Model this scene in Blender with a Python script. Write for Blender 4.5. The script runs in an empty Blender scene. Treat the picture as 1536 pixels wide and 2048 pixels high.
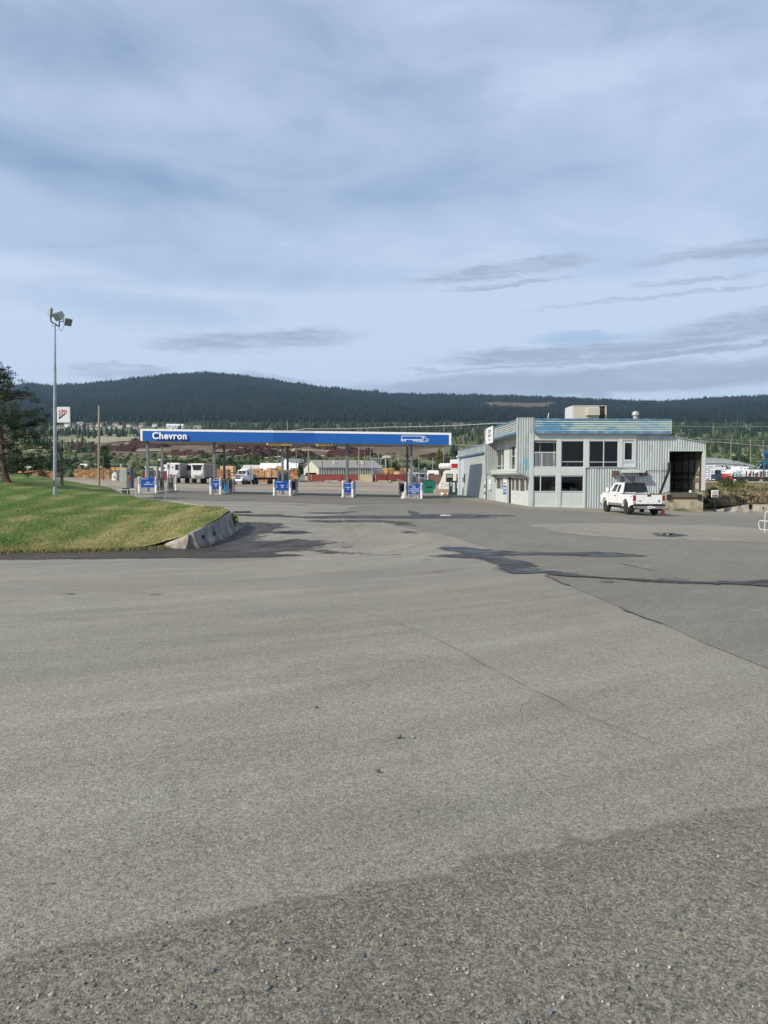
import bpy, math, random
import numpy as np
from mathutils import Vector, Matrix, noise as mnoise
from mathutils.geometry import delaunay_2d_cdt
R = random.Random(7); NR = np.random.default_rng(5)
S = bpy.context.scene; C = S.collection
pi = math.pi; rad = math.radians

# ---------------------------------------------------------------- camera
E = 2.26                      # eye height above the forecourt level
F = 1500.0                    # focal length in photo pixels
PITCH = math.atan(69 / F)
cam_d = bpy.data.cameras.new('camera'); cam = bpy.data.objects.new('camera', cam_d); C.objects.link(cam)
cam_d.sensor_fit = 'VERTICAL'; cam_d.sensor_height = 36; cam_d.lens = F / 2048 * 36
cam_d.clip_start = 0.1; cam_d.clip_end = 30000
cam.location = (0, 0, E); cam.rotation_euler = (pi / 2 - PITCH, 0, 0)
S.camera = cam

# ---------------------------------------------------------------- light
SUNV = Vector((-3.3, -2.4, 2.9)).normalized()      # towards the sun: behind and to the left
sl = bpy.data.lights.new('sun', 'SUN'); so = bpy.data.objects.new('sun', sl); C.objects.link(so)
sl.energy = 4.3; sl.angle = rad(0.6); sl.color = (1.0, 0.90, 0.74)
so.rotation_euler = SUNV.to_track_quat('Z', 'Y').to_euler(); so.location = (0, 0, 60)
S.view_settings.view_transform = 'Standard'; S.view_settings.look = 'None'
S.view_settings.exposure = 0.12; S.view_settings.gamma = 1.0; S.view_settings.use_curve_mapping = False
S.cycles.max_bounces = 6; S.cycles.volume_bounces = 0

# ---------------------------------------------------------------- sky
def world():
    W = bpy.data.worlds.new('World'); S.world = W; W.use_nodes = True
    nt = W.node_tree; nt.nodes.clear(); N = nt.nodes; L = nt.links
    def n(t, **k):
        x = N.new(t)
        for a, b in k.items(): setattr(x, a, b)
        return x
    def put(sock, v):
        if hasattr(v, 'links') or isinstance(v, bpy.types.NodeSocket): L.new(v, sock)
        else: sock.default_value = v
    def m(op, a, b=0.0, c=0.0):
        x = n('ShaderNodeMath', operation=op)
        put(x.inputs[0], a); put(x.inputs[1], b); put(x.inputs[2], c)
        return x.outputs[0]
    def vm(op, a, b):
        x = n('ShaderNodeVectorMath', operation=op); put(x.inputs[0], a); put(x.inputs[1], b)
        return x.outputs['Value'] if op == 'LENGTH' else x.outputs[0]
    def mr(v, a, b, c=0.0, d=1.0, t='SMOOTHSTEP'):
        x = n('ShaderNodeMapRange', interpolation_type=t); x.clamp = True
        put(x.inputs['Value'], v)
        for k_, q in zip(('From Min', 'From Max', 'To Min', 'To Max'), (a, b, c, d)): x.inputs[k_].default_value = q
        return x.outputs[0]
    def mix(f, a, b):
        x = n('ShaderNodeMix', data_type='RGBA'); put(x.inputs[0], f); put(x.inputs[6], a); put(x.inputs[7], b)
        return x.outputs[2]
    sky = n('ShaderNodeTexSky', sky_type='NISHITA', sun_disc=False)
    sky.sun_elevation = math.asin(SUNV.z); sky.sun_rotation = math.atan2(SUNV.x, SUNV.y)
    sky.air_density = 1.0; sky.dust_density = 1.6; sky.ozone_density = 1.4
    base = n('ShaderNodeVectorMath', operation='SCALE'); L.new(sky.outputs[0], base.inputs[0]); base.inputs['Scale'].default_value = 0.11
    tc = n('ShaderNodeTexCoord'); sp = n('ShaderNodeSeparateXYZ'); L.new(tc.outputs['Generated'], sp.inputs[0])
    x, y, z = sp.outputs
    az = m('ARCTAN2', x, y); rr = m('SQRT', m('ADD', m('MULTIPLY', x, x), m('MULTIPLY', y, y)))
    el = m('ARCTAN2', z, rr)
    cv = n('ShaderNodeCombineXYZ'); put(cv.inputs[0], az); put(cv.inputs[1], el); P = cv.outputs[0]
    def noise(scale, sx, sy, det=4, rough=.5, dist=0.0, off=0.0):
        a = vm('MULTIPLY', P, (sx, sy, 1)); a = vm('ADD', a, (off, off * .7, off * 1.3))
        t = n('ShaderNodeTexNoise'); t.noise_dimensions = '3D'; L.new(a, t.inputs['Vector'])
        t.inputs['Scale'].default_value = scale; t.inputs['Detail'].default_value = det
        t.inputs['Roughness'].default_value = rough; t.inputs['Distortion'].default_value = dist
        return t.outputs['Fac']
    A = lambda px: math.atan((px - 768) / F)
    Z = lambda px, row: math.atan((955 - row) / F * math.cos(A(px)))
    # ragged coordinates for the flat lens clouds
    w1 = m('MULTIPLY', m('SUBTRACT', noise(9, 1, 4, 6, .6, .3, 3.1), .5), .040)
    w2 = m('MULTIPLY', m('SUBTRACT', noise(60, 1, 5, 4, .6, .3, 9.1), .5), .010)
    dv = n('ShaderNodeCombineXYZ'); put(dv.inputs[0], m('MULTIPLY', w1, 2.5)); put(dv.inputs[1], m('ADD', w1, w2))
    PW = vm('ADD', P, dv.outputs[0])
    def ell(px, row, hw, hh, tilt=0.0, inner=.42, big=False):
        q = vm('SUBTRACT', P if big else PW, (A(px), Z(px, row), 0))
        s_ = n('ShaderNodeSeparateXYZ'); L.new(q, s_.inputs[0])
        ty = m('SUBTRACT', s_.outputs[1], m('MULTIPLY', s_.outputs[0], tilt))
        c_ = n('ShaderNodeCombineXYZ'); put(c_.inputs[0], m('MULTIPLY', s_.outputs[0], F / hw)); put(c_.inputs[1], m('MULTIPLY', ty, F / hh))
        return mr(vm('LENGTH', c_.outputs[0], (0, 0, 0)), inner, 1.0, 1.0, 0.0)
    def total(lst):
        acc = None
        for e, k in lst:
            v = m('MULTIPLY', e, k)
            acc = v if acc is None else m('MAXIMUM', acc, v)
        return acc
    # 1. thin high veil, brighter towards the horizon
    veil = noise(2.6, 1, 2.2, 6, .5, .4, 1.7)
    fine = noise(5.5, 1, 2.8, 9, .60, .7, 6.0)
    veilm = m('ADD', mr(veil, .30, .70, .55, .86), m('MULTIPLY', m('SUBTRACT', fine, .5), .75))
    hor = mr(el, .02, .36, .55, 0.0)
    veilm = m('ADD', veilm, hor)
    blue = total([(ell(40, 320, 420, 75, -.15, .0, True), .46), (ell(330, 375, 330, 45, -.1, .0, True), .30), (ell(120, 90, 300, 90, 0, .0, True), .28),
                  (ell(860, 390, 520, 110, .05, .0, True), .30), (ell(1180, 672, 150, 14, 0, .2), .55), (ell(640, 560, 520, 45, 0, .0, True), .22),
                  (ell(260, 620, 380, 40, 0, .0, True), .22), (ell(880, 210, 260, 60, 0, 0, True), .22)])
    veilm = m('SUBTRACT', veilm, blue)
    bright = total([(ell(1180, 170, 420, 60, .05, .0, True), .25), (ell(820, 30, 300, 60, 0, 0, True), .2), (ell(350, 230, 420, 60, .1, 0, True), .2), (ell(1150, 620, 520, 60, 0, 0, True), .35),
                    (ell(430, 595, 360, 16, 0, 0), .2), (ell(60, 540, 240, 30, 0, 0), .22)])
    veilm = m('ADD', veilm, bright)
    cl = n('ShaderNodeClamp'); put(cl.inputs[0], veilm); veilm = cl.outputs[0]
    vc = mix(mr(el, .0, .75, 0.0, 1.0, 'LINEAR'), (.64, .75, .92, 1), (.465, .56, .75, 1))
    colr = mix(m('MULTIPLY', veilm, .95), vm('ADD', vm('MULTIPLY', base.outputs[0], (.8, .88, .95)), (.045, .075, .11)), vc)
    # 2. grey lens clouds low over the hills
    lens = total([(ell(520, 682, 250, 26, .06), .75), (ell(1010, 545, 240, 17, .07), .75), (ell(1450, 508, 200, 22, .03), .7), (ell(1020, 573, 170, 6, .06), .6),
                  (ell(1380, 563, 150, 7, .02), .5), (ell(1160, 702, 340, 21, .03), .85), (ell(1480, 655, 220, 32, .10), .75), (ell(1250, 716, 420, 9, .04), .8), (ell(1300, 600, 300, 6, .04), .5), 
                  (ell(250, 738, 130, 11, .02), .55), (ell(420, 756, 330, 12, .0), .6), (ell(880, 742, 110, 7, .02), .5)])
    ln = mr(noise(15, 1, 9, 7, .62, .6, 4.4), .34, .62, .45, 1.15)
    lens = m('MULTIPLY', lens, m('MULTIPLY', ln, 1.15))
    bank = m('MULTIPLY', total([(ell(1150, 766, 620, 34, .025, .55), .9), (ell(1480, 742, 330, 26, .07, .5), .85), (ell(1180, 699, 330, 13, .03, .45), .7), (ell(1500, 652, 190, 22, .10, .45), .7)]), mr(noise(9, 1, 8, 5, .5, .3, 7.7), .3, .6, .72, 1.0))
    lens = m('MAXIMUM', lens, bank)
    colr = mix(m('MINIMUM', lens, .9), colr, (.37, .44, .575, 1))
    # 3. below the horizon a plain haze tone
    colr = mix(mr(el, -.10, -.01, 1.0, 0.0), colr, (.30, .36, .42, 1))
    bg = n('ShaderNodeBackground'); L.new(colr, bg.inputs[0]); bg.inputs[1].default_value = 1.0
    o = n('ShaderNodeOutputWorld'); L.new(bg.outputs[0], o.inputs[0])
world()

# ---------------------------------------------------------------- geometry of the place
def ss(a, b, t):
    t = np.clip((np.asarray(t, float) - a) / (b - a), 0, 1); return t * t * (3 - 2 * t)
def ray(px, row):
    a, b = (px - 768) / F, (1024 - row) / F
    return a, math.cos(PITCH) + b * math.sin(PITCH), -math.sin(PITCH) + b * math.cos(PITCH)
def PX(px, row, Y):
    """the point seen at a photo pixel at depth Y"""
    a, y, z = ray(px, row); return Vector((a / y * Y, Y, E + z / y * Y))
RP = [(-900, 790), (-300, 782), (0, 776), (60, 771), (110, 774), (200, 768), (300, 756), (380, 750), (430, 749), (500, 756), (600, 771), (700, 783), (800, 791), (900, 793), (1000, 795), (1100, 797), (1200, 802), (1280, 806), (1330, 806), (1400, 801), (1536, 794), (1800, 780), (2400, 790)]
RPx = np.array([(p[0] - 768) / F for p in RP]); RPz = np.array([(955 - p[1]) / F for p in RP])
FY = [0, 268, 330, 450, 600, 700, 900, 1100, 1500, 1700]; FZ = [.8, .8, 1.5, 7, 17, 26, 43, 57, 99, 122]
YR = 3700.0
def G(x, y):
    x = np.asarray(x, float); y = np.asarray(y, float)
    z = .61 * ss(30, 0, y) if False else .61 * (1 - ss(0, 30, y))
    z = z - .26 * np.exp(-((y - 25) / 9) ** 2) * (1 - ss(-6, 6, x))
    z = z + .0226 * np.clip(5 - x, 0, 90) * ss(40, 75, y)
    z = z - .03 * np.clip(x - 11.5, 0, 18) * ss(25, 45, y) * (1 - ss(62, 100, y))
    far = .8 * ss(110, 260, y)
    z = np.where(y > 110, np.maximum(z, far), z)
    # the bank on the right of the building
    bank = (-.5 + 1.95 * ss(64, 80, y + .05 * (x - 26))) * ss(24.5, 28.5, x) * ss(62, 66, y)
    z = np.where((x > 24.5) & (y > 62), z * (1 - ss(24.5, 28.5, x)) + bank + 0 * z, z)
    z = np.where((x > 24.5) & (y > 62), z + (.0 if False else 0), z)
    return z
def noise2(x, y, s, seed=0):
    v = np.zeros_like(x)
    r = np.random.default_rng(seed)
    for k in range(10):
        a = r.uniform(0, 2 * pi); f = (1 + k * .35) / s; ph = r.uniform(0, 2 * pi)
        v += np.sin((x * math.cos(a) + y * math.sin(a)) * f * 2 * pi + ph) / (1 + k * .5)
    return v / 3
def GT(x, y):
    """whole terrain: forecourt level near, rising valley side and wooded hills far"""
    x = np.asarray(x, float); y = np.asarray(y, float)
    z = G(x, np.minimum(y, 268))
    f = np.interp(y, FY, FZ) - .8
    z = z + f
    k = np.clip(x / np.maximum(y, 1), -1.2, 1.2)
    rz = np.interp(k, RPx, RPz) * YR - 6
    t = ss(1600, YR, y) ** 1.0
    tt = np.clip((y - 1650) / (YR - 1650), 0, 1)
    hill = 122 + (rz - 122) * (tt ** 1.15) + noise2(x, y, 1100, 3) * 26 * np.sin(pi * tt) + noise2(x, y, 330, 4) * 7 * np.sin(pi * tt)
    z = np.where(y > 1650, hill, z)
    z = np.where(y > YR, np.maximum(rz - (y - YR) * .16, 5.0), z)
    return z
def GP(px, row):
    """where the ray through a photo pixel meets the ground"""
    a, yy, zz = ray(px, row); t = 2.0
    if zz < -.004:
        g = .3
        for i in range(14):
            t = (E - g) / -zz; g = .4 * g + .6 * float(G(a * t, yy * t)) if t < 250 else g
        if t < 250: return Vector((a * t, yy * t, float(GT(a * t, yy * t))))
        t = 2.0
    for i in range(4000):
        x, y, z = a * t, yy * t, E + zz * t
        d = z - float(GT(x, y))
        if d < .0005: break
        t += max(d * .6, .0006) if d < 3 else d * .5
    return Vector((x, y, float(GT(x, y))))
def onG(px, Y, row=None):
    """on the ground under a photo column at depth Y"""
    x = (px - 768) / F / ray(px, row or 960)[1] * Y
    return Vector((x, Y, float(GT(x, Y))))

# ---------------------------------------------------------------- materials
MC = {}
def mat(name, col, rough=.7, metal=0.0, var=.12, vs=3.0, bump=0.0, bs=40.0, stretch=(1, 1, 1), dirt=None, dirt_s=1.5, alpha=None, emit=None):
    if name in MC: return MC[name]
    m_ = bpy.data.materials.new(name); m_.use_nodes = True; nt = m_.node_tree; N = nt.nodes; L = nt.links
    b = N['Principled BSDF']; b.inputs['Roughness'].default_value = rough; b.inputs['Metallic'].default_value = metal
    tc = N.new('ShaderNodeTexCoord'); mp = N.new('ShaderNodeMapping'); mp.inputs['Scale'].default_value = stretch
    L.new(tc.outputs['Object'], mp.inputs[0])
    c = tuple(col) + (1,)
    t = N.new('ShaderNodeTexNoise'); t.inputs['Scale'].default_value = vs; t.inputs['Detail'].default_value = 5; L.new(mp.outputs[0], t.inputs[0])
    r = N.new('ShaderNodeMapRange'); r.inputs['From Min'].default_value = .3; r.inputs['From Max'].default_value = .7
    r.inputs['To Min'].default_value = 1 - var; r.inputs['To Max'].default_value = 1 + var; L.new(t.outputs[0], r.inputs[0])
    mx = N.new('ShaderNodeVectorMath'); mx.operation = 'SCALE'; mx.inputs[0].default_value = col; L.new(r.outputs[0], mx.inputs['Scale'])
    out = mx.outputs[0]
    if dirt:
        t2 = N.new('ShaderNodeTexNoise'); t2.inputs['Scale'].default_value = dirt_s; t2.inputs['Detail'].default_value = 8; t2.inputs['Roughness'].default_value = .65
        L.new(mp.outputs[0], t2.inputs[0])
        r2 = N.new('ShaderNodeMapRange'); r2.inputs['From Min'].default_value = .5; r2.inputs['From Max'].default_value = .62; L.new(t2.outputs[0], r2.inputs[0])
        k = N.new('ShaderNodeMix'); k.data_type = 'RGBA'; L.new(r2.outputs[0], k.inputs[0]); L.new(out, k.inputs[6]); k.inputs[7].default_value = tuple(dirt) + (1,)
        out = k.outputs[2]
    L.new(out, b.inputs['Base Color'])
    if bump:
        t3 = N.new('ShaderNodeTexNoise'); t3.inputs['Scale'].default_value = bs; t3.inputs['Detail'].default_value = 4; L.new(mp.outputs[0], t3.inputs[0])
        bp = N.new('ShaderNodeBump'); bp.inputs['Strength'].default_value = bump; bp.inputs['Distance'].default_value = .02
        L.new(t3.outputs[0], bp.inputs['Height']); L.new(bp.outputs[0], b.inputs['Normal'])
    MC[name] = m_; return m_
def glassmat(name, col=(.02, .03, .035), rough=.04):
    m_ = mat(name, col, rough, 0, .0); return m_
def vcmat(name, rough=.85, k=1.0, bump=0, bs=2):
    """material whose colour is a stored per-vertex species / soil tint"""
    m_ = bpy.data.materials.new(name); m_.use_nodes = True; N = m_.node_tree.nodes; L = m_.node_tree.links
    b = N['Principled BSDF']; b.inputs['Roughness'].default_value = rough; b.inputs['Specular IOR Level'].default_value = .2
    a = N.new('ShaderNodeAttribute'); a.attribute_name = 'tint'
    tc = N.new('ShaderNodeTexCoord'); t = N.new('ShaderNodeTexNoise'); t.inputs['Scale'].default_value = bs; t.inputs['Detail'].default_value = 6; L.new(tc.outputs['Object'], t.inputs[0])
    r = N.new('ShaderNodeMapRange'); r.inputs['From Min'].default_value = .3; r.inputs['From Max'].default_value = .7; r.inputs['To Min'].default_value = .72 * k; r.inputs['To Max'].default_value = 1.28 * k; L.new(t.outputs[0], r.inputs[0])
    s_ = N.new('ShaderNodeVectorMath'); s_.operation = 'SCALE'; L.new(a.outputs['Color'], s_.inputs[0]); L.new(r.outputs[0], s_.inputs['Scale']); L.new(s_.outputs[0], b.inputs['Base Color'])
    return m_

# ---------------------------------------------------------------- mesh helpers
class MB:
    def __init__(s): s.v = []; s.f = []; s.m = []; s.mats = []
    def mi(s, m_):
        if m_ not in s.mats: s.mats.append(m_)
        return s.mats.index(m_)
    def add(s, vs, fs, m_):
        o = len(s.v); k = s.mi(m_); s.v += [tuple(v) for v in vs]; s.f += [tuple(i + o for i in f) for f in fs]; s.m += [k] * len(fs); return s
    def box(s, x0, x1, y0, y1, z0, z1, m_, rot=None, bev=0):
        vs = [Vector((x, y, z)) for z in (z0, z1) for y in (y0, y1) for x in (x0, x1)]
        if rot is not None:
            c = Vector(((x0 + x1) / 2, (y0 + y1) / 2, (z0 + z1) / 2)); vs = [rot @ (v - c) + c for v in vs]
        return s.add(vs, [(0, 2, 3, 1), (4, 5, 7, 6), (0, 1, 5, 4), (2, 6, 7, 3), (0, 4, 6, 2), (1, 3, 7, 5)], m_)
    def prism(s, pts, y0, y1, m_, axis='y', top=None):
        """polygon pts extruded: axis y -> pts are (x,z); axis x -> (y,z); axis z -> (x,y). top: optional other outline at the far end"""
        q = top or pts
        def p3(p, t): return {'y': (p[0], t, p[1]), 'x': (t, p[0], p[1]), 'z': (p[0], p[1], t)}[axis]
        n_ = len(pts); vs = [p3(p, y0) for p in pts] + [p3(p, y1) for p in q]
        fs = [tuple(range(n_)), tuple(range(2 * n_ - 1, n_ - 1, -1))] + [(i, i + n_, (i + 1) % n_ + n_, (i + 1) % n_) for i in range(n_)]
        return s.add(vs, fs, m_)
    def cyl(s, a, b, r0, m_, r1=None, n_=10, caps=True):
        a, b = Vector(a), Vector(b); r1 = r0 if r1 is None else r1
        d = (b - a).normalized(); u = d.orthogonal().normalized(); w = d.cross(u)
        vs = [c + (u * math.cos(t) + w * math.sin(t)) * r for c, r in ((a, r0), (b, r1)) for t in (2 * pi * i / n_ for i in range(n_))]
        fs = [(i, (i + 1) % n_, (i + 1) % n_ + n_, i + n_) for i in range(n_)]
        if caps: fs += [tuple(range(n_ - 1, -1, -1)), tuple(range(n_, 2 * n_))]
        return s.add(vs, fs, m_)
    def tube(s, pts, r, m_, n_=7, r1=None):
        k = len(pts) - 1
        for i in range(k):
            ra = r if r1 is None else r + (r1 - r) * i / k; rb = r if r1 is None else r + (r1 - r) * (i + 1) / k
            s.cyl(pts[i], pts[i + 1], ra, m_, rb, n_)
        return s
    def lathe(s, prof, m_, c=(0, 0, 0), n_=16, axis='z'):
        vs = []; k = len(prof)
        for r, h in prof:
            for i in range(n_):
                t = 2 * pi * i / n_; p = (r * math.cos(t), r * math.sin(t), h)
                if axis == 'x': p = (p[2], p[0], p[1])
                if axis == 'y': p = (p[0], p[2], p[1])
                vs.append((p[0] + c[0], p[1] + c[1], p[2] + c[2]))
        fs = [(j * n_ + i, j * n_ + (i + 1) % n_, (j + 1) * n_ + (i + 1) % n_, (j + 1) * n_ + i) for j in range(k - 1) for i in range(n_)]
        fs += [tuple(range(n_ - 1, -1, -1)), tuple(range((k - 1) * n_, k * n_))]
        return s.add(vs, fs, m_)
    def build(s, name, parent=None, smooth=False, bevel=0.0, loc=None):
        me = bpy.data.meshes.new(name); me.from_pydata(s.v, [], s.f)
        for m_ in s.mats: me.materials.append(m_)
        me.polygons.foreach_set('material_index', s.m)
        if smooth: me.polygons.foreach_set('use_smooth', [True] * len(s.f))
        me.validate(); me.update()
        import bmesh
        bm = bmesh.new(); bm.from_mesh(me); bmesh.ops.recalc_face_normals(bm, faces=bm.faces); bm.to_mesh(me); bm.free()
        o = bpy.data.objects.new(name, me); C.objects.link(o)
        if parent: o.parent = parent
        if loc is not None: o.location = loc
        if bevel:
            b = o.modifiers.new('bevel', 'BEVEL'); b.width = bevel; b.segments = 2; b.limit_method = 'ANGLE'; b.angle_limit = rad(40)
        if smooth:
            try: me.set_sharp_from_angle(angle=rad(40))
            except Exception: pass
        return o
def meshobj(name, v, f, m_, parent=None, tint=None, smooth=False):
    """fast mesh from numpy arrays (f is n x 3 or n x 4)"""
    me = bpy.data.meshes.new(name); v = np.asarray(v, np.float32); f = np.asarray(f, np.int32)
    me.vertices.add(len(v)); me.vertices.foreach_set('co', v.ravel())
    k = f.shape[1]; me.loops.add(f.size); me.loops.foreach_set('vertex_index', f.ravel())
    me.polygons.add(len(f)); me.polygons.foreach_set('loop_start', np.arange(0, f.size, k, dtype=np.int32)); me.polygons.foreach_set('loop_total', np.full(len(f), k, np.int32))
    if smooth: me.polygons.foreach_set('use_smooth', np.ones(len(f), bool))
    me.update(calc_edges=True)
    if tint is not None:
        a = me.color_attributes.new('tint', 'FLOAT_COLOR', 'POINT'); t = np.ones((len(v), 4), np.float32); t[:, :3] = tint; a.data.foreach_set('color', t.ravel())
    me.materials.append(m_)
    o = bpy.data.objects.new(name, me); C.objects.link(o)
    if parent: o.parent = parent
    return o
def tag(o, label, cat, group=None):
    o['label'] = label; o['category'] = cat
    if group: o['group'] = group
    return o
def thing(name, label, cat, loc=(0, 0, 0), rz=0.0, group=None):
    o = bpy.data.objects.new(name, None); C.objects.link(o); o.location = loc; o.rotation_euler = (0, 0, rz); o.empty_display_size = .3
    return tag(o, label, cat, group)
def struct(o): o['kind'] = 'structure'; return o
def stuff(o, label, cat): o['kind'] = 'stuff'; return tag(o, label, cat)
def dup(o, loc=None, rz=None, label=None, parent=None):
    c = o.copy(); C.objects.link(c)
    if parent is not None: c.parent = parent
    if loc is not None: c.location = loc
    if rz is not None: c.rotation_euler = (0, 0, rz)
    if label: c['label'] = label
    for ch in list(o.children): dup(ch, parent=c)
    return c
def text(name, body, size, m_, parent, loc, rot=(pi / 2, 0, 0), ext=.005, bold=0.0, sx=1.0, align='CENTER', space=1.0):
    cu = bpy.data.curves.new(name, 'FONT'); cu.body = body; cu.size = size; cu.extrude = ext; cu.offset = bold
    cu.align_x = align; cu.align_y = 'CENTER'; cu.resolution_u = 4; cu.space_character = space
    t = bpy.data.objects.new(name, cu); C.objects.link(t)
    dg = bpy.context.evaluated_depsgraph_get(); me = bpy.data.meshes.new_from_object(t.evaluated_get(dg))
    bpy.data.objects.remove(t); me.materials.clear(); me.materials.append(m_)
    o = bpy.data.objects.new(name, me); C.objects.link(o); o.parent = parent; o.location = loc; o.rotation_euler = rot; o.scale = (sx, 1, 1)
    return o
# ================================================================ GROUND
def asphalt(name, base, spk=.35, streak=.10, cell=95, pale=.0, rough=.88, tonal=.09, wet=False, spots=True, warm=(1, .94, .775), bump=.5, fade=0.0):
    m_ = bpy.data.materials.new(name); m_.use_nodes = True; nt = m_.node_tree; N = nt.nodes; L = nt.links
    b = N['Principled BSDF']; b.inputs['Roughness'].default_value = rough; b.inputs['Specular IOR Level'].default_value = .35
    tc = N.new('ShaderNodeTexCoord'); O = tc.outputs['Object']
    def mth(op, a, c=0.0, d=0.0):
        x = N.new('ShaderNodeMath'); x.operation = op
        for i, v in enumerate((a, c, d)):
            if isinstance(v, bpy.types.NodeSocket): L.new(v, x.inputs[i])
            else: x.inputs[i].default_value = v
        return x.outputs[0]
    def noi(scale, det=5, rg=.55, vec=None, dist=0):
        x = N.new('ShaderNodeTexNoise'); x.inputs['Scale'].default_value = scale; x.inputs['Detail'].default_value = det; x.inputs['Roughness'].default_value = rg; x.inputs['Distortion'].default_value = dist
        L.new(vec or O, x.inputs['Vector']); return x.outputs[0]
    def mr(v, a, c, d, e, t='LINEAR'):
        x = N.new('ShaderNodeMapRange'); x.interpolation_type = t; L.new(v, x.inputs['Value'])
        for k_, q in zip(('From Min', 'From Max', 'To Min', 'To Max'), (a, c, d, e)): x.inputs[k_].default_value = q
        return x.outputs[0]
    # sweeping tyre streaks, turning round the barrier corner
    sp = N.new('ShaderNodeSeparateXYZ'); L.new(O, sp.inputs[0])
    dx = mth('SUBTRACT', sp.outputs[0], -15.0); dy = mth('SUBTRACT', sp.outputs[1], 33.0)
    rr = mth('SQRT', mth('ADD', mth('MULTIPLY', dx, dx), mth('MULTIPLY', dy, dy))); th = mth('ARCTAN2', dx, dy)
    cb = N.new('ShaderNodeCombineXYZ'); L.new(mth('MULTIPLY', rr, 1.0), cb.inputs[0]); L.new(mth('MULTIPLY', th, 3.2), cb.inputs[1])
    st = noi(1.5, 8, .68, cb.outputs[0], .6); st2 = noi(.35, 5, .6, cb.outputs[0], .4)
    v = mth('MULTIPLY', mr(st, .3, .7, 1 - streak, 1 + streak), mr(st2, .3, .7, 1 - streak * .8, 1 + streak * .8))
    v = mth('MULTIPLY', v, mr(noi(.16, 6, .6), .3, .7, 1 - tonal, 1 + tonal))
    v = mth('MULTIPLY', v, mr(noi(1.1, 6, .65), .3, .7, 1 - tonal * .8, 1 + tonal * .8))
    v = mth('MULTIPLY', v, mr(noi(9, 5, .7), .3, .7, 1 - tonal * .9, 1 + tonal * .9))
    # aggregate: stones of two sizes
    v1 = N.new('ShaderNodeTexVoronoi'); v1.inputs['Scale'].default_value = cell; L.new(O, v1.inputs['Vector'])
    s1 = N.new('ShaderNodeSeparateColor'); L.new(v1.outputs['Color'], s1.inputs[0])
    v = mth('MULTIPLY', v, mr(s1.outputs[0], 0, 1, 1 - spk, 1 + spk))
    v2 = N.new('ShaderNodeTexVoronoi'); v2.inputs['Scale'].default_value = cell * .42; L.new(O, v2.inputs['Vector'])
    s2 = N.new('ShaderNodeSeparateColor'); L.new(v2.outputs['Color'], s2.inputs[0])
    v = mth('MULTIPLY', v, mr(s2.outputs[1], 0, 1, 1 - spk * .45, 1 + spk * .45))
    # pits (dark) and pale chips
    v3 = N.new('ShaderNodeTexVoronoi'); v3.inputs['Scale'].default_value = 26; L.new(O, v3.inputs['Vector'])
    s3 = N.new('ShaderNodeSeparateColor'); L.new(v3.outputs['Color'], s3.inputs[0])
    pit = mth('MULTIPLY', mth('GREATER_THAN', s3.outputs[0], .80), mr(v3.outputs['Distance'], .10, .30, 1, 0))
    dens = mr(noi(.9, 4), .42, .62, .25, 1)
    pit = mth('MULTIPLY', pit, dens)
    v = mth('MULTIPLY', v, mr(pit, 0, 1, 1, .42 if spots else .8))
    cA = N.new('ShaderNodeVectorMath'); cA.operation = 'SCALE'; cA.inputs[0].default_value = tuple(base * w for w in warm); L.new(v, cA.inputs['Scale'])
    col = cA.outputs[0]
    # slight hue drift warm / greenish-grey
    hm = N.new('ShaderNodeMix'); hm.data_type = 'RGBA'; hm.blend_type = 'MULTIPLY'; hm.inputs[0].default_value = 1.0
    cr = N.new('ShaderNodeMix'); cr.data_type = 'RGBA'; L.new(mr(noi(.35, 5), .35, .65, 0, 1), cr.inputs[0]); cr.inputs[6].default_value = (1.015, .992, .968, 1); cr.inputs[7].default_value = (.985, 1.0, .998, 1)
    L.new(col, hm.inputs[6]); L.new(cr.outputs[2], hm.inputs[7]); col = hm.outputs[2]
    if pale:
        v4 = N.new('ShaderNodeTexVoronoi'); v4.inputs['Scale'].default_value = 62; L.new(O, v4.inputs['Vector'])
        s4 = N.new('ShaderNodeSeparateColor'); L.new(v4.outputs['Color'], s4.inputs[0])
        chip = mth('MULTIPLY', mth('GREATER_THAN', s4.outputs[1], 1 - pale), mr(v4.outputs['Distance'], .22, .40, 1, 0))
        k = N.new('ShaderNodeMix'); k.data_type = 'RGBA'; L.new(chip, k.inputs[0]); L.new(col, k.inputs[6])
        kk = N.new('ShaderNodeMix'); kk.data_type = 'RGBA'; L.new(s4.outputs[2], kk.inputs[0]); kk.inputs[6].default_value = (.42, .39, .33, 1); kk.inputs[7].default_value = (.10, .12, .14, 1)
        L.new(kk.outputs[2], k.inputs[7]); col = k.outputs[2]
    L.new(col, b.inputs['Base Color'])
    if wet:
        wr = mr(noi(1.3, 4), .42, .60, wet[0], wet[1]); L.new(wr, b.inputs['Roughness']); b.inputs['Specular IOR Level'].default_value = .12
    bp = N.new('ShaderNodeBump'); bp.inputs['Strength'].default_value = bump; bp.inputs['Distance'].default_value = .006
    h = mth('ADD', mth('MULTIPLY', s1.outputs[0], .5), mth('MULTIPLY', v1.outputs['Distance'], -.6)); h = mth('ADD', h, mth('MULTIPLY', noi(160, 3), .6)); h = mth('SUBTRACT', h, mth('MULTIPLY', pit, 1.5))
    L.new(h, bp.inputs['Height']); L.new(bp.outputs[0], b.inputs['Normal'])
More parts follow.
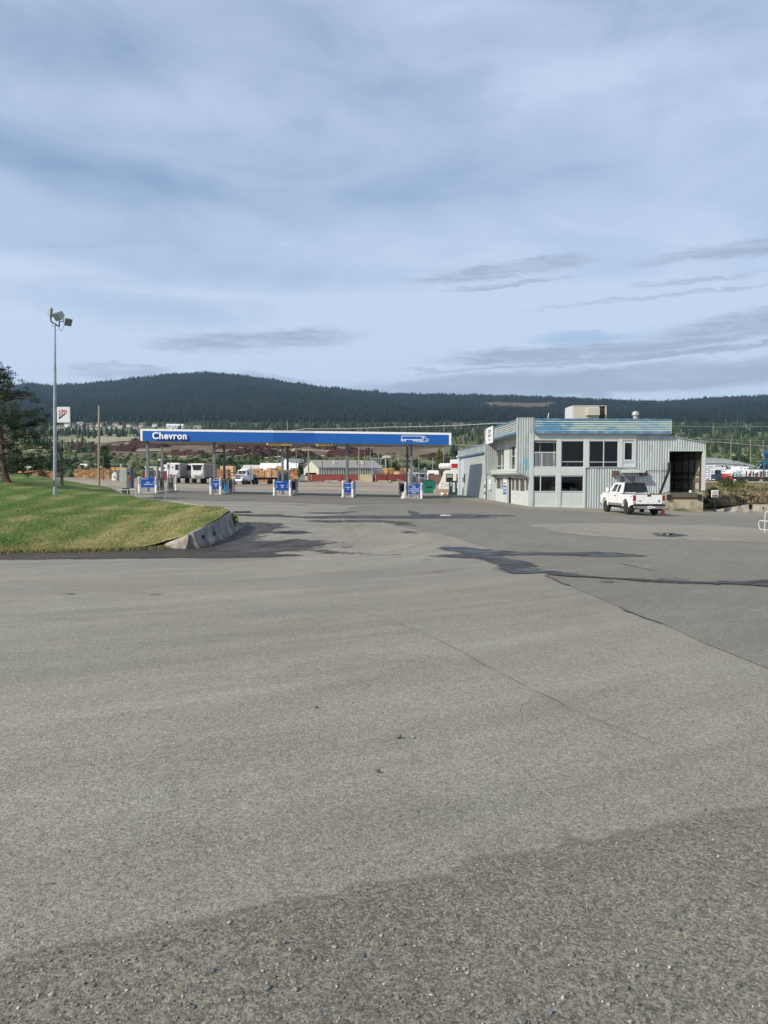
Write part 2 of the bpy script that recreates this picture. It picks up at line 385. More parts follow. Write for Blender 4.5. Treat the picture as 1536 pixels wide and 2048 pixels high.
    if fade:
        at = N.new('ShaderNodeAttribute'); at.attribute_name = 'edge'
        e = mth('ADD', at.outputs['Fac'], mth('MULTIPLY', mth('SUBTRACT', noi(2.6, 7, .7), .5), 3.0 * fade)); e = mth('ADD', e, mth('MULTIPLY', mth('SUBTRACT', noi(.8, 3, .5), .5), 1.3 * fade))
        L.new(mr(e, .05, .05 + .75 * fade, 0, .96, 'SMOOTHSTEP'), b.inputs['Alpha'])
    return m_
ASPH = asphalt('asphalt', .240, .36, .16, 130, bump=.45, tonal=.07)
ASPD = asphalt('asphalt_dark', .185, .28, .09, 90, pale=.015, tonal=.10, bump=.35)
COARSE = asphalt('asphalt_coarse', .178, .46, .03, 115, pale=.06, tonal=.12, warm=(1, .93, .74), bump=.5, fade=.35)
DAMP = asphalt('damp_asphalt', .075, .30, .10, 80, wet=(.5, .75), tonal=.2, bump=.3, spots=False, warm=(1, .93, .86), fade=1.0)
WET = asphalt('wet_asphalt', .045, .25, .05, 70, wet=(.30, .55), tonal=.15, bump=.12, spots=False, warm=(1, .98, .96), fade=.85)
WATER = mat('standing_water', (.03, .035, .04), .03, 0, .0)
CRACK = mat('crack_filler', (.085, .078, .07), .85, 0, .25, 4)
DIRT = asphalt('dirt', .105, .5, .0, 50, pale=.12, tonal=.3, warm=(1, .9, .8), bump=1.0)
APRON = asphalt('asphalt_apron', .17, .3, .10, 80, tonal=.10, fade=.5)

# far ground, one sheet to the horizon, soil colours stored per vertex
def terrain():
    def sp(n, a, b, k=1.0):
        t = np.linspace(-1, 1, n); s = np.sinh(t * k) / math.sinh(k); return s
    xs = sp(241, 0, 1, 4.2) * 6500
    ys = np.concatenate([np.linspace(-400, 0, 6)[:-1], np.linspace(0, 130, 34)[:-1], np.linspace(130, 420, 42)[:-1], np.linspace(420, 1700, 80)[:-1], np.linspace(1700, 3750, 90)[:-1], np.linspace(3750, 7000, 12)])
    X, Y = np.meshgrid(xs, ys); Zt = GT(X, Y)
    near = (Y < 118)
    Zt = np.where(near & (np.abs(X) < 110), Zt - .25, Zt)
    b = noise2(X, Y, 60, 8) * ss(300, 500, Y) * (1 - ss(1500, 1800, Y)) * 3
    Zt = Zt + b
    n_, m__ = X.shape; idx = np.arange(n_ * m__).reshape(n_, m__)
    f = np.stack([idx[:-1, :-1], idx[:-1, 1:], idx[1:, 1:], idx[1:, :-1]], -1).reshape(-1, 4)
    nz = noise2(X, Y, 90, 2)[..., None]; nz2 = noise2(X, Y, 25, 9)[..., None]
    dirt = np.array([.30, .25, .195]) * (1 + .15 * nz2); field = np.array([.235, .215, .115]) * (1 + .12 * nz); green = np.array([.085, .105, .042]) * (1 + .25 * nz)
    wood = np.array([.012, .019, .013]); c = np.zeros(X.shape + (3,))
    Yb = Y[..., None]; Xb = X[..., None]; k = Xb / np.maximum(Yb, 1)
    c[:] = dirt
    w = ss(272, 300, Yb); c = c * (1 - w) + green * w
    w = ss(.05, .35, nz) * ss(300, 420, Yb) * .7; c = c * (1 - w) + field * w
    w = ss(930, 960, Yb) * (1 - ss(1120, 1160, Yb)) * (1 - ss(-.30, -.26, k)) * .9; c = c * (1 - w) + field * w
    w = ss(520, 580, Yb) * (1 - ss(900, 960, Yb)) * ss(-.42, -.37, k) * (1 - ss(.05, .10, k)) * (.55 + .45 * (nz2 > -.1)); c = c * (1 - w) + np.array([.15, .105, .075]) * w
    w = ss(1620, 1720, Yb + 60 * nz2); c = c * (1 - w) + wood * w
    w = (Xb > 24) * (Yb > 62) * (Yb < 85) * ss(.0, .2, Xb / 100); c = c * (1 - w) + (np.array([.10, .095, .05]) * (1 + .5 * nz2)) * w
    # a cleared slope high on the wooded hill
    e = ((k - .175) / .055) ** 2 + ((Yb - 3080) / 240) ** 2 + .3 * nz2
    w = (1 - ss(.7, 1.1, e)); c = c * (1 - w) + np.array([.12, .085, .05]) * w
    v = np.stack([X, Y, Zt], -1).reshape(-1, 3)
    o = meshobj('ground', v, f, vcmat('soil', .95, 1, bs=.05), tint=np.clip(c.reshape(-1, 3), 0, 1), smooth=True); struct(o)
terrain()
def gridsheet(name, x0, x1, y0, y1, st, m_, dz=0.0, fn=GT):
    xs = np.arange(x0, x1 + st / 2, st); ys = np.arange(y0, y1 + st / 2, st); X, Y = np.meshgrid(xs, ys)
    idx = np.arange(X.size).reshape(X.shape); f = np.stack([idx[:-1, :-1], idx[:-1, 1:], idx[1:, 1:], idx[1:, :-1]], -1).reshape(-1, 4)
    o = meshobj(name, np.stack([X, Y, fn(X, Y) + dz], -1).reshape(-1, 3), f, m_, smooth=True); return struct(o)
gridsheet('forecourt', -64, 25, -14, 112, 1.0, ASPH)
gridsheet('forecourt_edge', 25, 64, -14, 62, 1.0, ASPH)

def sheet(name, pts, m_, dz=.006, jag=.3, seg=.6, st=1.0, world_pts=False, fn=GT, js=1.3, edge=0.0):
    P = [Vector(p) if world_pts else GP(*p) for p in pts]
    B = []
    for i, p in enumerate(P):
        q = P[(i + 1) % len(P)]; k = max(1, int((q.xy - p.xy).length / seg))
        for j in range(k):
            w = p.lerp(q, j / k)
            d = mnoise.noise_vector(Vector((w.x * js, w.y * js, 3.7 + dz * 50))) + .5 * mnoise.noise_vector(Vector((w.x * js * 3, w.y * js * 3, 1.7)))
            B.append(Vector((w.x + d.x * jag, w.y + d.y * jag)))
    xs = [b.x for b in B]; ys = [b.y for b in B]; inn = []
    nb = len(B)
    def inside(x, y):
        c = False
        for i in range(nb):
            a, b = B[i], B[i - 1]
            if (a.y > y) != (b.y > y) and x < (b.x - a.x) * (y - a.y) / (b.y - a.y) + a.x: c = not c
        return c
    gx = np.arange(min(xs), max(xs), st); gy = np.arange(min(ys), max(ys), st)
    for x in gx:
        for y in gy:
            if inside(x, y): inn.append(Vector((x, y)))
    co, ed, fa, *_ = delaunay_2d_cdt(B + inn, [], [list(range(nb))], 1, 1e-4)
    v = np.array([(c.x, c.y, 0) for c in co]); v[:, 2] = fn(v[:, 0], v[:, 1]) + dz
    f = np.array([tuple(t) for t in fa if len(t) == 3])
    # face up
    a, b_, c_ = v[f[:, 0]], v[f[:, 1]], v[f[:, 2]]; up = np.cross(b_ - a, c_ - a)[:, 2] < 0; f[up] = f[up][:, ::-1]
    o = meshobj(name, v, f, m_, smooth=True)
    if edge:
        ba = np.array([(q.x, q.y) for q in B]); d = np.sqrt(((v[:, None, :2] - ba[None]) ** 2).sum(-1)).min(1)
        at = o.data.attributes.new('edge', 'FLOAT', 'POINT'); at.data.foreach_set('value', np.clip(d / edge, 0, 1).astype(np.float32))
    return struct(o)
# resurfaced darker paving right of the driveway
sheet('newer_paving', [(655, 1036), (760, 1042), (830, 1060), (905, 1072), (980, 1098), (1060, 1130), (1100, 1155), (1180, 1190), (1240, 1217), (1290, 1240), (1330, 1251), (1400, 1282), (1470, 1312), (1600, 1370), (2000, 1540), (2500, 1600), (2700, 1150), (1900, 1050), (1436, 1031), (1320, 1030), (1060, 1019), (960, 1005), (910, 995), (820, 1003), (700, 1015)], ASPD, .006, .10, .5, 1.0)
sheet('newer_paving', [(1060, 1050), (1170, 1046), (1300, 1049), (1440, 1051), (1660, 1068), (1660, 1090), (1440, 1083), (1250, 1078), (1120, 1066)], asphalt('asphalt_mid', .245, .3, .08, 90), .012, .25)
# coarse old shoulder nearest the camera
sheet('coarse_shoulder', [(-500, 2010), (0, 1913), (150, 1882), (300, 1848), (450, 1818), (600, 1788), (760, 1758), (900, 1727), (1050, 1695), (1200, 1662), (1370, 1634), (1536, 1606), (2100, 1530), (2600, 3400), (-900, 3400)], COARSE, .008, .05, .06, .18, js=6, edge=.22)
# dirt verge under the lawn
sheet('dirt_verge', [(-500, 1128), (0, 1121), (200, 1119), (350, 1117), (520, 1116), (640, 1112), (560, 1106), (470, 1090), (380, 1094), (345, 1088), (200, 1088), (0, 1092), (-500, 1094)], asphalt('dirt_verge', .055, .5, .0, 50, pale=.10, tonal=.35, warm=(1, .85, .68), bump=1.0, fade=.5), .007, .25, .5, .6, edge=.8)
# apron between the lawn corner and the canopy
sheet('apron', [(300, 1000), (520, 1003), (700, 1010), (905, 1006), (905, 990), (700, 987), (500, 984), (300, 979)], APRON, .008, .3, .8, 1.0, edge=2.5)
# damp stains and puddles
def stain(pts, m_=DAMP, jag=.35, dz=.014, name='stain', js=1.3): return sheet(name, pts, m_, dz, jag * .7, .3, .35, js=js, edge=1.0 if m_ is DAMP else .45)
stain([(470, 1042), (560, 1046), (580, 1056), (545, 1066), (520, 1080), (600, 1078), (660, 1088), (640, 1100), (560, 1106), (480, 1108), (400, 1104), (385, 1093), (440, 1079), (468, 1060)], jag=.5)
stain([(560, 1083), (600, 1076), (650, 1080), (690, 1087), (640, 1092), (580, 1096), (520, 1100), (500, 1095)], jag=.45, dz=.018)
stain([(610, 1098), (660, 1098), (690, 1104), (740, 1108), (820, 1111), (740, 1112), (680, 1109), (620, 1108)], jag=.25)
stain([(688, 1090), (720, 1092), (700, 1097), (680, 1096)], jag=.15)
stain([(868, 1094), (930, 1094), (1000, 1101), (1100, 1106), (1180, 1104), (1240, 1106), (1290, 1114), (1200, 1116), (1100, 1112), (1010, 1112), (1070, 1130), (1100, 1142), (1210, 1156), (1320, 1163), (1536, 1168), (1700, 1172), (1700, 1176), (1536, 1174), (1420, 1171), (1300, 1166), (1200, 1159), (1110, 1152), (1100, 1149), (1020, 1149), (980, 1142), (985, 1130), (960, 1119), (900, 1117), (845, 1112), (920, 1108), (880, 1102)], WET, .16, .02, js=2.2)
stain([(1430, 1166), (1536, 1158), (1640, 1156), (1640, 1175), (1500, 1171)], DAMP, .3, .016)
stain([(1195, 1160), (1240, 1160), (1250, 1167), (1200, 1168)], DAMP, .12)
stain([(1320, 1156), (1370, 1155), (1375, 1159), (1325, 1159)], DAMP, .08)
stain([(1325, 1252), (1345, 1256), (1350, 1260), (1330, 1257)], DAMP, .06)
stain([(835, 1118), (870, 1118), (860, 1124), (838, 1125)], DAMP, .12)
stain([(860, 1144), (888, 1143), (886, 1147), (864, 1147)], DAMP, .05)
stain([(470, 1028), (560, 1029), (600, 1033), (700, 1031), (820, 1032), (980, 1034), (1000, 1037), (850, 1038), (700, 1037), (610, 1037), (560, 1034), (480, 1033)], WET, .35, .02, js=1.0)
stain([(812, 1020), (835, 1024), (850, 1029), (905, 1028), (1035, 1031), (1035, 1033), (900, 1034), (820, 1033)], WET, .3, .024)
stain([(600, 1040), (760, 1040), (830, 1044), (830, 1053), (790, 1052), (770, 1046), (620, 1045)], DAMP, .3, .016)
stain([(795, 1059), (848, 1064), (845, 1070), (800, 1068)], DAMP, .2, .016)
stain([(1298, 1067), (1340, 1065), (1386, 1072), (1350, 1076), (1310, 1073)], WET, .1, .02)
stain([(1330, 1077), (1400, 1078), (1360, 1080)], DAMP, .06)
stain([(100, 1186), (230, 1187), (300, 1189), (440, 1190), (300, 1193), (210, 1193), (120, 1190)], DAMP, .12, .016)
stain([(600, 1025), (680, 1024), (720, 1021), (722, 1024), (690, 1028), (610, 1028)], DAMP, .2, .016)
stain([(528, 1063), (600, 1061), (640, 1066), (600, 1069), (540, 1068)], WET, .15, .022)
stain([(534, 1046), (570, 1048), (566, 1053), (530, 1052)], WET, .15, .022)
for p in ([(466, 1023.5), (500, 1023), (508, 1025.5), (470, 1026)], [(838, 1030), (850, 1029.5), (850, 1032), (838, 1032)], [(880, 1030), (905, 1030.5), (903, 1032.5), (880, 1032.5)], [(555, 1064), (580, 1063.5), (590, 1066), (560, 1067)],
          [(1315, 1068.5), (1345, 1069), (1340, 1072), (1318, 1071)], [(1040, 1142), (1058, 1143), (1050, 1145)]):
    sheet('puddle', p, WATER, .03, .10, .3, .6)
def crack(pts, w=.022, m_=CRACK, dz=.02, wob=.06):
    P = [GP(*p) for p in pts]; q = []
    for i in range(len(P) - 1):
        k = max(2, int((P[i + 1] - P[i]).length / .25))
        for j in range(k): q.append(P[i].lerp(P[i + 1], j / k))
    q.append(P[-1]); v = []; f = []
    for i, p in enumerate(q):
        d = (q[min(i + 1, len(q) - 1)] - q[max(i - 1, 0)]); d.z = 0; d.normalize(); s = Vector((-d.y, d.x, 0))
        o = mnoise.noise(Vector((p.x * 2.3, p.y * 2.3, 0))) * wob; ww = w * (.4 + .9 * abs(mnoise.noise(Vector((p.x * 5, p.y * 5, 9)))) * 2)
        for sg in (-1, 1):
            c = p + s * (o + sg * ww / 2); v.append((c.x, c.y, float(GT(c.x, c.y)) + dz))
        if i: f.append((2 * i - 2, 2 * i, 2 * i + 1, 2 * i - 1))
    f = np.array(f); return struct(meshobj('crack', v, f[:, ::-1], m_))
crack([(660, 1210), (760, 1235), (880, 1282), (960, 1328), (1060, 1380), (1200, 1447), (1330, 1500), (1536, 1540)], .007, mat('hairline', (.13, .12, .10), .9, 0, .3, 4), wob=.04)
WETL = asphalt('wet_line', .06, .25, .05, 70, wet=(.4, .6), tonal=.2, bump=.15, spots=False)
crack([(1096, 1149), (1150, 1153), (1210, 1157.5), (1260, 1160), (1320, 1163), (1390, 1166), (1460, 1169), (1536, 1172.5), (1650, 1175)], .30, WETL, .024, .10)
crack([(1230, 1107.5), (1262, 1110), (1290, 1113.5)], .25, WETL, .024, .1); crack([(740, 1108), (690, 1106), (650, 1104)], .12, WETL, .024, .1); crack([(1420, 1169), (1480, 1165), (1536, 1164), (1600, 1165)], .28, WETL, .022, .3); crack([(1270, 1163), (1330, 1160), (1380, 1161)], .12, WETL, .022, .2)
crack([(1090, 1152), (1110, 1160), (1135, 1172)], .06); crack([(1236, 1216), (1290, 1238), (1325, 1248)], .035)
crack([(600, 1043), (900, 1046), (1200, 1066)], .04); crack([(600, 1012), (720, 1024)], .05); crack([(0, 1180), (300, 1184), (640, 1176)], .012); crack([(1100, 1068), (1230, 1075), (1500, 1072)], .04); pass
crack([(500, 1363), (640, 1350), (800, 1325), (900, 1318)], .008); crack([(1240, 1128), (1300, 1141), (1310, 1143)], .05)

# loose stones that can be told apart, and grit
STM = mat('stone_grey', (.12, .135, .15), .8, 0, .3, 30, .3); STW = mat('stone_pale', (.30, .285, .26), .8, 0, .2, 30); STB = mat('stone_brown', (.10, .06, .04), .8, 0, .3, 30)
def stone(px, row, w, m_, label):
    w *= .72
    p = GP(px, row); r = np.random.default_rng(int(px)); import bmesh
    bm = bmesh.new(); bmesh.ops.create_icosphere(bm, subdivisions=2, radius=.5)
    for v in bm.verts:
        k = 1 + .25 * mnoise.noise(v.co * 2.1 + Vector((px, 0, 0))); v.co = Vector((v.co.x * w * k, v.co.y * w * .8 * k, v.co.z * w * .55 * k))
    me = bpy.data.meshes.new('stone'); bm.to_mesh(me); bm.free(); me.materials.append(m_); me.polygons.foreach_set('use_smooth', [True] * len(me.polygons))
    o = bpy.data.objects.new('stone', me); C.objects.link(o); o.location = p + Vector((0, 0, w * .18 + .008)); tag(o, label, 'stone')
stone(535, 1982, .036, STM, 'rounded grey pebble on the coarse shoulder near the bottom edge')
stone(797, 1477, .062, STM, 'dark grey pebble lying alone on the pale asphalt')
stone(826, 1477, .034, STW, 'small white stone just right of the dark grey pebble')
stone(756, 1546, .042, STB, 'small brown stone below the dark grey pebble')
stone(669, 1900, .026, STW, 'white pebble chip on the coarse shoulder by centre')
stone(632, 1417, .05, STM, 'small dark stone left of the dark grey pebble')
def grit():
    n = 2600; px = NR.uniform(-40, 1576, n); row = 1500 + 560 * NR.random(n) ** .6
    bnd = np.interp(px, [0, 600, 1200, 1536], [1913, 1788, 1662, 1606]); keep = (row > bnd + 4) | (NR.random(n) < .18); px, row = px[keep], row[keep]
    V = []; Fc = []
    oc = np.array([(1, 0, 0), (-1, 0, 0), (0, 1, 0), (0, -1, 0), (0, 0, 1), (0, 0, -1)], float); of = np.array([(0, 2, 4), (2, 1, 4), (1, 3, 4), (3, 0, 4), (2, 0, 5), (1, 2, 5), (3, 1, 5), (0, 3, 5)])
    T = []
    for i, (a, b) in enumerate(zip(px, row)):
        p = GP(a, b); s = NR.choice([.0035, .005, .007, .010], p=[.45, .33, .17, .05]) * NR.uniform(.7, 1.2)
        q = oc * np.array([1, .8, .6]) * s + NR.normal(0, s * .2, (6, 3)); an = NR.uniform(0, pi); c, s_ = math.cos(an), math.sin(an)
        q = np.stack([q[:, 0] * c - q[:, 1] * s_, q[:, 0] * s_ + q[:, 1] * c, q[:, 2]], 1) + np.array([p.x, p.y, p.z + .008 + s * .3])
        V.append(q); Fc.append(of + 6 * i); t = [(.40, .37, .31), (.13, .14, .15), (.22, .2, .17), (.20, .16, .13)][NR.choice(4, p=[.25, .38, .31, .06])]; T.append(np.tile(t, (6, 1)))
    o = meshobj('gravel', np.concatenate(V), np.concatenate(Fc), vcmat('grit', .9, bs=30), tint=np.concatenate(T)); stuff(o, 'loose chips of gravel scattered over the coarse shoulder', 'gravel')
grit()

# ================================================================ LAWN
LC = [(-500, 1108, 24.2), (0, 1106, 24.4), (200, 1102, 25.0), (320, 1093, 26.3), (0, 1060, 30), (200, 1060, 29.5), (360, 1064, 26.8), (424, 1038, 29.8), (452, 1020, 33.6), (400, 1012.5, 38), (340, 1004, 46), (285, 998.5, 49), (240, 986, 62), (214, 974.5, 78), (170, 969, 80),
      (150, 1035, 34), (0, 1030, 35), (250, 1030, 36), (109.8, 990, 48), (13.7, 965, 58), (0, 944, 72), (60, 950, 73), (130, 962, 73), (-300, 935, 70), (-300, 990, 45), (-300, 1050, 30), (0, 1000, 44), (200, 1000, 47), (-600, 1000, 42), (-600, 930, 70), (-60, 944, 86), (60, 952, 88), (150, 966, 88)]
def tps():
    P = np.array([tuple(PX(*c)) for c in LC]); xy = P[:, :2] / 20; n = len(P)
    def U(r2): return np.where(r2 > 0, .5 * r2 * np.log(r2 + 1e-12), 0)
    d2 = ((xy[:, None] - xy[None]) ** 2).sum(-1); K = U(d2) + np.eye(n) * .004
    A = np.zeros((n + 3, n + 3)); A[:n, :n] = K; A[:n, n] = 1; A[:n, n + 1:] = xy; A[n, :n] = 1; A[n + 1:, :n] = xy.T
    w = np.linalg.solve(A, np.concatenate([P[:, 2], [0, 0, 0]]))
    def f(x, y):
        x = np.asarray(x, float) / 20; y = np.asarray(y, float) / 20; sh = x.shape; q = np.stack([x.ravel(), y.ravel()], 1)
        d = ((q[:, None] - xy[None]) ** 2).sum(-1); z = U(d) @ w[:n] + w[n] + q @ w[n + 1:]; return z.reshape(sh)
    return f
LZ = tps()
LB = [PX(*c) for c in [(-420, 1108, 24.2), (0, 1106, 24.4), (200, 1102, 25.0), (330, 1094, 26.35), (377, 1076, 26.5), (398, 1062, 27.2), (439, 1038, 29.8), (459, 1020, 33.2), (441, 1016, 36.2), (400, 1012, 38.2), (340, 1004, 46.2), (279, 998, 49.3), (238, 986, 62.2), (213, 975, 78), (190, 974, 88), (60, 955, 96), (-100, 944, 96), (-420, 930, 90)]]
def lawncol(x, y):
    x = np.asarray(x, float); y = np.asarray(y, float); n1 = noise2(x, y, 9, 51); n2 = noise2(x, y, 2.6, 52); n3 = noise2(x * 1.0, y * .35, 1.5, 53)
    s = np.sin((x + .146 * y + n1 * .35) * 2 * pi / 2.3); dry = ss(-.1, .85, .34 * s * (.6 + .6 * np.abs(n1)) + .50 * n1 + .32 * n2 + ss(-17, -8, x) * .55 - ss(-12, -30, x) * 0); lush = ss(.1, .8, -.32 * s + .6 * n3 + ss(-8, -24, x) * 0 + (1 - ss(-24, -12, x)) * .35)
    g = np.array([.115, .165, .040]); d = np.array([.285, .255, .105]); l = np.array([.065, .130, .020]); dry = dry[..., None]; lush = lush[..., None]
    c = g * (1 - lush) + l * lush; c = c * (1 - dry * .85) + d * dry * .85; e = (1 - ss(24.6, 26.2, y + .25 * n2))[..., None] * .6; return np.clip((c * (1 - e) + np.array([.24, .19, .09]) * e) * (1 + .22 * n3[..., None]), 0, 1)
LAWN = vcmat('mown_grass', .9, 1, bs=5)
def _lb():
    N = LAWN.node_tree.nodes; L = LAWN.node_tree.links; tc = N.new('ShaderNodeTexCoord'); t = N.new('ShaderNodeTexNoise'); t.inputs['Scale'].default_value = 16; t.inputs['Detail'].default_value = 5; L.new(tc.outputs['Object'], t.inputs[0])
    bp = N.new('ShaderNodeBump'); bp.inputs['Strength'].default_value = .9; bp.inputs['Distance'].default_value = .06; L.new(t.outputs[0], bp.inputs['Height']); L.new(bp.outputs[0], N['Principled BSDF'].inputs['Normal'])
_lb()
def lawnz(x, y):
    z = np.minimum(LZ(x, y), 3.4); return np.where(y < 33, np.maximum(z, GT(x, y) + .0), z)
lawn = sheet('lawn', LB, LAWN, .02, .0, .4, .42, world_pts=True, fn=lawnz)
_n = len(lawn.data.vertices); _v = np.zeros(_n * 3, np.float32); lawn.data.vertices.foreach_get('co', _v); _v = _v.reshape(-1, 3)
_a = lawn.data.color_attributes.new('tint', 'FLOAT_COLOR', 'POINT'); _t = np.ones((_n, 4), np.float32); _t[:, :3] = lawncol(_v[:, 0], _v[:, 1]); _a.data.foreach_set('color', _t.ravel())
def in_poly(B, x, y):
    c = False
    for i in range(len(B)):
        a, b = B[i], B[i - 1]
        if (a.y > y) != (b.y > y) and x < (b.x - a.x) * (y - a.y) / (b.y - a.y) + a.x: c = not c
    return c
def blades(name, pts, zf, h, w, tints, label, cat, seed=3):
    r = np.random.default_rng(seed); n = len(pts); P = np.array(pts); z = zf(P[:, 0], P[:, 1]); a = r.uniform(0, pi, n); hh = h * r.uniform(.5, 1.4, n); ww = w * r.uniform(.6, 1.3, n)
    dx, dy = np.cos(a) * ww, np.sin(a) * ww; lx, ly = r.normal(0, .4, n) * hh, r.normal(0, .4, n) * hh
    v = np.stack([np.stack([P[:, 0] - dx, P[:, 1] - dy, z - .01], 1), np.stack([P[:, 0] + dx, P[:, 1] + dy, z - .01], 1), np.stack([P[:, 0] + lx, P[:, 1] + ly, z + hh], 1)], 1).reshape(-1, 3)
    t = (lawncol(P[:, 0], P[:, 1]) if tints == 'lawn' else np.array(tints)[r.integers(0, len(tints), n)]) * r.uniform(.7, 1.35, (n, 1)); t = np.repeat(t if tints is not None else 0, 3, 0)
    o = meshobj(name, v, np.arange(3 * n).reshape(-1, 3), vcmat(name + '_blade', .8, bs=.5), tint=t); return stuff(o, label, cat)
def lawn_grass():
    pts = []; r = R
    while len(pts) < 46000:
        y = 24.5 + 26 * r.random() ** 1.6; x = r.uniform(-.56, -.17) * y
        if in_poly(LB, x, y): pts.append((x, y))
    blades('grass', pts, lambda x, y: lawnz(x, y) + .02, .055, .012, 'lawn', 'mown grass blades on the sloping lawn', 'grass')
    fr_ = [(x, float(np.interp(x, [p.x for p in LB[:4]], [p.y for p in LB[:4]])) - abs(r.gauss(0, .22)) + .1) for x in (r.uniform(-15, -7.4) for _ in range(5200))]
    blades('edge_grass', fr_, lambda x, y: GT(x, y) + .01, .10, .02, [(.20, .18, .07), (.12, .15, .04), (.26, .21, .10)], 'dry grass fringe straggling over the dirt at the foot of the lawn', 'grass', 9)
    fl = []
    while len(fl) < 170:
        y = r.uniform(27, 60); x = r.uniform(-.5, -.2) * y
        if in_poly(LB, x, y) and mnoise.noise(Vector((x * .2, y * .2, 4))) > -.05: fl.append((x, y))
    v = []; f = []
    for i, (x, y) in enumerate(fl):
        z = float(lawnz(x, y)) + .07; s = .02
        for k in range(6): v.append((x + s * math.cos(k * pi / 3), y + s * math.sin(k * pi / 3), z + .01 * (k % 2)))
        v.append((x, y, z + .03)); f += [(7 * i + k, 7 * i + (k + 1) % 6, 7 * i + 6) for k in range(6)]
    o = meshobj('dandelions', v, f, mat('dandelion_yellow', (.45, .38, .04), .8)); stuff(o, 'yellow dandelions dotted over the lawn', 'flowers')
lawn_grass()

# ================================================================ CONCRETE BARRIERS
CONC = mat('concrete', (.36, .335, .29), .9, 0, .14, 2.2, .4, 30, dirt=(.20, .18, .15), dirt_s=1.6)
CONCD = mat('concrete_stained', (.27, .255, .225), .9, 0, .18, 1.8, .4, 30, dirt=(.13, .12, .105), dirt_s=1.3)
BPROF = [(-.30, 0), (-.30, .08), (-.16, .30), (-.085, .78), (-.06, .81), (.06, .81), (.085, .78), (.16, .30), (.30, .08), (.30, 0)]
def barrier(a, b, ha, hb, label, m_=CONC, side=1, gap=.04, group='concrete road barriers', holes=True):
    a, b = Vector(a), Vector(b); d = (b - a); L_ = math.hypot(d.x, d.y); n_ = max(2, int(L_ / .25)); t = thing('concrete_barrier', label, 'barrier', a, math.atan2(d.y, d.x), group)
    vs = []; fs = []; k = len(BPROF)
    for i in range(n_ + 1):
        u = gap + (L_ - 2 * gap) * i / n_; s = ha + (hb - ha) * i / n_; zb = (b.z - a.z) * u / L_
        for (p, q) in BPROF:
            w = mnoise.noise(Vector((a.x + u * 2, q * 4, p * 5))) * .012
            vs.append((u, p + w, zb + max(q * s / .81 if q > .1 else q * min(1, s / .4), 0) - (.03 if q == 0 else 0)))
    for i in range(n_):
        for j in range(k):
            fs.append((i * k + j, i * k + (j + 1) % k, (i + 1) * k + (j + 1) % k, (i + 1) * k + j))
    fs += [tuple(range(k - 1, -1, -1)), tuple(range(n_ * k, n_ * k + k))]
    MB().add(vs, fs, m_).build('barrier_body', t, bevel=.015)
    if holes and L_ > 1.8:
        for q in (.28, .72):
            h = MB(); h.box(L_ * q - .05, L_ * q + .05, -.205, -.1, .30 * min(ha, hb) / .6, .42 * min(ha, hb) / .6, mat('slot_dark', (.03, .03, .028), .9)); h.build('lifting_slot', t)
    return t
g_ = lambda px, Y: onG(px, Y)
B0, B1, B2, B3 = g_(322, 26.5), g_(380, 26.25), g_(432.5, 29.6), g_(463, 33.3)
barrier(B0, B1, .12, .50, 'low tapered concrete barrier end at the front corner of the lawn', CONC, holes=False)
barrier(B1, B2, .56, .78, 'weathered concrete barrier behind the tapered end piece, facing the driveway', CONCD)
barrier(B2, B3, .80, .86, 'stained concrete barrier with a green weed growing on its joint', CONCD, holes=False)
B4, B5, B6 = g_(452, 36.5), g_(402, 39.5), g_(342, 46.5)
barrier(B3, B4, .86, .84, 'short concrete barrier at the outermost bend of the lawn corner', CONC, holes=False)
barrier(B4, B5, .84, .82, 'concrete barrier at the top of the lawn, first behind the bend', CONC, holes=False)
barrier(B5, B6, .82, .76, 'concrete barrier at the top of the lawn ending near the leaning post', CONC, holes=False)
B7, B8, B9 = PX(279, 997, 49.6), PX(238, 984.5, 62.6), PX(214, 973.5, 79)
for p_, q_, l_ in ((B7, B8, 'pale low retaining kerb at the lawn top below the grey fuel cabinet'), (B8, B9, 'far end of the low retaining kerb on the lawn by the white hoops')):
    ga = Vector((p_.x, p_.y, p_.z - .75)); gb = Vector((q_.x, q_.y, q_.z - .75)); barrier(ga, gb, .75, .75, l_, CONC, holes=False)
def wt(pts): return [Vector(p) for p in pts]
# weed on the barrier joint
def tuft(name, c, n, h, rx, tints, label, cat, w=.02, seed=1, sub=None):
    r = np.random.default_rng(seed); V = []; Fc = []; T = []
    for i in range(n):
        a = r.uniform(0, 2 * pi); q = math.sqrt(r.random()) * rx; p = Vector((c[0] + q * math.cos(a), c[1] + q * math.sin(a), c[2] + r.random() * h))
        u = Vector(r.normal(0, 1, 3)).normalized(); v_ = u.cross(Vector(r.normal(0, 1, 3))).normalized(); s = w * r.uniform(.6, 1.4)
        V += [p - u * s, p + u * s, p + v_ * s * 2]; Fc.append((3 * i, 3 * i + 1, 3 * i + 2)); t = np.array(tints[r.integers(0, len(tints))]) * r.uniform(.8, 1.2); T += [t] * 3
    o = meshobj(name, [tuple(v) for v in V], Fc, vcmat(name + '_leaf', .8, bs=1), tint=np.array(T)); return tag(o, label, cat)
tuft('weed', (B3.x + .22, B3.y - .45, B3.z + .25), 260, .5, .14, [(.10, .22, .03), (.15, .28, .05)], 'bright green weed climbing the joint of the stained barrier', 'weed', .03)
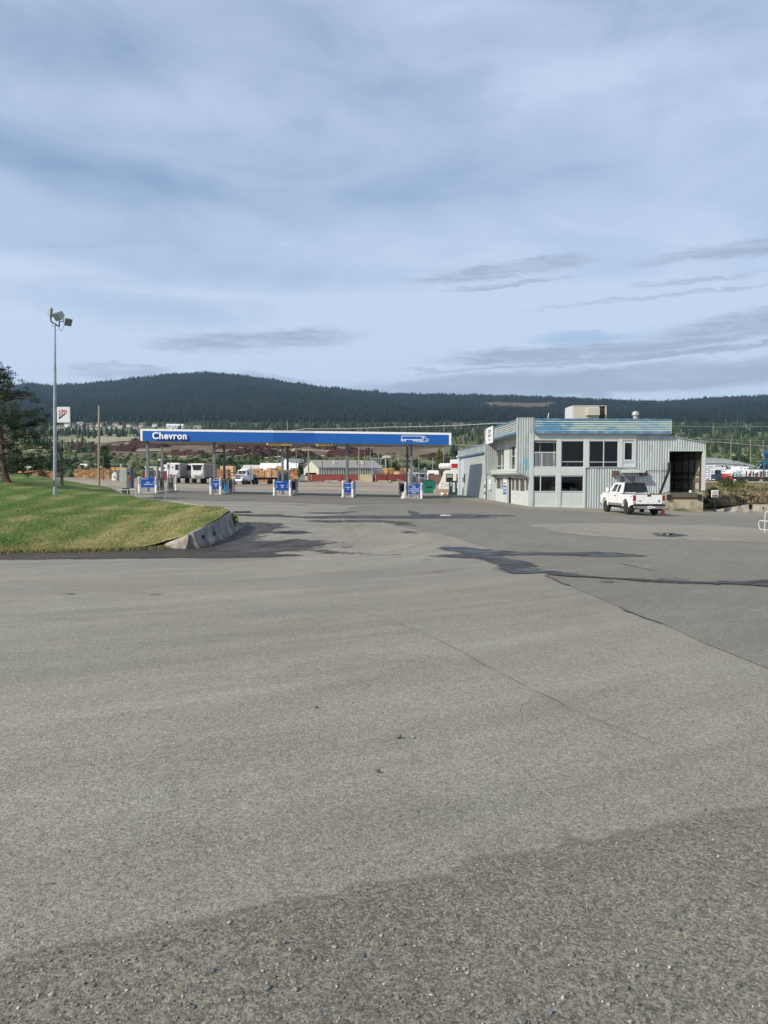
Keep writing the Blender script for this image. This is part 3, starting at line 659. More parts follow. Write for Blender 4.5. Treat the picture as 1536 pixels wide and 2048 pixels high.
# blocks right of the loading dock
Q0, Q1, Q2, Q3 = g_(1429, 60), PX(1497, 1027, 60), PX(1504, 1028, 59.6), PX(1580, 1029, 59)
Q1.z = float(GT(Q1.x, Q1.y)); Q2.z = float(GT(Q2.x, Q2.y)); Q3.z = float(GT(Q3.x, Q3.y))
barrier(Q0, Q1, .10, .64, 'pale tapered concrete barrier on the lot edge right of the loading dock', CONC, group='lot edge barriers', holes=False)
barrier(Q2, Q3, .66, .66, 'pale concrete barrier at the right edge beside the tapered one', CONC, group='lot edge barriers')
# ================================================================ CANOPY
BANG = rad(2.2)
BLUE = mat('fascia_blue', (.002, .10, .40), .5, 0, .03, .6); BLUE2 = mat('fascia_blue_replaced', (.002, .08, .35), .3, 0, .03, .6)
WHITE = mat('white_paint', (.80, .80, .80), .45, 0, .04, 2); WHITEG = mat('white_panel_dull', (.60, .61, .62), .45, 0, .04, 2)
SOFF = mat('soffit', (.50, .47, .43), .8, 0, .12, 1.5); STEEL = mat('column_grey', (.165, .185, .205), .5, .0, .10, 2, dirt=(.15, .14, .13)); GREY = mat('grey_metal', (.36, .37, .37), .5, .2, .08, 3)
DARK = mat('dark_metal', (.035, .038, .04), .6, 0, .2, 4); BLACK = mat('black_rubber', (.018, .018, .018), .8, 0, .2, 8); YEL = mat('caution_yellow', (.55, .40, .07), .6, 0, .1, 3)
SIGNB = mat('sign_blue', (.003, .065, .33), .4, 0, .03, 2); LETW = mat('letter_white', (.82, .84, .86), .4, 0, .02)
XR, YRt, ZR = 7.06, 79.0, 6.94
CL = 32.25; SLP = .0110
can = thing('fuel_canopy', 'long blue and white fuel station canopy on grey steel columns', 'canopy', (XR, YRt, 0), BANG)
def cz(u): return ZR - u * SLP       # u <= 0
DEP = 8.4
def cprism(name, u0, u1, y0, y1, d0, d1, m_, parent=can):
    """slab between u0..u1, y0..y1, d0..d1 metres below the canopy's top edge"""
    b = MB(); vs = [(u, y, cz(u) - d) for d in (d1, d0) for y in (y0, y1) for u in (u0, u1)]
    b.add(vs, [(0, 2, 3, 1), (4, 5, 7, 6), (0, 1, 5, 4), (2, 6, 7, 3), (0, 4, 6, 2), (1, 3, 7, 5)], m_); return b.build(name, parent)
um0, um1 = -18.55, -14.35   # replaced middle panels
f = cprism('roof_slab', -CL + .065, -.065, .065, DEP - .025, .06, 1.225, SOFF)
for u0, u1, m_ in ((-CL + .22, um0, BLUE), (um0, um1, BLUE2), (um1, -.24, BLUE)): cprism('fascia_panel', u0, u1, -.02, .06, .215, 1.25, m_)
for u0, u1, m_ in ((-CL, um0, WHITE), (um0, um1, WHITEG), (um1, 0, WHITE)): cprism('white_trim', u0, u1, -.035, .06, 0, .215, m_)
cprism('white_trim', -CL, -CL + .22, -.035, .06, .216, 1.25, WHITE); cprism('white_trim', -.24, 0, -.035, .06, .216, 1.25, WHITE)
cprism('back_fascia', -CL, 0, DEP - .02, DEP + .06, 0, 1.22, WHITE)
cprism('end_fascia', -CL, -CL + .06, .061, DEP - .021, 0, 1.24, WHITE); cprism('end_fascia', -.06, 0, .061, DEP - .021, 0, 1.24, WHITE)
def cu(px, yl=0.0):
    k = (px - 768) / F; c, s = math.cos(BANG), math.sin(BANG); x0, y0 = XR - yl * s, YRt + yl * c
    return (k * y0 - x0) / (c - k * s)
def cw(u, yl): c, s = math.cos(BANG), math.sin(BANG); return XR + u * c - yl * s, YRt + u * s + yl * c
tilt = math.atan(SLP)
uC = (cu(305.5) + cu(378)) / 2
text('fascia_lettering', 'Chevron', .97, LETW, can, (uC, -.20, cz(uC) - .215 - .52), (pi / 2, tilt, 0), .05, .030, .96, space=1.09)
# truck outline emblem
def strip(b, pts, w, y0, y1, m_):
    for (a, c) in zip(pts[:-1], pts[1:]):
        d = Vector((c[0] - a[0], c[1] - a[1])); L_ = d.length; d.normalize(); n_ = Vector((-d.y, d.x)) * w / 2; e = d * w * .35
        q = [(a[0] - e.x + n_.x, a[1] - e.y + n_.y), (c[0] + e.x + n_.x, c[1] + e.y + n_.y), (c[0] + e.x - n_.x, c[1] + e.y - n_.y), (a[0] - e.x - n_.x, a[1] - e.y - n_.y)]
        b.prism(q, y0, y1, m_)
eb = MB()
def ep(pts): return [(cu(660 + x / 5.908), cz(cu(660 + x / 5.908)) - (y - 158 + (850 - x) * .012) / 5.908 / 18.95 - .02) for x, y in pts]
for pts in ([(850, 200), (1095, 202), (1080, 243), (842, 241), (850, 200)], [(1088, 268), (1098, 245), (1104, 206), (1120, 206), (1130, 233), (1150, 233), (1161, 245), (1152, 262), (1138, 268)], [(1088, 268), (1108, 268)], [(1118, 268), (1126, 256), (1138, 256)],
            [(836, 250), (895, 250)], [(862, 252), (852, 270)], [(893, 252), (882, 270)], [(973, 250), (1035, 250)], [(1003, 252), (993, 270)], [(1030, 252), (1020, 270)], [(1035, 252), (1076, 252)], [(1040, 268), (1076, 268), (1082, 252)]):
    strip(eb, ep(pts), .055, -.05, -.021, LETW)
eb.build('truck_emblem', can)
# caution boards hung under the front edge
for a_, b_, lab in ((533.5, 584, 1), (632, 664.5, 0)):
    u0, u1 = cu(a_), cu(b_); zc = cz((u0 + u1) / 2) - 1.27; t = thing('caution_board', ('yellow and black striped board reading CAUTION hanging under the canopy edge' if lab else 'short yellow and black striped height board under the canopy, right of the lettered one'), 'warning sign', (0, 0, 0)); t.parent = None
    x_, y_ = cw(u0, .05); t.location = (x_, y_, zc); t.rotation_euler = (0, 0, BANG); W_ = u1 - u0
    MB().box(0, W_, 0, .03, -.27, 0, YEL).build('board', t)
    sb = MB(); nst = 7 if lab else 7; end = W_ * (.60 if lab else 1.0); st0 = .12
    for i in range(nst):
        c0 = st0 + (end - st0) * i / nst; w_ = (end - st0) / nst * .66; sh = .18 * (1 if lab else -1); o_ = .0 if lab else .2
        sb.prism([(c0 + o_, -.245), (c0 + w_ + o_, -.245), (c0 + w_ + sh + o_, -.02), (c0 + sh + o_, -.02)] if lab or i < nst - 1 else [(c0 + .1, -.245), (c0 + .2, -.245), (c0 + .1, -.02), (c0, -.02)], -.006, 0, BLACK)
    sb.build('stripes', t)
    if lab: text('lettering', 'CAUTION', .22, BLACK, t, (W_ * .81, -.008, -.135), bold=.004, sx=.95)
    for q in (.1, .9): MB().box(W_ * q - .015, W_ * q + .015, .03, .05, -.2, .16, GREY).build('hanger', t)
# columns
COLU = [-31.85, -24.9, -17.75, -10.95, -4.12]
for i, u in enumerate(COLU):
    for yl in (1.1, 7.1):
        uu = u + (0 if yl < 2 else .0); x_, y_ = cw(uu, yl); zb = float(GT(x_, y_)) + .1
        b = MB().box(uu - .125, uu + .125, yl - .125, yl + .125, zb, cz(uu) - 1.23, STEEL); b.box(uu - .2, uu + .2, yl - .2, yl + .2, zb, zb + .03, STEEL); b.build('column', can, bevel=.01)
    x_, y_ = cw(u, 4.2)
for u in np.linspace(-30, -2, 9):
    for yl in (2.8, 5.8): cprism('soffit_light', u - .3, u + .3, yl - .3, yl + .3, 1.225, 1.26, mat('lens_dull', (.6, .6, .55), .4))
# ================================================================ ISLANDS
ISL = [dict(b=(278.7, 311.9), s=(282.3, 308.9, 955.6, 974.9), nm='leftmost pump island', txt=[('Diesel', 0), ('Marked Diesel', 1)], ar='R'),
       dict(b=(421.4, 440.9), s=(424.6, 438, 958.2, 978), nm='second pump island from the left', txt=[('Oil Canisters', 0), ('DEF', 1)], ar=''),
       dict(b=(548.3, 580.5), s=(551.4, 577.1, 961.5, 980.8), nm='middle pump island', txt=[('Diesel', 0), ('DEF', 1)], ar='B'),
       dict(b=(686.2, 705.2), s=(688.8, 702.8, 965, 985), nm='fourth pump island from the left', txt=[('Oil Canisters', 0), ('DEF', 1)], ar=''),
       dict(b=(811.2, 843.3), s=(814.9, 840.3, 967.8, 988), nm='rightmost pump island', txt=[('Diesel', 0), ('Marked Diesel', 1), ('Passenger Diesel', 2), ('Gasoline', 3)], ar='B')]
BOLW = mat('bollard_white', (.78, .79, .78), .5, 0, .05, 4, dirt=(.60, .58, .54), dirt_s=5)
SLV = mat('bollard_sleeve', (.52, .56, .60), .5, 0, .04, 4); SLVT = mat('sleeve_text', (.12, .16, .22), .5)
def mkbollard(label, loc, full=True):
    t = thing('bollard', label, 'bollard', loc, 0, 'white steel bollards at the pump islands')
    MB().lathe([(.12, 0), (.12, 1.60), (.10, 1.66), (.05, 1.69)], BOLW, n_=16).build('post', t, True)
    s_ = MB().lathe([(.126, .86), (.126, 1.52)], SLV, n_=16); s_.build('sleeve', t, True)
    MB().lathe([(.132, 1.52), (.132, 1.585)], BLACK if False else mat('band_tan', (.42, .33, .27), .6), n_=16).build('band', t, True)
    tx = MB()
    for k in range(7): tx.box(-.04, .04, -.131, -.126, .90 + k * .085, .95 + k * .085, SLVT)
    tx.build('sleeve_lettering', t); return t
bol0 = None
def bollard(label, x, y):
    global bol0
    loc = Vector((x, y, float(GT(x, y))))
    if bol0 is None: bol0 = mkbollard(label, loc); return bol0
    return dup(bol0, loc, 0, label)
ICON = mat('island_concrete', (.40, .38, .34), .9, 0, .12, 2, .3)
GREEN_ = mat('fabric_green', (.18, .22, .06), .8)
for i, I in enumerate(ISL):
    Yb = YRt - .55 + .0387 * ((I['b'][0] - 768) / F * 79 - XR); pa = onG(I['b'][0], Yb); pb = onG(I['b'][1], Yb)
    bollard('white bollard left of the blue sign on the ' + I['nm'], pa.x, pa.y); bollard('white bollard right of the blue sign on the ' + I['nm'], pb.x, pb.y)
    # raised concrete island
    uc = COLU[i]; mid = (pa + pb) / 2; wd = max(.75, (pb.x - pa.x) / 2 + .15); t = MB(); c_, s_ = math.cos(BANG), math.sin(BANG)
    L_ = 9.4; zz = [float(GT(mid.x - s_ * q, mid.y + c_ * q)) for q in (0, L_)]
    ol = [(-wd, .25), (-wd + .25, 0), (wd - .25, 0), (wd, .25), (wd, L_ - .25), (wd - .25, L_), (-wd + .25, L_), (-wd, L_ - .25)]
    n_ = len(ol); vs = [(p[0], p[1], zz[0] + (zz[1] - zz[0]) * p[1] / L_ - mid.z + dz) for dz in (-.05, .11) for p in ol]
    t.add(vs, [tuple(range(n_ - 1, -1, -1)), tuple(range(n_, 2 * n_))] + [(j, (j + 1) % n_, (j + 1) % n_ + n_, j + n_) for j in range(n_)], ICON)
    o = t.build('pump_island'); o.location = (mid.x, mid.y + .05, mid.z); o.rotation_euler = (0, 0, BANG); tag(o, 'raised concrete kerb of the ' + I['nm'], 'kerb', 'pump island kerbs')
    # sign board
    x0, x1, r0, r1 = I['s']; p0, p1 = PX(x0, r1, Yb), PX(x1, r0, Yb); W_, H_ = p1.x - p0.x, p1.z - p0.z
    sg = thing('island_sign', {0: 'wide blue sign with Diesel and Marked Diesel on the leftmost island', 1: 'narrow blue sign on the second island from the left, beside the blue bin', 2: 'wide blue sign with Diesel and DEF on the middle island', 3: 'narrow blue sign in front of the column on the fourth island', 4: 'blue sign with four lines of fuel names on the rightmost island'}[i], 'sign', ((p0.x + p1.x) / 2, Yb, p0.z), 0, 'blue pump island signs')
    MB().box(-W_ / 2, W_ / 2, -.02, .02, 0, H_, SIGNB).build('sign_panel', sg, bevel=.008)
    for q in (-.42, .42): MB().box(W_ * q - .02, W_ * q + .02, .02, .06, mid.z - p0.z, H_ * .9, GREY).build('leg', sg)
    text('heading', 'Welcome To', .13, LETW, sg, (-W_ / 2 + .36, -.022, H_ - .11), bold=.002)
    k = len(I['txt']); fs = .155 if W_ > 1 else .13
    for (tx, j) in I['txt']:
        z_ = H_ * ((.52 - .2 * j) if k == 2 else (.70 - .185 * j)); text('line', tx, fs, LETW, sg, (.02, -.022, z_), bold=.004, sx=.92 if W_ > 1 else .8)
        if I['ar'] and not (I['ar'] == 'B' and k == 2 and j and False):
            for sd in ((1,) if I['ar'] == 'R' else (1, -1)):
                e = MB(); xx = sd * (W_ / 2 - .10); e.prism([(xx - .05 * sd, z_ - .045), (xx + .06 * sd, z_), (xx - .05 * sd, z_ + .045)], -.026, -.0205, LETW); e.build('arrow', sg)
def cabinet(name, label, cat, px0, px1, r0, Y, m_, parts, dep=.6, grp=None):
    p0, p1 = onG(px0, Y), onG(px1, Y); c = (p0 + p1) / 2; top = PX((px0 + px1) / 2, r0, Y).z; t = thing(name, label, cat, (c.x, c.y, c.z + .105), BANG, grp); W_ = p1.x - p0.x; H_ = top - c.z - .105; parts(t, W_, H_, m_, dep); return t
DISP = mat('dispenser_grey', (.46, .47, .47), .45, .1, .06, 3); DISPD = mat('dispenser_dark', (.16, .17, .18), .5, 0, .1, 3); SCR = mat('screen_dark', (.05, .08, .09), .15)
def hose(b, pts, r=.022): b.tube(pts, r, BLACK, 6)
def tall_disp(t, W_, H_, m_, dep):
    a = W_ / 2
    for s_ in (-1, 1): MB().box(s_ * (a - .07) - .07, s_ * (a - .07) + .07, -dep / 2, dep / 2, 0, H_ - .22, m_).build('side_column', t, bevel=.01)
    MB().box(-a - .04, a + .04, -dep / 2 - .06, dep / 2 + .06, H_ - .22, H_, m_).build('top_cap', t, bevel=.02)
    MB().box(-a + .14, a - .14, -dep / 2 + .05, dep / 2 - .05, .0, H_ * .42, GREY).build('lower_cabinet', t)
    MB().box(-a + .24, a - .2, -dep / 2 + .1, dep / 2 - .1, H_ * .55, H_ * .86, DISPD).build('display_head', t)
    MB().box(-a + .30, a - .4, -dep / 2 + .08, -dep / 2 + .10, H_ * .62, H_ * .80, SCR).build('screen', t)
    for s_ in (-1, 1):
        h = MB(); x = s_ * (a - .22); hose(h, [(x, -dep / 2 - .02, H_ * .74), (x, -dep / 2 - .1, H_ * .70), (x + .06 * s_, -dep / 2 - .16, H_ * .45), (x, -dep / 2 - .14, H_ * .28), (x - .1 * s_, -dep / 2 - .1, H_ * .32), (x - .12 * s_, -dep / 2 - .04, H_ * .55)]); h.build('hose', t, True)
        MB().box(x - .16 * s_ - .03, x - .16 * s_ + .03, -dep / 2 - .12, -dep / 2, H_ * .53, H_ * .62, BLACK).build('nozzle', t)
def sat_disp(t, W_, H_, m_, dep):
    MB().box(-W_ / 2, W_ / 2, -dep / 2, dep / 2, .05, H_, m_).build('housing', t, bevel=.02)
    MB().box(-W_ / 2 + .08, W_ / 2 - .08, -dep / 2 - .012, -dep / 2 - .001, H_ * .35, H_ * .92, DISPD).build('front_panel', t)
    m2 = MB().tube([(0, 0, H_), (0, 0, H_ + .55)], .03, BLACK, 6); m2.build('hose_mast', t)
    for s_ in (-1, 1):
        h = MB(); hose(h, [(0, 0, H_ + .5), (.12 * s_, -.1, H_ + .4), (.24 * s_, -dep / 2 - .05, H_ * .9), (.26 * s_, -dep / 2 - .14, H_ * .5), (.2 * s_, -dep / 2 - .14, H_ * .2), (.12 * s_, -dep / 2 - .08, H_ * .25), (.1 * s_, -dep / 2 - .03, H_ * .6)]); h.build('hose', t, True)
        MB().box(.1 * s_ - .025, .1 * s_ + .025, -dep / 2 - .09, -dep / 2 - .01, H_ * .56, H_ * .68, BLACK).build('nozzle', t)
cabinet('fuel_dispenser', 'tall pale framed fuel dispenser on the leftmost island, behind its blue sign', 'fuel pump', 292.5, 316, 932.5, 81.6, DISP, tall_disp, .7, 'tall framed fuel dispensers')
cabinet('fuel_dispenser', 'tall grey framed fuel dispenser on the middle island, left of the column', 'fuel pump', 555.5, 579, 940.5, 81.8, DISP, tall_disp, .7, 'tall framed fuel dispensers')
cabinet('fuel_dispenser', 'tall light grey fuel dispenser with white cap on the rightmost island', 'fuel pump', 816, 838.5, 944.5, 81.2, DISP, tall_disp, .7, 'tall framed fuel dispensers')
cabinet('satellite_pump', 'squat grey pump with black hoses on a mast, second island from the left', 'fuel pump', 443.5, 454, 958.5, 82.3, GREY, sat_disp, .6)
cabinet('satellite_pump', 'low pump with coiled hoses between leftmost island column and leaning post', 'fuel pump', 320.5, 327, 953.5, 82.6, mat('pump_cream', (.48, .46, .34), .5), sat_disp, .5)
cabinet('satellite_pump', 'dark green hose pump at the back of the leftmost island', 'fuel pump', 337, 345.5, 957, 84, DISPD, sat_disp, .5)
cabinet('satellite_pump', 'grey double pump panel at the back of the second island', 'fuel pump', 457.5, 464.5, 957.5, 84.6, GREY, sat_disp, .5)
def bin_parts(t, W_, H_, m_, dep):
    MB().prism([(-W_ / 2, 0), (W_ / 2, 0), (W_ / 2 + .03, H_ * .85), (-W_ / 2 - .03, H_ * .85)], -dep / 2, dep / 2, m_).build('body', t, bevel=.02)
    MB().box(-W_ / 2 - .05, W_ / 2 + .05, -dep / 2 - .03, dep / 2 + .03, H_ * .85, H_, m_).build('lid', t, bevel=.03); MB().box(-W_ / 4, W_ / 4, -dep / 2 - .04, -dep / 2 - .031, H_ * .88, H_ * .96, BLACK).build('opening', t)
cabinet('rubbish_bin', 'bright blue bin beside the hoses on the second island', 'bin', 449.2, 454.2, 967, 81.2, mat('bin_blue', (.02, .18, .42), .5), bin_parts, .4)
def dark_cab(t, W_, H_, m_, dep):
    MB().box(-W_ / 2, W_ / 2, -dep / 2, dep / 2, H_ * .28, H_, m_).build('housing', t, bevel=.02)
    for s_ in (-1, 1): MB().box(s_ * (W_ / 2 - .06) - .04, s_ * (W_ / 2 - .06) + .04, -dep / 2 + .03, dep / 2 - .03, 0, H_ * .28, GREY).build('leg', t)
    MB().box(-W_ / 2 + .06, W_ / 2 - .06, -dep / 2 - .012, -dep / 2 - .001, H_ * .40, H_ * .9, BLACK).build('door', t)
cabinet('service_cabinet', 'dark low cabinet on legs at the right of the middle island', 'cabinet', 583, 592, 961.5, 82.5, DISPD, dark_cab, .5)
cabinet('service_cabinet', 'dark low cabinet on legs left of the rightmost island', 'cabinet', 800, 809, 966.8, 86.5, DISPD, dark_cab, .5)
for px, Y, l_ in ((352.3, 86.5, 'white bollard standing behind the leftmost island, right of the hoses'), (468, 86.5, 'grey shaded bollard behind the second island'), (594.2, 86.5, 'shaded bollard behind the dark cabinet of the middle island'), (799.5, 87.5, 'shaded bollard left of the rightmost island dark cabinet'), (709, 87, 'bollard at the back of the fourth island, mostly behind the front one')):
    p = onG(px, Y); bollard(l_, p.x, p.y)
# red extinguisher on a post, fourth island
p = onG(700, 84.5); fe = thing('fire_extinguisher', 'red fire extinguisher on a stand behind the fourth island', 'extinguisher', p)
RED = mat('safety_red', (.42, .02, .015), .4); MB().lathe([(.14, .9), (.16, .95), (.16, 1.7), (.08, 1.85), (.05, 1.95)], RED, n_=12).build('cylinder', fe, True); MB().box(-.04, .04, -.03, .03, 0, .92, RED).build('stand', fe); MB().tube([(0, 0, 1.95), (.2, 0, 1.9), (.28, 0, 1.3)], .02, BLACK).build('hose', fe)
# litter on the second island top and squeegee box on the middle island
p = onG(586.5, 82.4); pb_ = MB().box(-.3, .1, -.15, .15, 0, .22, WHITE).box(.12, .36, -.12, .12, 0, .18, SIGNB); o = pb_.build('supply_boxes', bevel=.01); o.location = (p.x, p.y, 1.98 + 0); o.location.z = PX(586, 961.3, 82.4).z; tag(o, 'white and blue paper towel boxes on top of the dark cabinet', 'boxes')
# steps/kick frame in front of the rightmost dispenser
p = onG(827.5, 79.2); o = MB().tube([(-.62, 0, .0), (-.62, 0, .28), (.62, 0, .28), (.62, 0, 0)], .035, GREY).build('kick_rail'); o.location = p + Vector((0, 0, .11)); tag(o, 'low grey metal guard rail at the foot of the rightmost dispenser', 'rail')
p = onG(805.8, 78.2); o = MB().prism([(-.3, 0), (.15, 0), (.15, .75), (.02, .75)], -.12, .12, BOLW).build('wheel_guard'); o.location = p + Vector((.05, 0, 0)); tag(o, 'white wedge shaped wheel guard against the bollard left of the four line sign', 'guard')
# ================================================================ WORKSHOP BUILDING
X0, Y0 = 11.48, 58.4; cB, sB = math.cos(BANG), math.sin(BANG)
def U(px, v=0.0): k = (px - 768) / F; return (k * (Y0 + v * cB) - (X0 - v * sB)) / (cB - k * sB)
def V(px, u=0.0): k = (px - 768) / F; return (X0 + u * cB - k * (Y0 + u * sB)) / (sB + k * cB)
def ZZ(row, v=0.0, u=5.0): return PX(768, row, Y0 + u * sB + v * cB).z
SID = mat('siding_pale', (.50, .55, .54), .55, .0, .07, 1.3, dirt=(.40, .44, .42), dirt_s=1.6, stretch=(1, 1, .25)); SIDW = mat('painted_panel', (.53, .56, .54), .6, 0, .05, 1.2); FRM = mat('window_frame', (.52, .57, .58), .5, 0, .04, 2)
CREAM = mat('painted_cream', (.57, .61, .585), .6, 0, .05, 1.5); BLK = mat('blockwork_paint', (.41, .45, .455), .8, 0, .06, .8, .2, 8); TRIMB = mat('trim_blue', (.07, .19, .33), .6, 0, .15, 2, dirt=(.18, .30, .42), dirt_s=2)
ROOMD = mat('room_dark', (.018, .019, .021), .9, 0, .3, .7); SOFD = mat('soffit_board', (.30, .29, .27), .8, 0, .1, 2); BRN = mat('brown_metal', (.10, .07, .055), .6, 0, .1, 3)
def peel():
    m_ = bpy.data.materials.new('peeling_paint'); m_.use_nodes = True; N = m_.node_tree.nodes; L = m_.node_tree.links; b = N['Principled BSDF']; b.inputs['Roughness'].default_value = .6
    tc = N.new('ShaderNodeTexCoord')
    def noi(s, sc, d=7):
        mp = N.new('ShaderNodeMapping'); mp.inputs['Scale'].default_value = sc; L.new(tc.outputs['Object'], mp.inputs[0]); t = N.new('ShaderNodeTexNoise'); t.inputs['Scale'].default_value = s; t.inputs['Detail'].default_value = d; t.inputs['Roughness'].default_value = .65; L.new(mp.outputs[0], t.inputs[0]); return t.outputs[0]
    def mr(v, a, c, d=0, e=1):
        x = N.new('ShaderNodeMapRange'); L.new(v, x.inputs['Value'])
        for k_, q in zip(('From Min', 'From Max', 'To Min', 'To Max'), (a, c, d, e)): x.inputs[k_].default_value = q
        return x.outputs[0]
    def mix(f, a, c):
        x = N.new('ShaderNodeMix'); x.data_type = 'RGBA'; L.new(f, x.inputs[0])
        for i, v in ((6, a), (7, c)):
            if isinstance(v, tuple): x.inputs[i].default_value = v + (1,)
            else: L.new(v, x.inputs[i])
        return x.outputs[2]
    sp = N.new('ShaderNodeSeparateXYZ'); L.new(tc.outputs['Object'], sp.inputs[0])
    left = mr(sp.outputs[0], 4.0, 7.5, .02, -.14)
    ad = N.new('ShaderNodeMath'); ad.operation = 'ADD'; L.new(noi(.9, (.45, 1, 1.6)), ad.inputs[0]); L.new(left, ad.inputs[1])
    c = mix(mr(ad.outputs[0], .47, .54), (.46, .55, .52), (.16, .36, .50)); c = mix(mr(noi(1.1, (.5, 1, 2.2)), .57, .62), c, (.26, .47, .60)); c = mix(mr(noi(2.5, (.3, 1, 4)), .62, .68), c, (.52, .56, .51))
    L.new(c, b.inputs['Base Color']); return m_
PEEL = peel()
def pane():
    m_ = bpy.data.materials.new('window_glass'); m_.use_nodes = True; N = m_.node_tree.nodes; L = m_.node_tree.links; N.remove(N['Principled BSDF']); o = N['Material Output']
    t = N.new('ShaderNodeBsdfTransparent'); t.inputs[0].default_value = (.50, .56, .56, 1); g = N.new('ShaderNodeBsdfGlossy'); g.inputs['Roughness'].default_value = .02
    f = N.new('ShaderNodeFresnel'); f.inputs['IOR'].default_value = 1.5; k = N.new('ShaderNodeMath'); k.operation = 'MULTIPLY_ADD'; k.inputs[1].default_value = .7; k.inputs[2].default_value = .0; L.new(f.outputs[0], k.inputs[0])
    mx = N.new('ShaderNodeMixShader'); L.new(k.outputs[0], mx.inputs[0]); L.new(t.outputs[0], mx.inputs[1]); L.new(g.outputs[0], mx.inputs[2]); L.new(mx.outputs[0], o.inputs[0]); return m_
GLS = pane(); GOP = mat('glass_opaque', (.015, .02, .022), .05, 0, .0)
def corr_v(b, P0, P1, zt, zb, m_, depth=.075, pitch=.20):
    """sheet with upright ribs from P0 to P1 (x,y); zt/zb are heights at both ends"""
    P0, P1 = Vector(P0), Vector(P1); d = P1 - P0; L_ = d.length; d.normalize(); nrm = Vector((d.y, -d.x)); k = max(1, round(L_ / pitch)); p = L_ / k; pts = []
    for i in range(k): pts += [(i * p, 0), (i * p + p * .36, 0), (i * p + p * .48, 1), (i * p + p * .88, 1)]
    pts.append((L_, 0)); vs = []
    for t, h in pts:
        q = P0 + d * t + nrm * (-(depth) * h); f = t / L_; vs += [(q.x, q.y, zb[0] + (zb[1] - zb[0]) * f), (q.x, q.y, zt[0] + (zt[1] - zt[0]) * f)]
    b.add(vs, [(2 * i, 2 * i + 2, 2 * i + 3, 2 * i + 1) for i in range(len(pts) - 1)], m_)
def corr_h(b, P0, P1, z0, z1, m_, depth=.085, pitch=.165):
    P0, P1 = Vector(P0), Vector(P1); d = (P1 - P0).normalized(); nrm = Vector((d.y, -d.x)); k = max(1, round((z1 - z0) / pitch)); p = (z1 - z0) / k; pts = []
    for i in range(k): pts += [(z0 + i * p, 0), (z0 + i * p + p * .45, 0), (z0 + i * p + p * .6, 1), (z0 + i * p + p * .85, 1)]
    pts.append((z1, 0)); vs = []
    for z, h in pts:
        for P in (P0, P1): q = P + nrm * (-depth * h); vs.append((q.x, q.y, z))
    b.add(vs, [(2 * i, 2 * i + 1, 2 * i + 3, 2 * i + 2) for i in range(len(pts) - 1)], m_)
BD = thing('workshop_building', 'two storey pale ribbed metal service building with a blue edged roofline', 'building', (X0, Y0, 0), BANG)
uR = U(1335); uL2 = U(1409); zT, zF, zW, zS, zP, zL, zSl = ZZ(838), ZZ(867.5), ZZ(881), ZZ(935), ZZ(950.5), ZZ(951), ZZ(983.5)
w = MB()
w.box(.06, uR - .06, 1.7, 20, -.7, 6.55, BLK)                       # core
w.box(.06, uR - .06, .08, 1.699, 5.22, 6.55, SIDW)                   # attic zone
w.box(.10, U(1269), .08, 1.699, zP + .02, zS - .02, SIDW)           # floor zone
w.box(U(1269) + .05, uR - .06, .08, 1.699, -.7, 5.219, SIDW)
w.box(U(1168.8) + .05, U(1269), .09, 1.699, -.7, zP + .01, SIDW)
w.box(.06, uR, 15.2, 41.3, -.4, 5.8, BLK)
w.box(uR - .05, uR, .1, 20, -.7, 6.6, SID)
w.build('wall', BD)
MB().box(-.05, uR + .02, .05, 20.1, 6.551, 6.62, mat('roof_membrane', (.16, .16, .155), .9)).box(.0, uR - .1, 20.2, 41.35, 5.801, 5.86, mat('roof_membrane', (.2, .2, .2), .9)).build('roof', BD)
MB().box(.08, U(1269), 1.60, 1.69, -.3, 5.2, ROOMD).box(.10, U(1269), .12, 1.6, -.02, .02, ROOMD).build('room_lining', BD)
# front roofline
b = MB(); corr_h(b, (U(1067), -.42), (uR, -.42), zF + .20, zT - .10, PEEL); b.build('roof_fascia', BD)
MB().box(U(1067) - .02, uR + .02, -.45, .079, zT - .10, zT, TRIMB).box(U(1067) - .02, uR + .02, -.44, -.39, zF, zF + .20, TRIMB).box(U(1067), uR, -.43, .079, zF - .03, zF - .001, SOFD).box(uR, uR + .05, -.44, .079, zF, zT - .101, SID).build('fascia_trim', BD)
# corner wing panels and the oversailing upper storey
uo = U(1033.2); vW = 14.3
for v0, nm in ((0, 'near'), (vW, 'far')):
    b = MB(); ze = (2.72, 2.10); corr_v(b, (uo, v0 - .09), (.16, v0 - .09), (zT + .04,) * 2, ze, SID); corr_v(b, (.16, v0 + .09), (uo, v0 + .09), (zT + .04,) * 2, ze[::-1], SID)
    b.prism([(uo - .03, ze[0] - .03), (.16, ze[1] - .03), (.16, ze[1] + .06), (uo - .03, ze[0] + .06)], v0 - .10, v0 + .10, GREY); b.box(uo - .035, uo + .03, v0 - .10, v0 + .10, ze[0], zT + .04, SID); b.box(uo - .03, .17, v0 - .1, v0 + .1, zT + .04, zT + .08, SID); b.build('wing_panel', BD)
b = MB(); corr_h(b, (uo, vW - .1), (uo, .1), 5.86, zT - .1, SID); b.box(uo + .05, .059, .12, vW - .12, 5.70, 5.76, SOFD); b.box(uo + .05, .059, .12, vW - .12, 6.5, 6.6, SOFD); b.build('side_fascia', BD)
MB().box(uo - .03, uo + .06, .1, vW - .1, zT - .10, zT - .02, TRIMB).box(uo - .03, uo + .05, .1, vW - .1, 5.70, 5.86, TRIMB).build('side_fascia_trim', BD)
# balcony ledge
MB().box(-.62, .03, .12, vW - .12, 2.62, 2.78, CREAM).box(-.66, -.60, .12, vW - .12, 2.80, 2.93, CREAM).box(-.60, .03, .12, vW - .12, 2.50, 2.619, SOFD).build('ledge', BD)
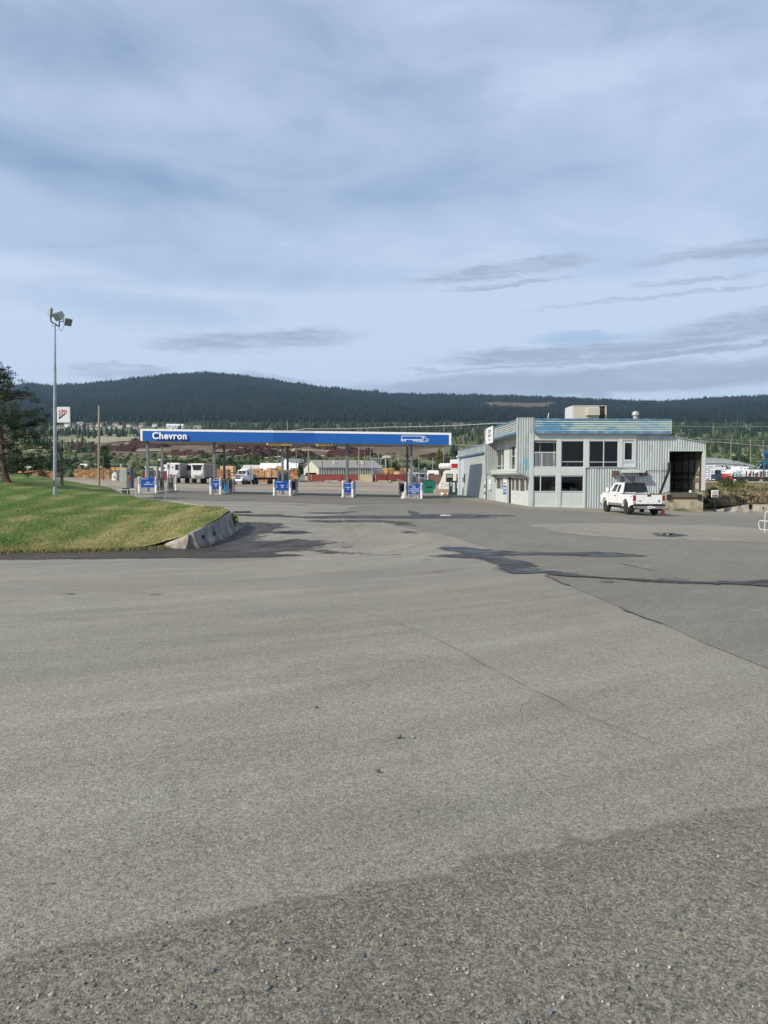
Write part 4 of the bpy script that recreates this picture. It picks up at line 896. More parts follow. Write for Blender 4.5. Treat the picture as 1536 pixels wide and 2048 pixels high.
# paint splash on the corner panel
PB = mat('blue_splash', (.16, .42, .56), .6)
b = MB()
for i, (px, r0, r1) in enumerate(((1047.5, 916, 927), (1050.5, 915, 935), (1053, 917, 941), (1055.5, 922, 938), (1046, 919, 924))):
    b.box(U(px) - .05, U(px) + .02, -.096, -.0925, ZZ(r1), ZZ(r0), PB)
b.build('paint_splash', BD)
def win(x0, x1, z0, z1, mull=(), tran=(), y=.0, fw=.06, frame=FRM, glass=None, dep=.10, nm='window'):
    """a window unit in the front wall: frame is the part, the panes its sub-part"""
    f = MB(); f.box(x0, x0 + fw, y - dep, y + .03, z0, z1, frame); f.box(x1 - fw, x1, y - dep, y + .03, z0, z1, frame); f.box(x0 + fw, x1 - fw, y - dep, y + .03, z0, z0 + fw, frame); f.box(x0 + fw, x1 - fw, y - dep, y + .03, z1 - fw, z1, frame)
    for m_ in mull: f.box(m_ - .03, m_ + .03, y - dep + .005, y + .025, z0 + fw, z1 - fw, frame)
    xs = [x0 + fw] + [q for m_ in mull for q in (m_ - .03, m_ + .03)] + [x1 - fw]
    for t_ in tran:
        for i in range(0, len(xs), 2): f.box(xs[i], xs[i + 1], y - dep + .01, y + .02, t_ - .025, t_ + .025, frame)
    o = f.build(nm, BD); MB().box(x0 + fw, x1 - fw, y - .03, y - .022, z0 + fw, z1 - fw, glass or GLS).build('pane', o); return o
b = MB()   # posts and spandrels of the glazed front
for a_, c_, z0, z1 in ((1112, 1120.5, -.6, 5.7), (1166.8, 1176, zS - .01, 5.7), (1235, 1243, zS, 5.7), (1266, 1269.5, zS, 5.7)): b.box(U(a_), U(c_), -.14, .08, z0, z1, SIDW)
b.box(U(1058), U(1065.5), -.16, .10, -.6, 5.7, SID)
b.box(U(1065.5), U(1269.5), -.11, .079, zW, zF - .031, SIDW); b.box(U(1065.5), U(1168.5), -.13, .08, zP, zS, SIDW)
b.box(U(1243), U(1266), -.08, .08, zS - .05, ZZ(925), SIDW); b.box(U(1243), U(1266), -.12, .08, ZZ(925), ZZ(923), FRM)
b.box(U(1065.5), U(1112), -.06, .06, -.6, zSl, CREAM if False else SIDW); b.box(U(1120.5), U(1168.5), -.06, .06, -.6, zSl, SIDW); b.box(U(1065.5), U(1168.5), -.10, .09, -.6, .09, CREAM)
b.box(U(1166.5), U(1169.5), -.15, .08, -.6, zS, SIDW)
b.build('front_frame', BD)
win(U(1120.5), U(1166.8), zS, zW, (), (ZZ(923.5),)); win(U(1176), U(1235), zS, zW, (U(1205.6),), (ZZ(924),)); win(U(1244), U(1265.5), ZZ(922.5), ZZ(882.5), fw=.13)
win(U(1065.5), U(1112), zSl, zL, (U(1080.3),)); win(U(1120.5), U(1166.5), zSl, zL, ())
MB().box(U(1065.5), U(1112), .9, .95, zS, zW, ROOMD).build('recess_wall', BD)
win(U(1066), U(1111.5), zS + .02, zW - .04, (U(1082),), (), y=.6)
b = MB(); x0, x1 = U(1066), U(1111.8)
b.box(x0, x1, -.10, -.05, ZZ(905.8), ZZ(904), FRM); b.box(x0, x1, -.10, -.06, ZZ(933.8), ZZ(932.5), FRM); b.box(U(1081.3), U(1083), -.11, -.05, zS, ZZ(904), FRM)
for i in range(19): x = x0 + (x1 - x0) * (i + .5) / 19; b.box(x - .011, x + .011, -.09, -.07, ZZ(932.6), ZZ(905.7), FRM)
b.build('railing', BD)
MB().box(x0, x1, -.09, .85, zS - .001, zS + .02, CREAM).box(x0, U(1112), .0, .9, zW - .18, zW - .02, SOFD).build('balcony_floor', BD)
# things seen in the rooms
bx = MB().box(U(1090), U(1110), .9 - .14, .9 - .02, zS + .35, zS + .95, mat('red_brown_box', (.22, .06, .035), .7)); bx.build('cupboard', BD)
o = MB().box(0, 1.1, 0, .4, 0, .62, mat('cardboard', (.30, .18, .09), .8)).box(.1, .5, .05, .35, .621, .85, BLACK).build('storage_boxes', bevel=.02); o.location = Vector((X0, Y0, 0)) + Matrix.Rotation(BANG, 3, 'Z') @ Vector((U(1140), .75, zS)); o.rotation_euler = (0, 0, BANG); tag(o, 'brown boxes with a dark item piled behind the single upstairs pane', 'boxes')
for k, (px, w_, h_, col, lb) in enumerate(((1143.3, .22, .32, (.75, .62, .05), 'yellow canister on the sill of the ground floor window beside the corrugated wall'), (1149.5, .34, .26, (.62, .70, .55), 'pale green box on the window sill right of the yellow canister'), (1126, .1, .22, (.55, .6, .6), 'small white bottle on the window sill, left end'), (1130, .1, .2, (.5, .55, .6), 'second small white bottle on the window sill, beside the left one'), (1107.5, .16, .42, (.5, .58, .52), 'pale bottle standing behind the ground floor window next to the white post'))):
    o = MB().box(-w_ / 2, w_ / 2, 0, .14, 0, h_, mat('sill_item_%d' % k, col, .5)).box(-w_ / 5, w_ / 5, .04, .1, h_, h_ + .05, WHITE).build('canister', bevel=.015); q = Matrix.Rotation(BANG, 3, 'Z') @ Vector((U(px), .07, zSl + .005)); o.location = Vector((X0, Y0, 0)) + q; o.rotation_euler = (0, 0, BANG); tag(o, lb, 'container')
MB().box(U(1065.5), U(1168), .04, .3, zSl - .08, zSl, CREAM).build('window_sill', BD)
for i, (a_, c_) in enumerate(((1190, 1204), (1213, 1221))):   # leaning timbers behind upstairs glass
    o = MB().cyl((U(a_), .9, zS), (U(c_) - .4, .5, zS + 1.3), .03, CREAM).build('leaning_batten'); o.location = (X0, Y0, 0); o.rotation_euler = (0, 0, BANG); tag(o, ('left' if i == 0 else 'right') + ' pale batten leaning inside the double upstairs window', 'batten')
# ribbed wall areas
b = MB(); corr_v(b, (U(1269.5), -.06), (uR, -.06), (zF - .03,) * 2, (-.55,) * 2, SID); corr_v(b, (U(1169.5), -.06), (U(1241), -.06), (zS - .02,) * 2, (-.5,) * 2, SID); corr_v(b, (U(1241), -.06), (U(1269.5), -.06), (zS - .02,) * 2, (ZZ(953),) * 2, SID)
b.build('ribbed_siding', BD)
MB().box(U(1169), U(1269.5), -.10, .0, zS - .02, zS + .03, GREY).build('flashing', BD)
d_ = MB().box(U(1241.5), U(1269.5), -.02, .05, -.4, ZZ(953), mat('door_grey', (.17, .18, .19), .5)).build('door', BD, bevel=.01)
MB().box(U(1267), U(1268.5), -.08, -.02, .75, .85, GREY).build('handle', d_)
MB().box(U(1241), U(1281), -.85, -.06, ZZ(945.5), ZZ(941), SID).prism([(U(1241), ZZ(941)), (U(1281), ZZ(941)), (U(1281), ZZ(940)), (U(1241), ZZ(940))], -.84, -.06, SID).build('door_canopy', BD)
for a_, c_ in ((1222, 1234.5), (1278, 1291)):
    f_ = MB().box(U(a_), U(c_), -.40, -.07, ZZ(952), ZZ(941.5), BRN).build('wall_lamp', BD, bevel=.02); MB().box(U(a_) + .05, U(c_) - .05, -.39, -.15, ZZ(952) - .02, ZZ(952) - .001, mat('lens_dull', (.5, .5, .45), .4)).build('lens', f_)
MB().tube([(U(1292), -.1, ZZ(941)), (U(1300), -.12, ZZ(940.6)), (U(1316), -.12, ZZ(941.5)), (U(1332), -.12, ZZ(940.5))], .015, BLACK).build('cable', BD)
# ---- lean-to with the loading dock
zA, zB2, zO, zD = ZZ(871, 0, 10.7), ZZ(885, 0, 13.7), ZZ(902, 0, 12), ZZ(985, 0, 12)
b = MB(); corr_v(b, (uR + .01, -.06), (uL2, -.06), (zA - .05, zB2 - .05), (zO, zO), SID)
b.prism([(uR, zO - .02), (uL2, zO - .02), (uL2, zO + .04), (uR, zO + .04)], -.09, -.0, SID); b.box(uL2 - .22, uL2, -.09, .12, ZZ(981), zO - .02, SIDW); b.box(uR - .02, uR + .06, -.08, .1, zD, zO - .02, SIDW); b.build('dock_surround', BD)
b = MB(); b.add([(uR, -.12, zA - .05), (uL2 + .05, -.12, zB2 - .05), (uL2 + .05, 12, zB2 - .05), (uR, 12, zA - .05), (uR, -.12, zA + .02), (uL2 + .05, -.12, zB2 + .02), (uL2 + .05, 12, zB2 + .02), (uR, 12, zA + .02)], [(0, 3, 2, 1), (4, 5, 6, 7), (0, 1, 5, 4), (1, 2, 6, 5), (2, 3, 7, 6), (3, 0, 4, 7)], GREY); b.build('dock_roof', BD)
WDK = mat('dark_timber', (.055, .045, .035), .9, 0, .3, 2); b = MB(); b.box(uR, uL2, 11.8, 12, .8, zB2 - .06, WDK); b.box(uR, uR + .04, .1, 11.8, .8, zA - .1, WDK); b.build('dock_inner_wall', BD)
b = MB(); zz_ = [zD - .2, 1.62, 2.05, 2.55, 2.95, 3.6]
for z0, z1 in ((zD, 1.35), (1.92, 2.2), (2.45, 2.75), (3.65, zO - .02)): b.box(uL2 - .16, uL2 - .10, .12, 11.8, z0, z1, mat('grey_boards', (.17, .16, .14), .9, 0, .3, 2, stretch=(1, .2, 3)))
b.box(uL2 - .09, uL2 - .03, .12, 11.8, zD, zB2 - .1, mat('cream_lining', (.42, .42, .34), .8, 0, .15, 1))
for v_ in (.4, 1.4, 2.4, 3.6, 5.2): b.box(uL2 - .2, uL2 - .161, v_, v_ + .14, zD, zO, WDK)
b.build('slatted_side_wall', BD)
DC = mat('dock_concrete', (.40, .36, .27), .9, 0, .15, 1.5, .4, 20, dirt=(.28, .20, .12), dirt_s=1.2)
uD0, uD1 = U(1327, -.4), U(1406.5, -.4)
b = MB(); b.box(uD0, uD1, -.42, -.101, -1.2, zD - .52, DC); b.box(uD0, U(1341, -.4), -.42, -.101, zD - .52, zD, DC); b.box(U(1393, -.4), uD1, -.42, -.101, zD - .52, zD + .04, DC); b.box(uR + .07, uL2 - .21, -.10, 11.7, -.9, zD - .02, DC); b.build('dock_base', BD, bevel=.015)
lv = MB(); x0, x1 = U(1341.5, -.4), U(1392.5, -.4); lv.box(x0, x1, -.50, -.12, zD - .05, zD - .01, mat('ramp_steel', (.13, .115, .10), .7, .3, .2, 3)); lv.prism([(x0, zD - .36), (x1, zD - .36), (x1 + .05, zD - .05), (x0 - .08, zD - .05)], -.56, -.50, mat('ramp_steel', (.13, .115, .10), .7, .3, .2, 3)); lvo = lv.build('dock_leveller', BD)
MB().box(x0, x1, -.44, -.40, zD - .50, zD - .38, mat('rust_orange', (.32, .14, .05), .8, 0, .3, 5)).box(x0 - .03, x0 + .02, -.45, -.40, zD - .52, zD - .05, mat('rust_orange', (.32, .14, .05), .8)).box(x1 - .02, x1 + .03, -.45, -.40, zD - .52, zD - .05, mat('rust_orange', (.32, .14, .05), .8)).build('pit_frame', lvo)
for a_, c_ in ((1333, 1340.5), (1394.5, 1402)): MB().box(U(a_, -.4), U(c_, -.4), -.60, -.421, ZZ(999.5), ZZ(988.5), BLACK).build('dock_bumper', BD, bevel=.03)
o = MB().box(0, .17, 0, .12, 0, .18, WHITE).build('white_box', bevel=.01); o.location = Vector((X0, Y0, 0)) + Matrix.Rotation(BANG, 3, 'Z') @ Vector((U(1375.5), -.3, zD)); tag(o, 'small white box on the dock plate edge', 'box')
# black slanted strip beside the dock, with a siding coloured triangle under it
b = MB(); P_ = [(U(1334.5), ZZ(926)), (U(1334.5), ZZ(940)), (U(1317), ZZ(987.5)), (U(1312.5), ZZ(987.5))]; b.prism(P_, -.50, -.46, mat('slant_black', (.02, .021, .026), .8, 0, .2, 3)); b.prism([(U(1334.5), ZZ(940)), (U(1334.5), ZZ(982)), (U(1317), ZZ(987.5))], -.48, -.44, SID); b.box(U(1334), U(1335.4), -.52, -.06, ZZ(983), ZZ(925), BLACK); b.build('dock_dark_slant', BD)
# ---- the long side wall (facing the canopy)
def vseg(b, pa, pb, z0, z1, m_, d0=-.06, d1=.05): v0, v1 = sorted((V(pa), V(pb))); b.box(d0, d1, v0, v1, z0, z1, m_)
b = MB(); vseg(b, 1056, 993, 2.28, 2.51, CREAM); vseg(b, 1019, 1009, 2.93, 5.7, CREAM); vseg(b, 1063, 1031, 2.93, 3.2, SIDW); vseg(b, 1031, 1019.5, 5.0, 5.7, SIDW); vseg(b, 1009, 992, 4.95, 5.7, SIDW); vseg(b, 1063, 1031, 3.2, 5.7, SIDW)
vseg(b, 1058, 1051, -.1, 1.15, CREAM); vseg(b, 1017, 1008.5, -.1, 2.5, CREAM, -.14, .05); vseg(b, 1051, 1023, -.1, .12, CREAM); vseg(b, 1008, 993, -.1, .12, CREAM); vseg(b, 993.2, 974, -.1, 2.51, BLK); b.build('side_wall_panels', BD)
def swin(pa, pb, z0, z1, tr=None, low=None, nm='side_window'):
    v0, v1 = sorted((V(pa), V(pb))); f = MB(); fw = .07
    f.box(-.07, .04, v0, v0 + fw, z0, z1, CREAM); f.box(-.07, .04, v1 - fw, v1, z0, z1, CREAM); f.box(-.07, .04, v0 + fw, v1 - fw, z0, z0 + fw, CREAM); f.box(-.07, .04, v0 + fw, v1 - fw, z1 - fw, z1, CREAM)
    if tr: f.box(-.065, .035, v0 + fw, v1 - fw, tr - .03, tr + .03, CREAM)
    if low: f.box(-.03, .03, v0 + fw, v1 - fw, z0 + fw, low, CREAM)
    o = f.build(nm, BD); MB().box(0, .006, v0 + fw, v1 - fw, (low or z0 + fw), z1 - fw, GOP).build('pane', o)
for pa, pb in ((1051, 1040), (1039.5, 1031), (1030.5, 1023.5)): swin(pa, pb, .12, 2.27, None, 1.15)
swin(1058, 1051.5, 1.16, 2.27); swin(1008, 1003.2, .12, 2.27, None, 1.2, 'side_door'); swin(1002.8, 993.4, .12, 2.27, None, 1.2, 'side_door')
swin(1031, 1023, 2.95, 5.0, 4.1); swin(1022.8, 1019.6, 2.95, 5.0, 3.25); swin(1009, 1004.2, 2.95, 4.95, 3.35); swin(1003.9, 994.2, 2.95, 4.95, 3.35)
v0, v1 = sorted((V(1023), V(1017.5))); MB().box(.0, .05, v0, v1, -.1, 2.27, ROOMD).build('doorway_shade_panel', BD)  # flat slab in the wall plane, the doorway's shade painted as its dark colour
# wall notices, meter, downpipe, marker
v0, v1 = V(1016), V(1009.5); o_ = MB().box(-.16, -.141, v0, v1, .72, 1.55, mat('notice_blue', (.08, .22, .48), .5)).build('notice', BD); MB().box(-.165, -.161, v0 + .1, v1 - .1, 1.25, 1.35, LETW).box(-.165, -.161, v0 + .1, v1 - .1, 1.0, 1.06, LETW).build('notice_lines', o_)
o_ = MB().box(-.16, -.141, v0, v1, 1.58, 1.95, WHITE).build('notice', BD); MB().box(-.165, -.161, v0 + .15, v1 - .15, 1.7, 1.8, BLACK).build('notice_lines', o_)
vm_ = V(983.5); MB().box(-.30, -.07, vm_ - .18, vm_ + .18, 1.55, 2.05, WHITE).box(-.32, -.07, vm_ - .22, vm_ + .22, 1.0, 1.5, CREAM).build('utility_meter', BD, bevel=.04); MB().tube([(-.2, vm_, 1.0), (-.2, vm_ + .6, .98), (-.2, vm_ + .9, .8), (-.2, vm_ + .9, .02)], .03, GREY).tube([(-.15, vm_, 1.1), (-.15, vm_, 0)], .03, CREAM).build('meter_pipe', BD)
vd = V(974.6); MB().box(-.12, -.02, vd - .12, vd + .1, 0, 4.85, mat('downpipe_blue', (.05, .075, .10), .6)).build('downpipe', BD)
b = MB(); vk = V(970.5)
for i in range(5): b.box(-.09, -.03, vk - .09, vk + .09, .1 + i * .35, .1 + (i + 1) * .35, WHITE if i % 2 == 0 else BLACK)
b.build('striped_marker', BD)
b = MB(); corr_h(b, (-.12, 41.4), (-.12, 15.0), 5.02, 5.75, SID); b.box(-.12, .059, 15.0, 41.4, 4.98, 5.019, TRIMB); b.build('rear_fascia', BD)
MB().box(-.16, .0, 15.0, 41.5, 4.82, 5.02, TRIMB).box(-.16, .1, 15.0, 41.5, 5.75, 5.86, TRIMB).build('rear_fascia_trim', BD)
b = MB(); v0, v1 = sorted((V(928), V(920.5))); b.box(-.03, .05, v0, v1, 0, 4.45, mat('door_pale', (.50, .56, .62), .6)); b.box(-.04, .05, v1, v1 + .25, 0, 4.6, DARK); o_ = b.build('tall_door', BD)
MB().box(-.07, -.03, v0 + .3, v0 + .9, 1.7, 2.3, DARK).build('handle', o_)
MB().box(-.08, .04, V(919) - .2, 41.4, 0, 4.8, SIDW).build('corner_post', BD); vq = V(928.7); MB().box(-.09, .02, vq - .3, vq - .1, 1.6, 2.7, DARK).build('notice', BD)
# white sign at the far upper corner of the side fascia
sv = vW + .05; sgn = thing('corner_sign', 'white sign with dark lettering fixed at the corner of the side fascia', 'sign', Vector((X0, Y0, 0)) + Matrix.Rotation(BANG, 3, 'Z') @ Vector((uo - .07, V(986.5, uo), 5.42)), BANG)
LW = V(973.5, uo) - V(986.5, uo); MB().box(-.03, .02, 0, LW, 0, 1.5, WHITE).build('sign_board', sgn)
for tx, z_, s_ in (('ACTION', 1.10, .42), ('MOTOR', .70, .42), ('SALES', .32, .24)):
    text('lettering', tx, s_, mat('ink', (.05, .045, .06), .6), sgn, (-.034, LW / 2 - .1, z_), (pi / 2, 0, -pi / 2), .003, .006, .92)
# rooftop things
def rl(u, v): return Vector((X0, Y0, 0)) + Matrix.Rotation(BANG, 3, 'Z') @ Vector((u, v, 0))
BEI = mat('beige_metal', (.50, .47, .40), .6, 0, .06, 2); RZ = 6.62
vq = 8.0; a_, c_ = U(1142, vq), U(1211, vq); p = rl(a_, vq); p.z = RZ; rt = thing('rooftop_unit', 'beige air handling unit on the flat roof of the service building', 'air conditioner', p, BANG); Wd = c_ - a_; Ht = PX(768, 811, Y0 + vq + .3).z - RZ
MB().box(.15, Wd * .78, 0, 2.2, .1, Ht - .03, BEI).box(0.08, Wd, -.03, 2.25, Ht - .06, Ht, BEI).box(.1, Wd, 0, 2.2, 0, .1, GREY).build('housing', rt, bevel=.02)
MB().box(Wd * .40, Wd * .75, -.55, -.001, Ht * .55, Ht * .89, BEI).build('intake_hood', rt, bevel=.02)
b = MB(); b.box(Wd * .78 + .001, Wd * .96, .12, 2.15, .1, Ht - .07, DARK)
for i in range(14): b.box(Wd * .785, Wd * .955, .06, .119, .16 + i * .11, .20 + i * .11, BRN)
b.build('louvre', rt); MB().box(Wd * .96, Wd, 0, 2.2, .1, Ht - .07, BEI).build('corner_frame', rt); MB().box(0, .149, .0, 2.2, .1, Ht - .08, mat('white_panel_dull', (.6, .6, .6))).build('side_panel', rt)
p = rl(U(1268.5, 5.5), 5.5); p.z = RZ; vt = thing('roof_vent', 'round galvanised exhaust vent on the roof, right of the beige unit', 'vent', p); MB().lathe([(.30, 0), (.30, .06), (.22, .1), (.20, .92)], GREY, n_=18).build('duct', vt, True); MB().lathe([(.20, .92), (.30, .93), (.30, 1.10), (.24, 1.22), (.1, 1.29), (.02, 1.31)], mat('galvanised', (.42, .42, .40), .4, .3), n_=18).build('cowl', vt, True)
p = rl(U(1091.5, 6), 6); p.z = RZ; o = MB().cyl((0, 0, 0), (.2, 0, 1.15), .07, mat('galvanised', (.42, .42, .40), .4, .3), .045).cyl((.25, 0, 0), (.3, 0, .55), .05, DARK).box(.1, .42, -.1, .1, 0, .18, DARK).build('leaning_flue'); o.location = p; tag(o, 'thin pale flue leaning right on the roof, left of the beige unit', 'flue')
p = rl(U(1070, 5), 5); p.z = RZ; o = MB().tube([(0, 0, 0), (0, 0, .35), (-.25, 0, .38)], .02, GREY).tube([(0, 0, .35), (.3, 0, .33)], .03, GREY).build('antenna'); o.location = p; tag(o, 'small bent antenna on the roof above the corner panel', 'antenna')
# plant growth at the dock foot and small sign on a post
q = rl(uL2 + .75, -.2); q.z = float(GT(q.x, q.y)); st = thing('notice_post', 'small framed notice on a thin black post beside the loading dock', 'sign', q); zt_ = PX(1411, 980.5, q.y).z - q.z; zb_ = PX(1411, 994.5, q.y).z - q.z
MB().box(-.30, .26, -.03, .03, zb_, zt_, WHITE).build('frame', st, bevel=.05); MB().box(-.24, .2, -.037, -.031, zb_ + .20, zt_ - .05, mat('panel_grey', (.38, .42, .43), .6)).box(-.24, .2, -.037, -.031, zb_ + .04, zb_ + .18, mat('panel_maroon', (.20, .06, .07), .6)).build('panel', st); MB().box(-.03, .03, -.02, .02, 0, zb_, BLACK).build('post', st)
c_ = rl(U(1345, -.8), -.75)
for i, px in enumerate((1352, 1362, 1369, 1377, 1333)):
    q = rl(U(px, -.7), -.62); q.z = float(GT(q.x, q.y)); tuft('weed', q, 60, .22, .22, [(.12, .15, .05), (.20, .19, .10)], ('green weeds at the foot of the dock wall, clump %s' % ['left of centre', 'at centre', 'right of centre, taller', 'by the right bumper', 'by the orange cone'][i]), 'weed', .03, seed=i)
# dark shallow scrub strip beside the dock
q = rl(uL2 + 1.6, 1.2); q.z = float(GT(q.x, q.y))

# ================================================================ VEHICLE HELPERS
def fr(b, a, c, m_):
    """frustum: a, c = (x0,x1,y0,y1,z) bottom and top rectangles"""
    vs = [(a[0], a[2], a[4]), (a[1], a[2], a[4]), (a[1], a[3], a[4]), (a[0], a[3], a[4]), (c[0], c[2], c[4]), (c[1], c[2], c[4]), (c[1], c[3], c[4]), (c[0], c[3], c[4])]
    b.add(vs, [(0, 3, 2, 1), (4, 5, 6, 7), (0, 1, 5, 4), (1, 2, 6, 5), (2, 3, 7, 6), (3, 0, 4, 7)], m_); return vs
def quadpanel(b, Q, s0, s1, t0, t1, m_, off=.006):
    """thin pane on a quad Q (bl, br, tr, tl)"""
    Q = [Vector(q) for q in Q]; n_ = (Q[1] - Q[0]).cross(Q[3] - Q[0]).normalized() * off
    f = lambda s, t: (Q[0] * (1 - s) + Q[1] * s) * (1 - t) + (Q[3] * (1 - s) + Q[2] * s) * t
    c = [f(s0, t0), f(s1, t0), f(s1, t1), f(s0, t1)]; vs = [q + n_ for q in c] + [q - n_ for q in c]
    b.add(vs, [(0, 1, 2, 3), (7, 6, 5, 4), (0, 4, 5, 1), (1, 5, 6, 2), (2, 6, 7, 3), (3, 7, 4, 0)], m_)
TYRE = mat('tyre', (.028, .027, .026), .85, 0, .2, 10); RIM = mat('rim', (.30, .29, .27), .45, .5, .1, 5); CAR_W = mat('car_white', (.78, .78, .77), .25, 0, .02, 2); VGL = mat('vehicle_glass', (.012, .016, .02), .06, 0, 0); CHR = mat('chrome', (.55, .56, .57), .2, .9, .05); TLR = mat('tail_light', (.22, .01, .012), .25, 0, .1, 5); UNDER = mat('underbody', (.02, .02, .02), .9)
def wheel(parent, x, y, r, w_, side, rim=RIM):
    t = MB().lathe([(r * .62, -w_ / 2), (r * .93, -w_ / 2), (r, -w_ * .36), (r, w_ * .36), (r * .93, w_ / 2), (r * .62, w_ / 2)], TYRE, (x, y, r), 24, 'x').build('wheel', parent, True)
    MB().lathe([(r * .60, -w_ / 2 + .02), (r * .60, w_ / 2 - .03), (r * .5, w_ / 2 - .06), (r * .2, w_ / 2 - .02), (.02, w_ / 2 - .01)] if side > 0 else [(.02, -w_ / 2 + .01), (r * .2, -w_ / 2 + .02), (r * .5, -w_ / 2 + .06), (r * .60, -w_ / 2 + .03), (r * .60, w_ / 2 - .02)], rim, (x, y, r), 18, 'x').build('rim', t, True)
    return t
def arch(yc, r, z0, n_=8): return [(yc + r * math.cos(a), z0 + r * math.sin(a)) for a in [pi - pi * i / n_ for i in range(n_ + 1)]]
# ---------------------------------------------------------------- the white pickup
def pickup():
    p = Vector((16.62, 48.45, 0)); p.z = float(GT(p.x, p.y)) - .0
    t = thing('pickup_truck', 'white extended cab pickup truck parked with its back to us before the building', 'pickup truck', p, rad(2.6))
    R_ = .425; YA, YF = 0.0, 3.95           # rear and front axle
    lo = .60; pts = [(-1.2, .70)] + [(-.52, lo)] + arch(YA, .52, .52) + [(.52, lo), (YF - .55, lo - .04)] + arch(YF, .53, .52) + [(YF + .56, .62), (YF + .95, .62), (YF + .98, 1.0), (YF + .90, 1.22), (YF + .1, 1.36), (YF - .55, 1.40), (.98, 1.40), (.98, 1.34), (-1.22, 1.34)]
    b = MB(); sid = []
    for s_ in (-1, 1):
        b.prism(pts, s_ * 1.0, s_ * .90, CAR_W, 'x')
    b.box(-.9, .9, -1.2, .96, .80, .86, mat('bed_liner', (.06, .06, .062), .8)); b.box(-.9, .9, .96, YF + .88, .62, 1.36, CAR_W); b.prism([(YF - .58, 1.30), (YF + .93, 1.0), (YF + .90, 1.22), (YF + .1, 1.37), (YF - .58, 1.41)], -.9, .9, CAR_W, 'x')
    b.build('body', t, bevel=.02)
    MB().box(-.80, .80, -1.1, YF + .8, .40, .72, UNDER).box(-.1, .1, -1.3, .2, .42, .52, UNDER).box(-.7, .7, -.1, .1, .38, .48, UNDER).cyl((-.05, 0, .34), (.16, 0, .34), .16, UNDER).box(-.5, .1, -.9, -.3, .42, .6, UNDER).build('chassis', t)
    for s_ in (-1, 1):
        a = MB()
        for yc in (YA, YF):
            A_ = arch(yc, .53, .52, 10); B_ = arch(yc, .60, .52, 10)
            for i in range(10): a.prism([A_[i], B_[i], B_[i + 1], A_[i + 1]], s_ * 1.045, s_ * .99, CAR_W, 'x')
        a.build('fender_flare', t)
        MB().box(s_ * 1.0 - .012, s_ * 1.0 + .012, .62, YF - .62, .56, .72, mat('rocker_tan', (.20, .18, .15), .6)).build('rocker_panel', t)
    # cab
    cabB = (-.93, .93, .98, YF - .35, 1.39); cabT = (-.74, .74, 1.12, YF - 1.05, 2.03)
    c = MB(); vs = fr(c, cabB, cabT, CAR_W); fr(c, (-.74, .74, 1.12, YF - 1.05, 2.03), (-.68, .68, 1.20, YF - 1.15, 2.075), CAR_W); c.build('cab', t, bevel=.03)
    g = MB(); quadpanel(g, (vs[0], vs[1], vs[5], vs[4]), .07, .93, .10, .90, VGL, .012); g.build('rear_window', t)
    fr2 = MB(); 
    for q in (.335, .665): quadpanel(fr2, (vs[0], vs[1], vs[5], vs[4]), q - .012, q + .012, .08, .92, BLACK, .02)
    quadpanel(fr2, (vs[0], vs[1], vs[5], vs[4]), .03, .97, .90, .99, BLACK, .02); fr2.build('window_bars', t)
    g = MB(); quadpanel(g, (vs[2], vs[3], vs[7], vs[6]), .06, .94, .08, .92, VGL, .012); g.build('windscreen', t)
    for s_, Q in ((-1, (vs[3], vs[0], vs[4], vs[7])), (1, (vs[1], vs[2], vs[6], vs[5]))):
        g = MB(); a0 = (.10, .52) if s_ < 0 else (.48, .90); a1 = (.62, .82) if s_ < 0 else (.18, .38); quadpanel(g, Q, a0[0] + (.12 if s_ < 0 else 0), a0[1] - (.12 if s_ > 0 else 0), .10, .88, VGL, .012); g.build('door_window', t); g = MB(); quadpanel(g, Q, a1[0], a1[1], .10, .85, VGL, .012); g.build('side_window', t)
        MB().box(s_ * 1.10 - .09, s_ * 1.10 + .09, YF - .72, YF - .62, 1.42, 1.72, CAR_W if s_ < 0 else CAR_W).box(min(s_ * .9, s_ * 1.05), max(s_ * .9, s_ * 1.05), YF - .70, YF - .64, 1.45, 1.52, BLACK).build('wing_mirror', t, bevel=.02)
        d = MB(); 
        for y_ in (1.62, YF - .62): d.box(s_ * 1.001 - .003, s_ * 1.001 + .003, y_ - .008, y_ + .008, .72, 1.38, BLACK)
        d.build('door_seam', t)
        MB().box(s_ * 1.015 - .015, s_ * 1.015 + .015, 1.85, 2.05, 1.17, 1.23, BLACK).build('door_handle', t)
        MB().box(s_ * .93 - .075, s_ * .93 + .075, -1.30, -1.20, .90, 1.30, TLR).box(s_ * .93 - .07, s_ * .93 + .07, -1.305, -1.20, .86, .93, WHITE).build('tail_light', t, bevel=.01)
        MB().box(s_ * .93 - .05, s_ * .93 + .05, -1.18, .95, 1.34, 1.37, BLACK).build('bed_rail_cap', t)
        MB().box(s_ * .90 - .12, s_ * .90 + .12, -.72, -.70, .28, .62, BLACK).build('mud_flap', t)
        for y_ in (YA, YF): wheel(t, s_ * .86, y_, R_, .28, s_)
    tg = MB().box(-.85, .85, -1.28, -1.20, .74, 1.34, CAR_W).build('tailgate', t, bevel=.015); MB().box(-.12, .12, -1.30, -1.28, 1.22, 1.32, BLACK).build('handle', tg, bevel=.01); MB().box(-.86, .86, -1.29, -1.19, 1.34, 1.365, BLACK).build('tailgate_cap', tg)
    text('badge', 'F-350', .10, BLACK, tg, (-.60, -1.284, .93), bold=.002); MB().lathe([(.065, -.004), (.065, .004)], mat('badge_blue', (.02, .04, .12), .3), (0.64, -1.285, .93), 12, 'y').build('badge', tg)
    text('badge', '4X4', .10, BLACK, t, (-1.004, -.85, 1.20), (pi / 2, 0, -pi / 2), .002, .003)
